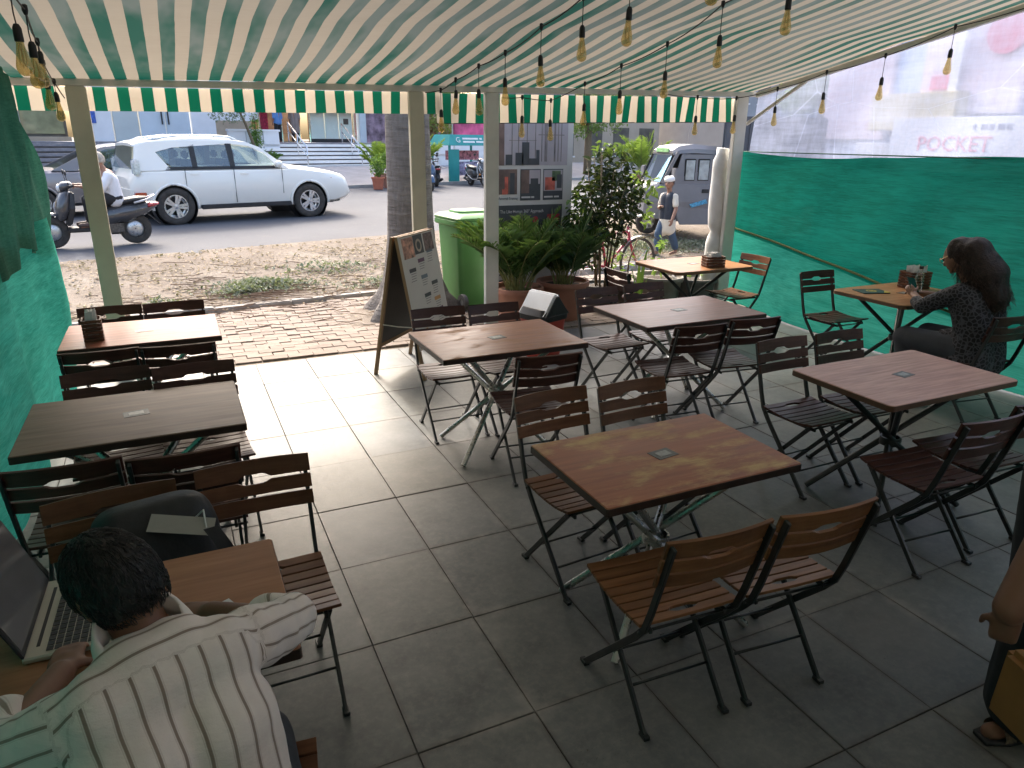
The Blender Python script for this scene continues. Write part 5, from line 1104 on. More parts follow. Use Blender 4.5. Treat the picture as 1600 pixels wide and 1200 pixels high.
# A-frame menu board
M_FRAME = mat('board_wood', (.30, .185, .095), .6, scale=10, var=.2, bump=.2, stretch=(1, 1, .15)); M_SLATE = mat('slate_board', (.07, .066, .06), .6, scale=3, var=.15); M_MENU = mat('menu_print', (.56, .51, .44), .5, scale=3, var=.05)
ab = empty('menu_board', (1.83, 5.87, 0), R(46), 'folding wooden menu board with printed cafe menu on one side', 'menu board')
# local: ridge along x; the menu face looks to +y... leaves lean on each other
H_, D_, L_ = 1.19, .235, .66
for sg in (-1, 1):
    leaf = empty('board_leaf', (0, 0, 0)); leaf.parent = ab
    for x in (-L_/2, L_/2): cpart('stile', M_FRAME, leaf, lambda mb: mb.bar((x, sg*D_, 0), (x, sg*.018, H_), .034, .026, (0, 1, 0)), bevel=.002)
    for f in (.22, .985):
        y, z = sg*(D_+(.018-D_)*f), H_*f; cpart('cross_rail', M_FRAME, leaf, lambda mb: mb.bar((-L_/2+.018, y, z), (L_/2-.018, y, z), .03, .026, (0, 1, 0)), bevel=.002)
    a0 = Vector((0, sg*(D_+(.018-D_)*.22), H_*.22)); a1 = Vector((0, sg*(D_+(.018-D_)*.985), H_*.985)); nrm = Vector((0, sg*(a1.z-a0.z), -sg*(a1.y-a0.y)*-1 if False else abs(a0.y-a1.y))).normalized()
    cpart('panel', M_SLATE, leaf, lambda mb: mb.bar(a0, a1, L_-.03, .008, nrm))
    if sg < 0:
        mz = (a1-a0); Lm = mz.length; ex = Vector((1, 0, 0)) if sg < 0 else Vector((-1, 0, 0)); ey = mz.normalized(); ez = ex.cross(ey)
        FM = Matrix(((ex.x, ey.x, ez.x, 0), (ex.y, ey.y, ez.y, 0), (ex.z, ey.z, ez.z, 0), (0, 0, 0, 1))); base = Matrix.Translation(a0+ez*.012) @ FM
        sh = cpart('menu_sheet', M_MENU, leaf, lambda mb: mb.box((0, Lm/2, 0), (L_+.02, Lm+.03, .004), base))
        def mp(nm, m, x, y, w_, h_, lay=1): return cpart(nm, m, sh, lambda mb: mb.box((x, y, .0022+.0006*lay), (w_, h_, .0008), base))
        mp('photo', mat('menu_food', (.45, .22, .14), .5, scale=22, var=.9), -.19, Lm-.09, .20, .17); mp('photo', mat('menu_food_dark', (.16, .10, .08), .5, scale=25, var=.9), .20, Lm-.08, .18, .15); mp('logo_panel', M_SLATE, 0, Lm-.08, .17, .16)
        cpart('logo_ring', mat('logo_tan', (.42, .33, .24), .5), sh, lambda mb: mb.lathe([(.035, .0034), (.055, .0034), (.055, .0042), (.035, .0042), (.035, .0034)], 20, base @ Matrix.Translation((0, Lm-.09, 0)), cap=False))
        random.seed(3); cols = (M_SLATE, mat('menu_orange', (.50, .26, .09), .5), mat('menu_plum', (.12, .05, .08), .5), mat('menu_slateblue', (.13, .16, .18), .5))
        for cx, ys in ((-.18, (.60, .08)), (0, (.66, .52, .36, .22, .02)), (.18, (.72, .44, .30, .20, .04))):
            for j, yy in enumerate(ys):
                mp('heading', cols[(j+int((cx+.2)*10)) % 4], cx+random.uniform(-.01, .01), yy+.05, .12, .032)
                for q in range(4 if cx else 3): mp('text_line', mat('menu_text', (.24, .215, .19), .6) if (cx == -.18 and j == 0 and q == 0) else bpy.data.materials['menu_text'], cx-.005*q, yy+.02-q*.02, .10-.008*(q % 3), .006)
cpart('brace', mat('cord_white', (.55, .52, .46), .8), ab, lambda mb: mb.tube([(-L_/2, D_*.62, H_*.38), (-L_/2, 0, H_*.375), (-L_/2, -D_*.62, H_*.38)], .005, 6))
# small swing-top bin
rb = empty('swing_top_bin', (2.99, 5.66, 0), R(20), 'red bin with white and black swing top beside the palms', 'bin')
cpart('bin_body', mat('red_plastic', (.48, .05, .03), .4, var=.1), rb, lambda mb: mb.loft([rrect(.24, .24, .0, .06), rrect(.30, .30, .36, .06)]), smooth='auto')
cpart('collar', M_BLACK, rb, lambda mb: mb.loft([rrect(.32, .32, .355, .06), rrect(.33, .33, .40, .06), rrect(.27, .27, .45, .05)]), smooth='auto')
cpart('swing_lid', mat('bin_white', (.66, .68, .72), .4, var=.06), rb, lambda mb: mb.prism([(-.16, .40), (.16, .40), (.12, .44), (.02, .575), (-.02, .575), (-.12, .44)], .30, Matrix.Translation((0, .15, 0)) @ Matrix.Rotation(R(90), 4, 'X')), bevel=.012)
cpart('lid_cheek', M_BLACK, rb, lambda mb: mb.prism([(-.15, .40), (.15, .40), (.10, .45), (.015, .555), (-.015, .555), (-.10, .45)], .012, Matrix.Translation((0, -.151, 0)) @ Matrix.Rotation(R(90), 4, 'X')), bevel=.004)
rb.scale = (1.1, 1.1, 1.1)
# bicycle
bk = empty('bicycle', (4.85, 8.15, .02), R(8), 'red bicycle parked behind the potted plants', 'bicycle'); M_BKR = mat('bike_red', (.32, .025, .05), .4)
for x in (0, 1.02):
    o = cpart('wheel', M_TYRE, bk, lambda mb: mb.tube([(x+.31*math.cos(a), 0, .32+.31*math.sin(a)) for a in [2*math.pi*i/32 for i in range(33)]], .02, 8, False), smooth=True)
    cpart('spokes', M_CHR, o, lambda mb: [mb.tube([(x, 0, .32), (x+.3*math.cos(a), 0, .32+.3*math.sin(a))], .0025, 4) for a in [2*math.pi*i/18 for i in range(18)]])
cpart('frame', M_BKR, bk, lambda mb: [mb.tube(p_, .019, 8) for p_ in ([(.44, 0, .29), (.32, 0, .80)], [(.35, 0, .72), (.82, 0, .74)], [(.44, 0, .29), (.83, 0, .64)], [(.0, .04, .32), (.44, .04, .29)], [(.0, .04, .32), (.34, .03, .70)], [(.80, 0, .82), (.86, 0, .58), (1.02, .04, .32)])], smooth=True)
cpart('saddle', mat('saddle_pink', (.42, .09, .13), .5), bk, lambda mb: mb.loft([[(.16, -.08, .86), (.16, .08, .86), (.16, .06, .82), (.16, -.06, .82)], [(.30, -.05, .87), (.30, .05, .87), (.30, .04, .83), (.30, -.04, .83)], [(.46, -.02, .86), (.46, .02, .86), (.46, .015, .83), (.46, -.015, .83)]]), bevel=.012)
cpart('handlebar', M_CHR, bk, lambda mb: mb.tube([(.72, -.28, .97), (.84, -.24, .98), (.82, 0, .93), (.84, .24, .98), (.72, .28, .97)], .013, 8), smooth=True)
cpart('mudguard', mat('guard_grey', (.45, .46, .45), .5), bk, lambda mb: mb.loft([[(1.02+.35*math.cos(a), y, .32+.35*math.sin(a)) for y in (-.03, 0, .03)] for a in [R(20+12*i) for i in range(12)]], closed=False, cap=False), smooth=True)

# ================================================================== THINGS ON THE TABLES
W_BOX = woodmat('crate_wood', (.10, .042, .024), (.06, .025, .014), (.15, .07, .04), 0, .5)
M_TISS = mat('tissue_paper', (.70, .69, .68), .8, var=.05)
def napkin_crate(loc, rz, lab, w_, d_, h_, n, stuff_h):
    q = empty('napkin_crate', loc, rz, lab, 'napkin holder'); sh = h_/n
    for k in range(n):
        z = sh*(k+.5)
        for y in (-d_/2, d_/2): cpart('slat', W_BOX, q, lambda mb: mb.box((0, y, z), (w_, .009, sh*.8)), bevel=.0015)
        for x in (-w_/2, w_/2): cpart('slat', W_BOX, q, lambda mb: mb.box((x, 0, z), (.009, d_-.012, sh*.8)), bevel=.0015)
    cpart('bottom', W_BOX, q, lambda mb: mb.box((0, 0, .006), (w_-.012, d_-.012, .01)))
    random.seed(9)
    for k in range(5): cpart('napkin', M_TISS, q, lambda mb: mb.grid(3, 3, lambda u, v: ((u-.5)*w_*.55+random.uniform(-.004, .004), -d_*.3+k*d_*.15+random.uniform(-.006, .006)+.02*v*(k-2)*.3, .03+(stuff_h+random.uniform(-.02, .01))*v)))
    return q
napkin_crate((-.53, 4.92, .7505), R(3), 'slatted wooden holder with menu card and napkins on the reddish table', .10, .12, .135, 6, .16)
napkin_crate((4.88, 5.60, .7505), R(-14), 'slatted wooden crate of napkins on the orange-brown table', .19, .14, .11, 4, .12)
nc = napkin_crate((5.80, 4.06, .7505), R(-10), 'slatted wooden napkin crate behind the water bottle on the woman\'s table', .20, .15, .15, 6, .17)
bt = empty('water_bottle', (5.66, 3.92, .7505), 0, 'clear plastic water bottle with black cap on the woman\'s table', 'bottle')
cpart('bottle_body', glassmat('bottle_plastic', (.86, .88, .87), .10), bt, lambda mb: mb.lathe([(.030, 0), (.034, .01), (.034, .13), (.030, .155), (.016, .185), (.014, .20)], 18), smooth=True); cpart('cap', M_BLACK, bt, lambda mb: mb.lathe([(.017, .20), (.017, .222)], 14))
mn = empty('menu_folder', (5.30, 4.08, .7505), R(-18), 'dark green menu folder with yellow emblem lying on the woman\'s table', 'menu')
cpart('cover', mat('menu_green', (.012, .05, .042), .5), mn, lambda mb: mb.box((0, 0, .005), (.24, .17, .008)), bevel=.002); cpart('emblem', mat('emblem_yellow', (.55, .42, .07), .5), mn, lambda mb: mb.lathe([(.030, .0092), (.042, .0092), (.042, .0098), (.030, .0098), (.030, .0092)], 20, cap=False)); cpart('emblem', bpy.data.materials['emblem_yellow'], mn, lambda mb: mb.box((0, 0, .0095), (.036, .022, .0008))); cpart('cover_corner', bpy.data.materials['emblem_yellow'], mn, lambda mb: mb.prism([(.12, -.085), (.12, 0), (.06, -.085)], .0008, Matrix.Translation((0, 0, .0092))))
# laptop on the man's table: screen at the netting side, opening towards the aisle
M_LAPB = mat('laptop_silver', (.50, .47, .40), .35, metal=.3, var=.04); M_KEY = mat('laptop_key', (.035, .035, .04), .5, var=.2); M_SCR = mat('laptop_screen', (.16, .155, .16), .12, coat=1., var=.1, scale=1.5)
lp = empty('laptop', (-.455, 1.905, .7505), R(-2), 'open silver laptop turned sideways on the plain brown table', 'laptop')
cpart('base', M_LAPB, lp, lambda mb: mb.box((.115, 0, .009), (.23, .345, .016)), bevel=.004)
cpart('hinge_slot', M_BLACK, lp, lambda mb: mb.box((.028, 0, .0175), (.008, .26, .0012)))
keys = cpart('keyboard', M_LAPB, lp, lambda mb: mb.box((.100, 0, .0172), (.105, .315, .0008)))
kmesh = MB().box((0, 0, 0), (.0155, .0165, .002)).mesh('key', M_KEY, False, .0006)
for r_ in range(6):
    for c_ in range(16): inst('key', kmesh, keys, (.056+r_*.0178, -.149+c_*.0198, .0188))
cpart('touchpad', mat('touchpad', (.42, .40, .35), .3), lp, lambda mb: mb.box((.192, 0, .0173), (.065, .11, .0008)))
sc_ = cpart('screen_lid', M_BLACK, lp, lambda mb: mb.box((0, 0, .112), (.008, .345, .224)), bevel=.003, loc=(.004, 0, .017), rot=(0, R(-20), 0))
cpart('display', M_SCR, sc_, lambda mb: mb.box((.0046, 0, .116), (.001, .325, .196)))
# paper at the man's elbow, backpack on the chair
pa = MB().box((0, 0, .0006), (.21, .15, .001)).build('paper_sheet', M_TISS, loc=(-.06, 1.70, .7505), rot=(0, 0, R(24))); tag(pa, 'white sheet of paper under the man\'s arm', 'paper')
M_BAG = mat('black_nylon', (.016, .016, .018), .6, scale=14, var=.4, bump=.3)
bg_ = empty('backpack', (-.17, 2.27, .455), R(12), 'open black backpack with papers on the brown chair', 'backpack')
me = MB(); me.loft([rrect(.34, .20, 0, .06), rrect(.40, .24, .08, .08), rrect(.40, .24, .20, .09), rrect(.38, .22, .30, .09), rrect(.33, .17, .37, .07), rrect(.20, .08, .385, .03)]); 
bo = bpy.data.objects.new('pack', modmesh(me.mesh('pack', M_BAG, False, 0, True), [('SUBSURF', dict(levels=2))])); COL.objects.link(bo); bo.parent = bg_; bo.data.shade_smooth(); bo.rotation_euler = (R(-14), 0, 0)
cpart('strap', M_BAG, bg_, lambda mb: mb.loft([[(.10+.05*math.sin(t*3), -.13-.06*math.sin(math.pi*t), .03+.30*t), (.145+.05*math.sin(t*3), -.13-.06*math.sin(math.pi*t), .03+.30*t)] for t in [i/10 for i in range(11)]], closed=False, cap=False))
cpart('document', mat('plastic_folder', (.30, .29, .26), .35, var=.1), bg_, lambda mb: mb.add([(-.04, -.05, .335), (.13, -.14, .305), (.16, -.08, .33), (-.01, .0, .365)], [(0, 1, 2, 3)]))
cpart('cable', M_TISS, bg_, lambda mb: mb.tube([(.10, .0, .30), (.13, -.06, .36), (.12, -.12, .30)], .003, 5))

# ================================================================== STRING LIGHTS
def bulbglass():
    b = N('amber_bulb_glass'); t = b.n('ShaderNodeBsdfTransparent', {'Color': (.97, .86, .58, 1)}).outputs[0]; g = b.n('ShaderNodeBsdfGlossy', {'Color': (1, .9, .7, 1), 'Roughness': .05}).outputs[0]; d = b.n('ShaderNodeBsdfDiffuse', {'Color': (.80, .60, .24, 1)}).outputs[0]
    lw = b.n('ShaderNodeLayerWeight', {'Blend': .35}).outputs['Facing']
    m1 = b.n('ShaderNodeMixShader', {0: .26, 1: t, 2: d}).outputs[0]
    b.surf(b.n('ShaderNodeMixShader', {0: b.math('MULTIPLY_ADD', lw, .35, .06), 1: m1, 2: g}).outputs[0]); return b.m
M_BULB = bulbglass(); M_SOCK = mat('bulb_socket', (.012, .012, .012), .5); M_FIL = mat('filament', (.42, .27, .07), .4); M_CORD = mat('string_cord', (.018, .016, .015), .6)
ME_BULB = MB().lathe([(.0135, 0), (.0145, -.012), (.018, -.035), (.026, -.075), (.0305, -.098), (.030, -.112), (.024, -.126), (.012, -.134), (.001, -.136)], 18, cap=False).mesh('bulb', M_BULB, True)
ME_SOCK = MB().lathe([(.004, .062), (.010, .060), (.0165, .045), (.0175, .0), (.0165, -.006)], 14).mesh('socket', M_SOCK, 'auto')
mb = MB()
for k in range(4): a = k*1.57; mb.tube([(.004*math.cos(a), .004*math.sin(a), -.01), (.010*math.cos(a), .010*math.sin(a), -.035), (.013*math.cos(a), .013*math.sin(a), -.085), (.006*math.cos(a+.8), .006*math.sin(a+.8), -.10)], .0012, 4)
ME_FIL = mb.mesh('filament', M_FIL); ME_CONN = MB().lathe([(.006, .022), (.012, .018), (.013, -.004), (.007, -.022)], 10).mesh('connector', M_SOCK, 'auto')
def string_light(pts, label, drops, ends=()):
    s_ = empty('string_light', pts[0], 0, label, 'string light', 'string lights hung under the awning'); o_ = Vector(pts[0]); P_ = [Vector(p_)-o_ for p_ in pts]; cp = []
    allp = [Vector(e)-o_ for e in ends[:1]]+P_+[Vector(e)-o_ for e in ends[1:]]
    for a, b in zip(allp[:-1], allp[1:]):
        for i in range(6): t = i/6; q = a.lerp(b, t); q.z -= .10*(b-a).length*t*(1-t)*.9; cp.append(q)
    cp.append(allp[-1]); MB().tube(cp, .0042, 6).build('cord', M_CORD, s_, smooth=True)
    for p_, d in zip(P_, drops):
        tilt = (random.uniform(-.05, .05), random.uniform(-.05, .05), random.uniform(0, 6))
        inst('connector', ME_CONN, s_, p_); MB().tube([p_-Vector((0, 0, .02)), p_-Vector((.002, .002, d*.5)), p_-Vector((0, 0, d-.05))], .0028, 5).build('drop_wire', M_CORD, s_)
        b_ = inst('bulb', ME_BULB, s_, p_-Vector((0, 0, d+.01)), tilt); inst('socket', ME_SOCK, b_); inst('filament', ME_FIL, b_)
random.seed(4)
string_light([(2.319, 6.45, 2.352), (2.337, 6.121, 2.417), (2.35, 5.64, 2.49), (2.40, 5.247, 2.551), (2.363, 4.599, 2.647), (2.334, 4.014, 2.734), (2.38, 3.6, 2.798), (2.36, 2.9, 2.90), (2.35, 2.2, 3.0)], 'string of amber bulbs starting between the two middle posts', [.21, .13, .22, .22, .22, .20, .22, .22, .22], ((2.19, 6.5, 2.33), (2.35, 1.5, 3.1)))
string_light([(3.124, 6.44, 2.317), (3.429, 6.44, 2.299), (3.641, 6.174, 2.439), (3.611, 5.531, 2.541), (3.598, 4.891, 2.644), (3.357, 4.008, 2.775), (3.251, 3.336, 2.878), (3.2, 2.6, 2.99)], 'string of amber bulbs starting at the white post above the banner', [.21, .22, .22, .24, .24, .23, .22, .22], ((2.93, 6.48, 2.31), (3.2, 1.8, 3.1)))
string_light([(5.158, 6.42, 2.38), (5.70, 6.44, 2.39), (5.90, 6.06, 2.469), (5.90, 5.443, 2.586), (5.90, 4.814, 2.677), (5.90, 4.207, 2.835), (5.90, 3.4, 2.96)], 'string of amber bulbs along the plastic sheet', [.23, .22, .22, .23, .225, .21, .22], ((4.8, 6.47, 2.40), (5.9, 2.6, 3.08)))
string_light([(-.47, 3.75, 2.50), (-.47, 4.10, 2.47), (-.57, 5.24, 2.45), (-.62, 5.80, 2.38), (-.63, 6.30, 2.30)], 'string of amber bulbs above the gathered green curtain', [.18, .18, .10, .14, .12], ((-.45, 3.0, 2.62), (-.60, 6.48, 2.20)))

# ================================================================== PEOPLE
from mathutils import noise as mnoise
M_SKIN = mat('brown_skin', (.20, .095, .055), .55, scale=5, var=.12); M_SKINL = mat('warm_skin', (.27, .14, .09), .5, scale=5, var=.1)
M_HAIR = mat('black_hair', (.012, .010, .010), .45, scale=40, var=.4, bump=.5, bscale=120, stretch=(1, 1, .3)); M_HAIRG = mat('grey_hair', (.42, .38, .33), .7, scale=30, var=.25)
M_JEAN = mat('dark_denim', (.022, .026, .036), .8, scale=30, var=.3); M_TROUD = mat('dark_trousers', (.018, .018, .021), .8, scale=12, var=.25); M_SHW = mat('white_shirt', (.68, .69, .73), .75, scale=6, var=.06, bump=.4, bscale=9); M_SHOE = mat('brown_shoe', (.07, .04, .03), .6)
def fig(par, nm, m, caps, voxel=.014, smooth=4, wob=0.):
    mb = MB(); b0 = Vector(par.location) if par.parent is None else Vector((0, 0, 0)); IR = Euler(par.rotation_euler).to_matrix().inverted()
    for c in caps:
        a, b = IR @ (Vector(c[0])-b0), IR @ (Vector(c[2])-b0); fl = None
        if len(c) > 4: fl = (IR @ Vector(c[4][0]), c[4][1])
        capsule(mb, a, c[1], b, c[3], 14, fl)
    me = organic(mb, voxel, smooth, m, nm)
    if wob:
        nn = [v.normal.copy() for v in me.vertices]
        for v, nv in zip(me.vertices, nn): n_ = mnoise.noise(v.co*9)*.6+mnoise.noise(Vector((v.co.x*22, v.co.y*22, v.co.z*10)))*.4; v.co += nv*n_*wob
    o = bpy.data.objects.new(nm, me); COL.objects.link(o); o.parent = par; me.shade_smooth(); return o
def hand_caps(w, d, palm_n, s=1., curl=.8, spread=.9):
    """palm from wrist w along d; fingers curl towards palm_n"""
    w, d, n = Vector(w), Vector(d).normalized(), Vector(palm_n).normalized(); x = d.cross(n).normalized(); out = [(w, .024*s, w+d*.05*s, .028*s, (n, .55)), (w+d*.03*s+x*.02*s, .018*s, w+d*.085*s+x*.022*s, .014*s, (n, .8)), (w+d*.03*s-x*.02*s, .018*s, w+d*.085*s-x*.022*s, .014*s, (n, .8))]
    for k, l_ in ((-1.5, .8), (-.5, 1.), (.5, .96), (1.5, .74)):
        b = w+d*.085*s+x*k*.018*s*spread; p1 = b+(d*math.cos(curl*.6)+n*math.sin(curl*.6))*.036*s*l_; p2 = p1+(d*math.cos(curl*1.5)+n*math.sin(curl*1.5))*.028*s*l_; out += [(b, .0095*s, p1, .0085*s), (p1, .0085*s, p2, .0070*s)]
    tb = w+d*.025*s-x*.026*s; t1 = tb+(d*.6-x*.7+n*.4).normalized()*.038*s; t2 = t1+(d*.85-x*.1+n*.5).normalized()*.03*s; out += [(tb, .012*s, t1, .010*s), (t1, .010*s, t2, .008*s)]; return out
def head(par, c, yaw, pitch, roll, m, hairm, hair='short', s=1., sub=None):
    """head part meshes are returned as capsule-free vertex list in world space; used inside body meshes"""
    Mh = Matrix.Translation(c) @ Euler((0, 0, yaw)).to_matrix().to_4x4() @ Euler((pitch, 0, 0)).to_matrix().to_4x4() @ Euler((0, roll, 0)).to_matrix().to_4x4() @ Matrix.Scale(s, 4); return Mh
def head_mesh(mb, Mh):
    def f(u, v):
        a = 2*math.pi*u; t = math.pi*v; d = Vector((math.sin(t)*math.sin(a), math.sin(t)*math.cos(a), math.cos(t)))      # +y is the face
        r_ = Vector((d.x*.076, d.y*.096, d.z*.112)); 
        if d.z < 0: r_.x *= 1-.22*d.z*d.z; r_.y += .012*(-d.z)*max(0, d.y)                                       # jaw
        if d.z < -.2 and d.y < 0: r_.y *= .82
        return tuple(r_)
    mb.grid(40, 28, f, Mh)
    for p0, r0, p1, r1 in (((0, .088, .018), .011, (0, .112, -.022), .014), ((.012, .10, -.024), .009, (-.012, .10, -.024), .009), ((.024, .080, .030), .016, (-.024, .080, .030), .016), ((.02, .090, -.055), .009, (-.02, .090, -.055), .009), ((.0, .082, -.088), .018, (0, .07, -.088), .02)):
        capsule(mb, Mh @ Vector(p0), r0, Mh @ Vector(p1), r1, 10)
    for sx in (-1, 1):
        capsule(mb, Mh @ Vector((sx*.078, -.008, .018)), .014, Mh @ Vector((sx*.080, -.002, -.022)), .010, 10, ((Mh.to_3x3() @ Vector((1, .3, 0))), .55))
def body_with_head(par, nm, m, caps, Mh, voxel, smooth=3):
    mb = MB(); b0 = Vector(par.location); IR = Euler(par.rotation_euler).to_matrix().inverted(); L = IR.to_4x4() @ Matrix.Translation(-b0)
    for c in caps: capsule(mb, L @ Vector(c[0]), c[1], L @ Vector(c[2]), c[3], 14, (IR @ Vector(c[4][0]), c[4][1]) if len(c) > 4 else None)
    head_mesh(mb, L @ Mh); me = organic(mb, voxel, smooth, m, nm); o = bpy.data.objects.new(nm, me); COL.objects.link(o); o.parent = par; me.shade_smooth()
    e_ = MB()
    for sx in (-1, 1): e_.ball((L @ Mh) @ Vector((sx*.030, .087, .012)), .012, 10, 8)
    e_.build('eyes', mat('eye', (.10, .08, .07), .2), o, smooth=True); return o, L @ Mh
def hair_cap(par, ML, m, nape=-.45, face=.35, puff=1.10, seed=0, strands=700, slen=.05):
    mb = MB()
    def f(u, v):
        a = 2*math.pi*u; t = math.pi*v; d = Vector((math.sin(t)*math.sin(a), math.sin(t)*math.cos(a), math.cos(t))); lim = nape if d.y < .1 else lerp(nape*.3, face, min(1, (d.y-.1)/.6)); k = smooth01((d.z-lim)/.22)
        r_ = .90+(puff-.90)*k+(.03*mnoise.noise(d*6+Vector((seed, 0, 0)))+.018*mnoise.noise(d*17))*k; return (d.x*.076*r_, d.y*.096*r_, d.z*.112*r_)
    mb.grid(72, 52, f, ML); random.seed(seed+1)
    h = mb.build('hair', m, par, smooth=True)
    if strands:
        sm = MB()
        for i in range(strands):
            d = Vector((random.gauss(0, 1), random.gauss(0, 1), random.gauss(0, 1))).normalized(); lim = nape if d.y < .1 else lerp(nape*.3, face, min(1, (d.y-.1)/.6))
            if d.z < lim+.08: continue
            p_ = Vector((d.x*.076, d.y*.096, d.z*.112))*puff*.985; tg = Vector((d.x*.4, -.1+d.y*.2+random.uniform(-.4, .4), -.9)); tg = (tg-d*tg.dot(d)).normalized(); l_ = slen*random.uniform(.5, 1.1); sd = tg.cross(d)*random.uniform(-.5, .5)
            pts = [ML @ p_, ML @ (p_+tg*l_*.35+d*l_*.16+sd*l_*.2), ML @ (p_+tg*l_*.7+d*l_*.12+sd*l_*.5), ML @ (p_+tg*l_+d*.001+sd*l_*.6)]; sm.tube(pts, [.0011, .0012, .0009, .0003], 3, False)
        sm.build('hair_strands', m, h, smooth=True)
    return h
# ---- man at the laptop
man = empty('person', (-.08, 1.15, 0), 0, 'man in a pale shirt with brown stripes bent over the laptop', 'person')
E1 = Vector((.94, .34, 0)); F1 = Vector((-.34, .94, 0))
Mh = head(man, (-.188, 1.375, 1.135), R(34), R(-24), R(-16), M_SKIN, M_HAIR, s=.93)
def P3(*a): return Vector(a)
nk = P3(-.135, 1.285, .985)
body_caps = [(nk+P3(0, .03, 0), .050, P3(-.172, 1.355, 1.075), .052), (P3(-.10, 1.17, .52), .09, P3(-.125, 1.28, .93), .085), (P3(.03, 1.345, .955), .05, P3(.135, 1.53, .825), .042), (P3(.135, 1.53, .825), .042, P3(-.04, 1.70, .795), .030), (P3(-.27, 1.23, .955), .05, P3(-.43, 1.36, .83), .042), (P3(-.43, 1.36, .83), .042, P3(-.36, 1.60, .80), .030), (P3(-.16, 1.18, .50), .07, P3(-.17, 1.52, .48), .065), (P3(.0, 1.2, .50), .07, P3(.02, 1.54, .48), .065), (P3(-.17, 1.52, .48), .055, P3(-.17, 1.56, .07), .04), (P3(.02, 1.54, .48), .055, P3(.03, 1.58, .07), .04)]
body_caps += hand_caps((-.04, 1.70, .795), (-.8, .5, -.05), (0, 0, -1), 1., .5)+hand_caps((-.36, 1.60, .80), (.1, 1, -.05), (0, 0, -1), 1., .5)
mb_, ML = body_with_head(man, 'body', M_SKIN, body_caps, Mh, .0075, 3)
hair_cap(man, ML, M_HAIR, -.62, .30, 1.09, 3, 3800, .022)
def shirtmat():
    b = N('striped_shirt'); at = b.n('ShaderNodeAttribute', attribute_name='st'); f = b.math('FRACT', b.math('ADD', b.math('MULTIPLY', at.outputs['Fac'], 1/.040), 50.)); d = b.math('ABSOLUTE', b.math('SUBTRACT', f, .5))
    line = b.ramp(d, [(.055, (1, 1, 1)), (.095, (0, 0, 0))]); thin = b.ramp(b.math('ABSOLUTE', b.math('SUBTRACT', d, .13)), [(.012, (1, 1, 1)), (.03, (0, 0, 0))])
    v = b.coord(); n = b.noise(v, 9, 5); c = b.ramp(n, [(.3, (.74, .645, .60)), (.7, (.84, .75, .70))]); c = b.mix(b.math('MULTIPLY', line, .85), c, (.20, .135, .095)); c = b.mix(b.math('MULTIPLY', thin, .25), c, (.3, .2, .16))
    fold = b.noise(b.coord('Object', (7, 7, 16), (.3, .4, 0)), 1.2, 4, .6); wv = b.noise(b.coord('Object', (400, 400, 400)), 1., 2)
    b.surf(b.pbsdf(color=c, rough=.85, sheen=.2, spec=.2, normal=b.bump(b.math('ADD', fold, b.math('MULTIPLY', wv, .05)), .35, .02))); return b.m
sh_caps = []
for k in (-1, 1):
    o_ = E1*(.072*k)
    sh_caps += [(P3(-.085, 1.155, .44)+o_, .132, P3(-.10, 1.155, .68)+o_, .118, (F1, .85)), (P3(-.10, 1.155, .68)+o_, .118, P3(-.118, 1.21, .86)+o_, .118, (F1, .88)), (P3(-.118, 1.21, .86)+o_, .118, P3(-.125, 1.265, .945)+o_*.9, .088)]
SR, SLf = P3(.028, 1.34, .955), P3(-.272, 1.232, .955)
sh_caps += [(SLf, .068, SR, .068), (P3(-.128, 1.255, .975)-E1*.10, .080, P3(-.128, 1.255, .975)+E1*.10, .080), (P3(-.138, 1.275, 1.01)-E1*.045, .068, P3(-.138, 1.275, 1.01)+E1*.045, .068), (P3(-.13, 1.31, .98), .075, P3(-.13, 1.30, .99), .075), (SR, .068, P3(.09, 1.45, .88), .066), (P3(.09, 1.45, .88), .066, P3(.140, 1.54, .835), .060), (P3(.140, 1.54, .835), .058, P3(.085, 1.60, .815), .055), (SLf, .068, P3(-.36, 1.29, .885), .064), (P3(-.36, 1.29, .885), .064, P3(-.45, 1.37, .83), .062), (P3(-.45, 1.37, .83), .06, P3(-.44, 1.47, .81), .055)]
shirt = fig(man, 'shirt', shirtmat(), sh_caps, .0085, 5)
# folds: gathers below the arms, diagonal pulls, and the stripe coordinate
B0 = Vector(man.location); me = shirt.data; stv = []; nn = [v.normal.copy() for v in me.vertices]
for v, nv in zip(me.vertices, nn):
    p_ = v.co+B0; lat = (p_-P3(-.11, 1.2, .8)).dot(E1); dr = abs(lat)
    t_arm = max(0, (dr-.19)/.03)
    fold = .0045*math.sin(lat*38+p_.z*9+2*mnoise.noise(p_*5))*smooth01((.93-p_.z)/.2)*.5+.006*mnoise.noise(Vector((lat*9, p_.z*26+lat*14, 0)))*smooth01((.80-p_.z)/.2)+.004*mnoise.noise(p_*18)+.005*mnoise.noise(Vector((p_.x*30, p_.y*12, p_.z*20)))*min(1, t_arm)
    v.co += nv*fold
    yoke = (p_-P3(-.125, 1.27, .98)).dot(F1) > -.048 and p_.z > .88 and dr < .185
    if dr >= .185: ax = (P3(.140, 1.54, .835)-SR).normalized() if lat > 0 else (P3(-.45, 1.37, .83)-SLf).normalized(); q = p_-(SR if lat > 0 else SLf); pe = ax.cross(Vector((0, 0, 1))).normalized(); u2 = pe.cross(ax); stv.append(math.atan2(q.dot(pe), q.dot(u2))*.062)
    elif yoke: stv.append((p_-P3(-.125, 1.2, .925)).dot(F1)*.9+p_.z*.5+.01)
    else: stv.append(lat*(1+.10*(.93-p_.z)))
at = me.attributes.new('st', 'FLOAT', 'POINT'); at.data.foreach_set('value', stv)
cm = MB(); cr = []
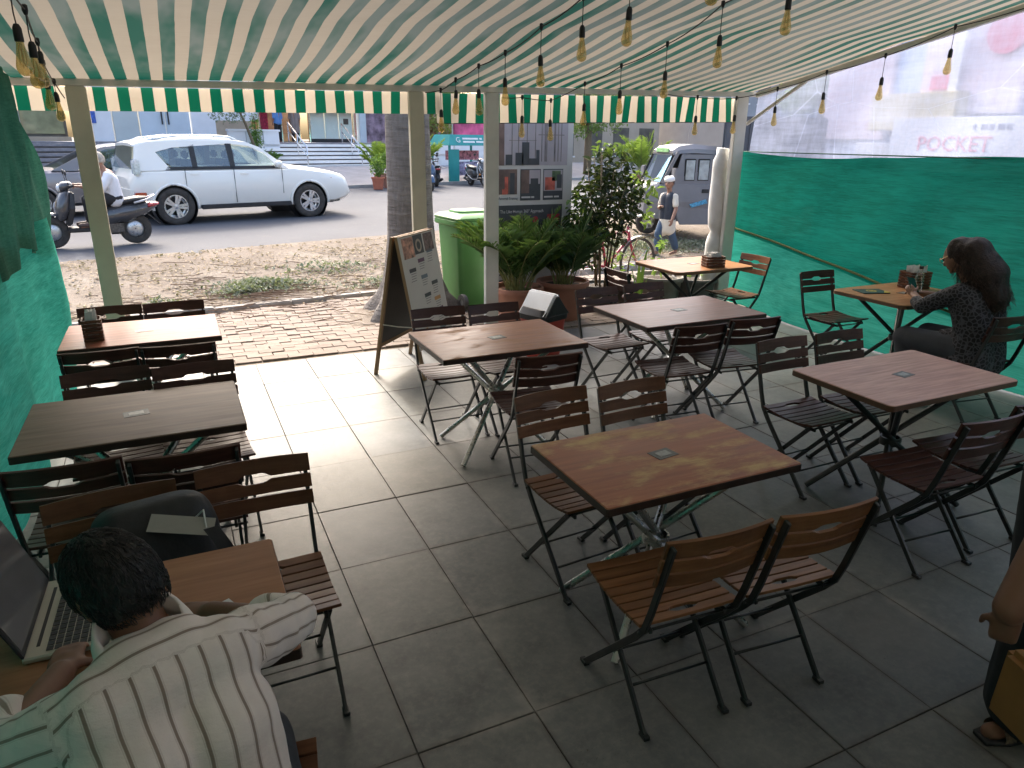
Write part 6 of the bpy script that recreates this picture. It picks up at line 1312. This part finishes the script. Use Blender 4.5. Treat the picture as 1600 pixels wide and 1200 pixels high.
for i in range(25):
    a = 2*math.pi*i/24; c0 = P3(-.150, 1.303, 1.058); ex = E1; ey = Vector((-.30, .80, .42)).normalized(); ez = Vector((-.25, .40, .9)).normalized(); gap = .0
    ring = [(r_, h_) for r_, h_ in ((.088, -.040), (.090, -.012), (.078, .020), (.071, .022), (.076, -.010), (.076, -.035))]
    cr.append([tuple(c0+ex*math.cos(a)*r_*1.02+ey*math.sin(a)*r_*.98+ez*h_-B0) for r_, h_ in ring])
cm.loft(cr, closed=True, cap=False).build('collar', mat('collar_cloth', (.76, .70, .655), .85, scale=9, var=.08, bump=.2, bscale=30), shirt, smooth=True)
fig(man, 'trousers', M_JEAN, [(P3(-.16, 1.13, .50), .115, P3(-.175, 1.52, .49), .085), (P3(.0, 1.17, .50), .115, P3(.03, 1.54, .49), .085), (P3(-.175, 1.52, .49), .082, P3(-.17, 1.56, .12), .06), (P3(.03, 1.54, .49), .082, P3(.03, 1.58, .12), .06)], .014, 4, .004)
for x, y in ((-.17, 1.56), (.03, 1.58)): cpart('shoe', M_SHOE, man, lambda mb: mb.loft([[(x+.08+px, y-1.15+py, z) for px, py in ((-.04*k, -.07), (.04*k, -.07), (.045*k, .10), (0, .17*k), (-.045*k, .10))] for z, k in ((0.003, 1), (.05, .95), (.09, .6))]), bevel=.012)
# ---- woman at the netting
wo_ = empty('person', (5.28, 3.18, 0), 0, 'woman with frizzy long hair and dark patterned top looking at her phone', 'person')
def topmat():
    b = N('dark_patterned_top'); v = b.coord('Object', (28, 28, 28)); vo = b.n('ShaderNodeTexVoronoi', {'Vector': v, 'Scale': 1.2}, feature='DISTANCE_TO_EDGE').outputs['Distance']; c = b.ramp(vo, [(.05, (.085, .085, .10)), (.16, (.012, .012, .015))]); b.surf(b.pbsdf(color=c, rough=.8, normal=b.bump(b.noise(b.coord('Object', (6, 6, 10)), 2, 4), .4, .02))); return b.m
M_TOP = topmat()
Mh = head(wo_, (5.27, 3.38, 1.155), R(4), R(-30), 0, M_SKINL, M_HAIR)
wc = [(P3(5.28, 3.26, .98), .048, P3(5.275, 3.345, 1.08), .046), (P3(5.28, 3.12, .52), .13, P3(5.28, 3.22, .9), .11), (P3(5.12, 3.22, .92), .046, P3(5.07, 3.44, .79), .040), (P3(5.07, 3.44, .79), .038, P3(5.17, 3.60, .83), .027), (P3(5.44, 3.22, .92), .046, P3(5.48, 3.44, .80), .040), (P3(5.48, 3.44, .80), .038, P3(5.33, 3.64, .82), .027), (P3(5.19, 3.15, .5), .08, P3(5.14, 3.56, .49), .06), (P3(5.37, 3.15, .5), .08, P3(5.40, 3.56, .49), .06), (P3(5.14, 3.56, .49), .055, P3(5.16, 3.50, .07), .04), (P3(5.40, 3.56, .49), .055, P3(5.40, 3.50, .07), .04)]
wc += hand_caps((5.17, 3.60, .83), (.15, .6, .45), (.6, .2, -.4), .92, .9)+hand_caps((5.33, 3.64, .82), (-.4, .7, .1), (-.3, 0, -1), .92, .7)
_, MLw = body_with_head(wo_, 'body', M_SKINL, wc, Mh, .009, 3)
fig(wo_, 'top', M_TOP, [(P3(5.21, 3.09, .42), .155, P3(5.21, 3.11, .66), .135), (P3(5.35, 3.09, .42), .155, P3(5.35, 3.11, .66), .135), (P3(5.21, 3.11, .66), .135, P3(5.20, 3.18, .86), .130), (P3(5.35, 3.11, .66), .135, P3(5.36, 3.18, .86), .130), (P3(5.28, 3.26, .82), .12, P3(5.28, 3.24, .88), .12), (P3(5.13, 3.22, .925), .072, P3(5.43, 3.22, .925), .072), (P3(5.12, 3.22, .92), .072, P3(5.065, 3.44, .785), .062), (P3(5.065, 3.44, .785), .058, P3(5.10, 3.52, .80), .048), (P3(5.44, 3.22, .92), .072, P3(5.49, 3.44, .795), .062), (P3(5.49, 3.44, .795), .058, P3(5.44, 3.52, .80), .048), (P3(5.20, 3.12, .44), .14, P3(5.20, 3.28, .52), .11), (P3(5.36, 3.12, .44), .14, P3(5.36, 3.28, .52), .11)], .012, 5, .007)
fig(wo_, 'trousers', mat('grey_trousers', (.045, .05, .062), .8, scale=10, var=.15), [(P3(5.18, 3.12, .50), .115, P3(5.13, 3.58, .50), .088), (P3(5.38, 3.12, .50), .115, P3(5.41, 3.58, .50), .088), (P3(5.13, 3.58, .50), .085, P3(5.16, 3.50, .12), .06), (P3(5.41, 3.58, .50), .085, P3(5.40, 3.50, .12), .06)], .013, 4, .004)
hw_ = fig(wo_, 'hair', mat('frizzy_hair', (.022, .011, .008), .65, scale=60, var=.6, bump=.9, bscale=90), [(P3(5.27, 3.36, 1.20), .102, P3(5.275, 3.26, 1.20), .115), (P3(5.275, 3.26, 1.20), .115, P3(5.28, 3.14, 1.05), .135), (P3(5.28, 3.14, 1.05), .135, P3(5.285, 3.08, .90), .115)], .012, 2, .018)
sm = MB(); random.seed(66)
for i in range(2600):
    t = random.random(); c = P3(5.273, 3.33, 1.20).lerp(P3(5.285, 3.08, .90), t)-Vector(wo_.location); d = Vector((random.gauss(0, 1), random.gauss(0, 1)-.3, random.gauss(0, 1))).normalized(); 
    if t < .25 and d.y > .2 and d.z < .3: continue
    p_ = c+d*(.105+.03*math.sin(math.pi*t)); l_ = random.uniform(.04, .10); dn = (Vector((0, -.35, -.8))+d*.35).normalized(); ph = random.uniform(0, 6); sd = dn.cross(d).normalized()
    pts = [p_+dn*l_*k/4+d*.006*math.sin(ph+k*1.9)+sd*.008*math.cos(ph+k*2.1) for k in range(5)]; sm.tube(pts, [.0011, .0013, .0012, .0010, .0004], 3, False)
sm.build('hair_strands', mat('frizz', (.040, .018, .011), .6), hw_)
cpart('spectacles', mat('gold_frame', (.5, .34, .16), .3, metal=.8), wo_, lambda mb: [mb.tube([MLw @ Vector((s_*.033+.026*math.cos(a), .104, .010+.020*math.sin(a))) for a in [2*math.pi*i/16 for i in range(17)]], .0022, 5, False) for s_ in (-1, 1)]+[mb.tube([MLw @ Vector((s_*.060, .100, .016)), MLw @ Vector((s_*.082, .0, .02))], .002, 5) for s_ in (-1, 1)])
for x in (5.16, 5.40): cpart('shoe', M_SHOE, wo_, lambda mb: mb.loft([[(x-5.28+px, 3.50-3.18+py, z) for px, py in ((-.035*k, -.06), (.035*k, -.06), (.04*k, .08), (0, .15*k), (-.04*k, .08))] for z, k in ((.003, 1), (.04, .95), (.08, .6))]), bevel=.012)
ph = MB().box((0, 0, 0), (.072, .008, .15)).build('phone', mat('phone_black', (.012, .012, .014), .15, coat=1.), bevel=.004, loc=(5.225, 3.665, .895), rot=(R(-52), R(12), R(-20))); tag(ph, 'black mobile phone in the woman\'s hand', 'phone')
# ---- scooter rider
def local_person(par_obj, loc, rz, label): return empty('person', loc, rz, label, 'person')
srz = R(9.3)+math.pi; sl_ = Vector((-.563, 13.29, .262)); rd = local_person(None, sl_, srz, 'white-haired rider in a white shirt on the dark scooter')
RZ = Matrix.Rotation(srz, 4, 'Z')
def SL(x, y, z): return Vector((RZ @ Vector((x, y, z)))+sl_)
Mh = head(rd, SL(.375, 0, 1.315), srz-R(90), R(-6), 0, M_SKINL, M_HAIRG)
rc = [(SL(.30, 0, 1.12), .052, SL(.36, 0, 1.24), .05), (SL(.24, 0, .74), .12, SL(.29, 0, 1.06), .12)]
for k in (-1, 1): rc += [(SL(.30, .17*k, 1.06), .048, SL(.42, .24*k, .88), .042), (SL(.42, .24*k, .88), .04, SL(.68, .26*k, .93), .028), (SL(.26, .09*k, .74), .08, SL(.60, .15*k, .70), .06), (SL(.60, .15*k, .70), .055, SL(.62, .13*k, .38), .04), (SL(.62, .13*k, .34), .04, SL(.76, .13*k, .325), .032)]+hand_caps(SL(.68, .26*k, .93), (SL(.8, .27*k, .95)-SL(.68, .26*k, .93)), (0, 0, -1), 1., 1.1)
_, MLr = body_with_head(rd, 'body', M_SKINL, rc, Mh, .012, 2); hair_cap(rd, MLr, M_HAIRG, -.5, .3, 1.10, 8, 300, .03)
fig(rd, 'shirt', M_SHW, [(SL(.23, .07, .72), .13, SL(.26, .07, 1.0), .125), (SL(.23, -.07, .72), .13, SL(.26, -.07, 1.0), .125), (SL(.28, .16, 1.075), .072, SL(.28, -.16, 1.075), .072)]+[c for k in (-1, 1) for c in ((SL(.29, .17*k, 1.06), .072, SL(.41, .24*k, .89), .062), (SL(.41, .24*k, .89), .06, SL(.52, .25*k, .91), .052))], .014, 5, .008)
fig(rd, 'trousers', M_TROUD, [c for k in (-1, 1) for c in ((SL(.22, .09*k, .74), .11, SL(.60, .15*k, .71), .082), (SL(.60, .15*k, .71), .08, SL(.61, .13*k, .40), .062))], .014, 4, .005)
for k in (-1, 1): fig(rd, 'shoe', M_SHOE, [(SL(.60, .13*k, .345), .045, SL(.78, .13*k, .335), .036)], .012, 3)
# ---- boy walking on the verge
by = local_person(None, (7.78, 10.2, ground_z(7.78, 10.2)), R(102), 'boy in white cap and navy waistcoat walking past the carrier'); bl_ = Vector(by.location); BZ = Matrix.Rotation(R(102), 4, 'Z')
def BL(x, y, z): return Vector((BZ @ Vector((x, y, z)))+bl_)     # x right, y forward
Mh = head(by, BL(0, .02, 1.225), R(102)+R(14), R(-4), 0, M_SKINL, M_HAIR, s=.95)
bc = [(BL(0, 0, 1.03), .042, BL(0, .01, 1.13), .042), (BL(0, 0, .70), .09, BL(0, 0, .98), .09), (BL(.13, 0, .99), .038, BL(.19, .02, .80), .034), (BL(.19, .02, .80), .034, BL(.06, .16, .83), .026), (BL(-.13, 0, .99), .038, BL(-.20, .04, .80), .034), (BL(-.20, .04, .80), .034, BL(-.24, .16, .64), .026), (BL(.07, 0, .68), .07, BL(.08, .12, .38), .05), (BL(.08, .12, .38), .05, BL(.08, .14, .06), .036), (BL(-.07, 0, .68), .07, BL(-.08, -.04, .38), .05), (BL(-.08, -.04, .38), .05, BL(-.08, -.18, .08), .036), (BL(.08, .12, .03), .03, BL(.08, .26, .028), .026), (BL(-.08, -.18, .05), .03, BL(-.08, -.05, .03), .026)]+hand_caps(BL(.06, .16, .83), (BL(-.03, .19, .86)-BL(.06, .16, .83)), (0, 0, -1), .9, 1.)+hand_caps(BL(-.24, .16, .64), (BL(-.25, .2, .55)-BL(-.24, .16, .64)), BL(1, 0, 0)-BL(0, 0, 0), .9, .6)
_, MLb = body_with_head(by, 'body', M_SKINL, bc, Mh, .010, 2); hair_cap(by, MLb, M_HAIR, -.35, .28, 1.09, 5, 200, .03)
cpart('cap', M_TISS, by, lambda mb: mb.lathe([(.088, .035), (.097, .04), (.096, .075), (.07, .112), (.001, .12)], 20, MLb @ Matrix.Rotation(R(-8), 4, 'X'), cap=False), smooth=True)
fig(by, 'kurta', mat('cream_cotton', (.62, .57, .48), .85, scale=8, var=.08), [(BL(.05, 0, .56), .105, BL(.05, 0, .97), .098), (BL(-.05, 0, .56), .105, BL(-.05, 0, .97), .098), (BL(.06, .03, .42), .10, BL(.05, 0, .6), .105), (BL(-.06, -.01, .44), .10, BL(-.05, 0, .6), .105), (BL(.13, 0, 1.0), .056, BL(-.13, 0, 1.0), .056), (BL(.13, 0, .995), .056, BL(.175, .01, .87), .05), (BL(-.13, 0, .995), .056, BL(-.18, .03, .87), .05)], .012, 4, .006)
fig(by, 'waistcoat', mat('navy_waistcoat', (.03, .038, .055), .8, scale=9, var=.15), [(BL(.05, 0, .66), .113, BL(.05, 0, .97), .106), (BL(-.05, 0, .66), .113, BL(-.05, 0, .97), .106), (BL(.08, 0, 1.0), .066, BL(-.08, 0, 1.0), .066)], .012, 3, .003)
fig(by, 'jeans', mat('blue_denim', (.05, .085, .14), .8, scale=9, var=.2), [(BL(.07, 0, .62), .085, BL(.08, .12, .38), .07), (BL(.08, .12, .38), .068, BL(.08, .14, .12), .062), (BL(-.07, 0, .62), .085, BL(-.08, -.04, .38), .07), (BL(-.08, -.04, .38), .068, BL(-.08, -.16, .14), .062)], .012, 4, .004)
# ---- person half hidden behind the rolled sheeting
hp = local_person(None, (8.55, 9.55, ground_z(8.55, 9.55)), R(120), 'person in white sleeves mostly hidden behind the rolled sheeting'); hl_ = Vector(hp.location); HZ = Matrix.Rotation(R(120), 4, 'Z')
def HL(x, y, z): return Vector((HZ @ Vector((x, y, z)))+hl_)
Mh = head(hp, HL(0, .02, 1.50), R(120), 0, 0, M_SKINL, M_HAIR)
hc_ = [(HL(0, 0, 1.28), .05, HL(0, .01, 1.4), .05), (HL(0, 0, .85), .11, HL(0, 0, 1.2), .12), (HL(.17, 0, 1.22), .045, HL(.2, .05, 1.0), .04), (HL(.2, .05, 1.0), .038, HL(.18, .25, .98), .028), (HL(-.17, 0, 1.22), .045, HL(-.2, .05, 1.0), .04), (HL(-.2, .05, 1.0), .038, HL(-.18, .22, .94), .028)]+[c for k in (-1, 1) for c in ((HL(.09*k, 0, .85), .08, HL(.09*k, .03, .45), .06), (HL(.09*k, .03, .45), .055, HL(.09*k, 0, .06), .04), (HL(.09*k, 0, .03), .032, HL(.09*k, .16, .028), .028))]+hand_caps(HL(.18, .25, .98), HL(.1, 1, -.3)-HL(0, 0, 0), (0, 0, -1), 1., .8)+hand_caps(HL(-.18, .22, .94), HL(-.1, 1, -.4)-HL(0, 0, 0), (0, 0, -1), 1., .8)
_, MLh = body_with_head(hp, 'body', M_SKINL, hc_, Mh, .013, 2); hair_cap(hp, MLh, M_HAIR, -.5, .3, 1.1, 6, 0)
fig(hp, 'kurta', M_SHW, [(HL(.06, 0, .60), .14, HL(.06, 0, 1.2), .12), (HL(-.06, 0, .60), .14, HL(-.06, 0, 1.2), .12), (HL(.16, 0, 1.24), .065, HL(-.16, 0, 1.24), .065)]+[c for k in (-1, 1) for c in ((HL(.17*k, 0, 1.22), .065, HL(.2*k, .05, 1.0), .058), (HL(.2*k, .05, 1.0), .055, HL(.18*k, .19, .97), .045))], .015, 4, .006)
fig(hp, 'trousers', M_TROUD, [c for k in (-1, 1) for c in ((HL(.08*k, 0, .8), .1, HL(.09*k, .03, .45), .08), (HL(.09*k, .03, .45), .078, HL(.09*k, 0, .1), .065))], .015, 3)
# ---- shoppers on the landing across the street
for i, (s_, t_, yaw, lab, mt, ml, drop) in enumerate(((8.93, 16.4, 20, 'shopper in blue shirt and dark trousers at the shop entrance', mat('blue_shirt', (.10, .22, .48), .8), M_TROUD, .82), (9.78, 16.6, -30, 'shopper in long grey tunic and dark leggings at the shop entrance', mat('grey_tunic', (.25, .20, .18), .85, scale=6, var=.1), M_TROUD, .48))):
    pl_ = RF(s_, t_, 1.705); q = local_person(None, pl_, RANG+R(yaw), lab); QZ = Matrix.Rotation(RANG+R(yaw), 4, 'Z')
    def QL(x, y, z): return Vector((QZ @ Vector((x, y, z)))+Vector(q.location))
    Mh = head(q, QL(0, .02, 1.53), RANG+R(yaw), 0, 0, M_SKINL, M_HAIR)
    qc = [(QL(0, 0, 1.3), .05, QL(0, 0, 1.42), .05), (QL(0, 0, .88), .11, QL(0, 0, 1.22), .12)]+[c for k in (-1, 1) for c in ((QL(.18*k, 0, 1.25), .045, QL(.22*k, -.02, 1.0), .04), (QL(.22*k, -.02, 1.0), .038, QL(.2*k, .08, .80), .028), (QL(.09*k, 0, .88), .08, QL(.10*k, .02, .46), .06), (QL(.10*k, .02, .46), .055, QL(.11*k, 0, .06), .04), (QL(.11*k, -.02, .03), .032, QL(.11*k, .15, .028), .028))]+[c for k in (-1, 1) for c in hand_caps(QL(.2*k, .08, .80), (0, 0, -1), QL(-k, 0, 0)-QL(0, 0, 0), 1., .5)]
    _, MLq = body_with_head(q, 'body', M_SKINL, qc, Mh, .015, 2); hair_cap(q, MLq, M_HAIR, -.6, .3, 1.12, 7+i, 0)
    fig(q, 'tunic', mt, [(QL(.06, 0, drop), .13, QL(.06, 0, 1.22), .12), (QL(-.06, 0, drop), .13, QL(-.06, 0, 1.22), .12), (QL(.16, 0, 1.26), .065, QL(-.16, 0, 1.26), .065)]+[(QL(.18*k, 0, 1.25), .065, QL(.22*k, -.02, 1.0), .055) for k in (-1, 1)], .016, 3, .004)
    fig(q, 'trousers', ml, [c for k in (-1, 1) for c in ((QL(.08*k, 0, .86), .1, QL(.10*k, .02, .46), .08), (QL(.10*k, .02, .46), .078, QL(.11*k, 0, .09), .065))], .016, 3)
# ---- SUV driver
dp = RF(1.32, .55, .25); dv = local_person(None, dp, RANG, 'driver at the wheel of the white SUV'); DZ = Matrix.Rotation(RANG, 4, 'Z')
def DL(x, y, z): return Vector((DZ @ Vector((x, y, z)))+dp)
Mh = head(dv, DL(.06, 0, 1.33), RANG-R(90), 0, 0, M_SKIN, M_HAIR)
_, MLd = body_with_head(dv, 'body', M_SKIN, [(DL(0, 0, 1.15), .05, DL(.04, 0, 1.24), .05), (DL(-.06, 0, .75), .13, DL(0, 0, 1.06), .13), (DL(0, -.17, 1.05), .045, DL(.2, -.18, .95), .04), (DL(.2, -.18, .95), .038, DL(.45, -.12, 1.05), .03), (DL(0, .17, 1.05), .045, DL(.2, .18, .95), .04), (DL(.2, .18, .95), .038, DL(.45, .12, 1.05), .03)]+hand_caps(DL(.45, -.12, 1.05), DL(.6, -.1, 1.1)-DL(.45, -.12, 1.05), (0, 0, -1), 1., 1.)+hand_caps(DL(.45, .12, 1.05), DL(.6, .1, 1.1)-DL(.45, .12, 1.05), (0, 0, -1), 1., 1.), Mh, .015, 2); hair_cap(dv, MLd, M_HAIR, -.6, .25, 1.15, 12, 0)
fig(dv, 'shirt', M_TROUD, [(DL(-.06, .07, .75), .14, DL(0, .07, 1.04), .13), (DL(-.06, -.07, .75), .14, DL(0, -.07, 1.04), .13), (DL(0, -.17, 1.05), .065, DL(0, .17, 1.05), .065)], .016, 3)
# ---- person standing at the edge of the frame
sp_ = local_person(None, (2.63, 1.07, 0), R(75), 'person in dark clothes standing with an arm hanging beside the aisle'); pz = Vector(sp_.location); PZ = Matrix.Rotation(R(75), 4, 'Z')
def PL(x, y, z): return Vector((PZ @ Vector((x, y, z)))+pz)     # y forward (towards -X), x to the right (towards +Y)
Mh = head(sp_, PL(0, .02, 1.52), R(75), 0, 0, M_SKIN, M_HAIR)
pc = [(PL(0, 0, 1.3), .05, PL(0, .01, 1.42), .05), (PL(0, 0, .88), .12, PL(0, 0, 1.22), .13), (PL(.18, .0, 1.24), .05, PL(.23, -.05, .97), .044), (PL(.23, -.05, .97), .044, PL(.22, -.02, .74), .033), (PL(-.18, 0, 1.24), .05, P3(2.02, .87, .98), .062), (P3(2.02, .87, .98), .062, P3(1.87, .86, .79), .042)]+[c for k in (-1, 1) for c in ((PL(.09*k, 0, .88), .09, PL(.11*k, .09-.11*(k+1), .46), .065), (PL(.11*k, .09-.11*(k+1), .46), .058, PL(.12*k, .12-.29*(k+1), .07), .04), (PL(.12*k, .09-.29*(k+1), .035), .034, PL(.12*k, .28-.29*(k+1), .03), .03))]
pc += hand_caps(PL(.22, -.02, .74), (0, 0, -1), PL(-.6, 0, 0)-PL(0, 0, 0), 1.05, .9)+hand_caps((1.87, .86, .78), (.02, 0, -1), (.7, .4, 0), .95, 1.35)
_, MLs = body_with_head(sp_, 'body', M_SKIN, pc, Mh, .0065, 2); hair_cap(sp_, MLs, M_HAIR, -.6, .3, 1.12, 15, 0)
M_DKT = mat('dark_teal_trousers', (.010, .016, .020), .85, scale=12, var=.25)
fig(sp_, 'shirt', mat('black_shirt', (.016, .016, .018), .8), [(PL(.07, 0, .86), .14, PL(.07, 0, 1.22), .13), (PL(-.07, 0, .86), .14, PL(-.07, 0, 1.22), .13), (PL(.18, 0, 1.25), .07, PL(-.18, 0, 1.25), .07), (PL(.18, 0, 1.24), .07, PL(.22, -.03, 1.04), .062), (PL(-.18, 0, 1.24), .07, P3(2.16, .91, 1.11), .062)], .014, 4, .005)
fig(sp_, 'trousers', M_DKT, [c for k in (-1, 1) for c in ((PL(.09*k, 0, .90), .135, PL(.11*k, .12-.11*(k+1), .48), .15), (PL(.11*k, .12-.11*(k+1), .48), .15, PL(.12*k, .15-.27*(k+1), .14), .14))], .014, 4, .006)
cpart('bracelet', M_TISS, sp_, lambda mb: mb.tube([tuple((PZ.inverted() @ (P3(1.99, .868, .96)-pz))+Vector((.048*math.cos(a), .035*math.sin(a), .035*math.sin(a)))) for a in [2*math.pi*i/16 for i in range(17)]], .006, 6, False), smooth=True)
# sandal straps on the trailing foot, tan bag at the hip
for k in (-1, 1):
    fx, fy = .12*k, .12-.29*(k+1)
    so = cpart('sandal', M_BLACK, sp_, lambda mb: mb.loft([[(fx+px*q, fy+.06+py, z) for px, py in ((-.038, -.12), (.038, -.12), (.048, .06), (.03, .14), (-.03, .14), (-.048, .06))] for z, q in ((.002, 1), (.022, 1))]), bevel=.004)
    for y_ in (.06, .12): cpart('strap', mat('patterned_strap', (.12, .095, .06), .5, scale=70, var=.9), so, lambda mb: mb.loft([[(fx+.048*math.cos(a), fy+y_-.022, .02+.055*math.sin(a)), (fx+.048*math.cos(a), fy+y_+.022, .02+.055*math.sin(a))] for a in [math.pi*i/10 for i in range(11)]], closed=False, cap=False), smooth=True)
tb_ = empty('shoulder_bag', (2.06, .84, .33), R(70), 'tan leather bag hanging in front of the dark trousers', 'bag'); cpart('pouch', mat('tan_leather', (.30, .15, .045), .5, scale=8, var=.15), tb_, lambda mb: mb.box((0, 0, .10), (.20, .07, .24), None, .92), bevel=.02); cpart('strap', bpy.data.materials['tan_leather'], tb_, lambda mb: mb.tube([(-.08, 0, .21), (-.05, -.01, .6), (.02, -.02, .9)], .008, 6));

# ================================================================== SHOPFRONT SEEN THROUGH THE PLASTIC SHEET
M_PINKW = mat('pale_pink_panel', (.68, .56, .62), .6, scale=1.5, var=.12); M_SKYB = mat('pale_blue_panel', (.40, .52, .74), .5, scale=1.2, var=.12); M_YEL = mat('cream_yellow_panel', (.66, .58, .36), .6, scale=2, var=.15); M_ROSE = mat('rose_sign', (.70, .16, .24), .5, var=.1)
sf = empty('corner_shop', (11.9, 7.0, 0), R(-90), 'pastel shopfront beyond the plastic sheet with a pink lettered sign', 'shop')
# local x runs towards -Y, local y towards +X
bx('wall', M_SKYB, -3.9, 4.4, -.1, 5.2, .1, .5, sf); bx('panel', M_PINKW, -3.9, -2.5, 2.0, 4.0, .0, .1, sf, .01); bx('panel', M_PINKW, -1.9, -.2, 2.4, 5.1, -.02, .1, sf, .01)
bx('awning_board', M_YEL, -2.6, -1.0, 2.15, 2.75, -.3, .1, sf, .02); bx('shelf_band', M_BW, -3.0, -2.0, 1.7, 1.95, -.05, .1, sf, .01); bx('shop_window', M_DKG, -3.4, -2.4, .6, 1.6, .0, .1, sf); bx('door', mat('teal_door', (.20, .42, .40), .5), -2.3, -1.4, .0, 1.75, .0, .1, sf)
bx('base_wall', M_PINKW, -1.3, 4.4, -.1, 1.5, -.1, .1, sf, .01); bx('sign_board', M_BW, -2.05, .3, 1.5, 2.35, -.34, -.31, sf, .005); bx('pillar', M_BW, -1.35, -1.2, -.1, 5.2, -.1, .1, sf); bx('panel', M_YEL, .1, .9, 2.5, 3.1, -.02, .1, sf, .02); bx('panel', M_ROSE, -1.75, -1.35, 2.75, 3.05, -.06, .1, sf, .05)
cpart('round_sign', M_ROSE, sf, lambda mb: mb.lathe([(.001, 0), (.30, 0), (.30, .08), (.001, .08)], 28, Matrix.Translation((-.55, -.03, 3.55)) @ Matrix.Rotation(R(90), 4, 'X')))
inst('lettering', text_mesh('POCKET', .33, M_ROSE, .006), sf, (-.90, -.35, 1.93), (R(90), 0, 0)); [bx('text_line', mat('sign_grey', (.25, .27, .36), .6) if k == 0 else bpy.data.materials['sign_grey'], -.62+k*.13, -.62+k*.13+w_, 2.16, 2.24, -.348, -.341, sf) for k, w_ in enumerate((.05, .10, .07, .10, .08))]
bpy.data.scenes.remove(SCR)
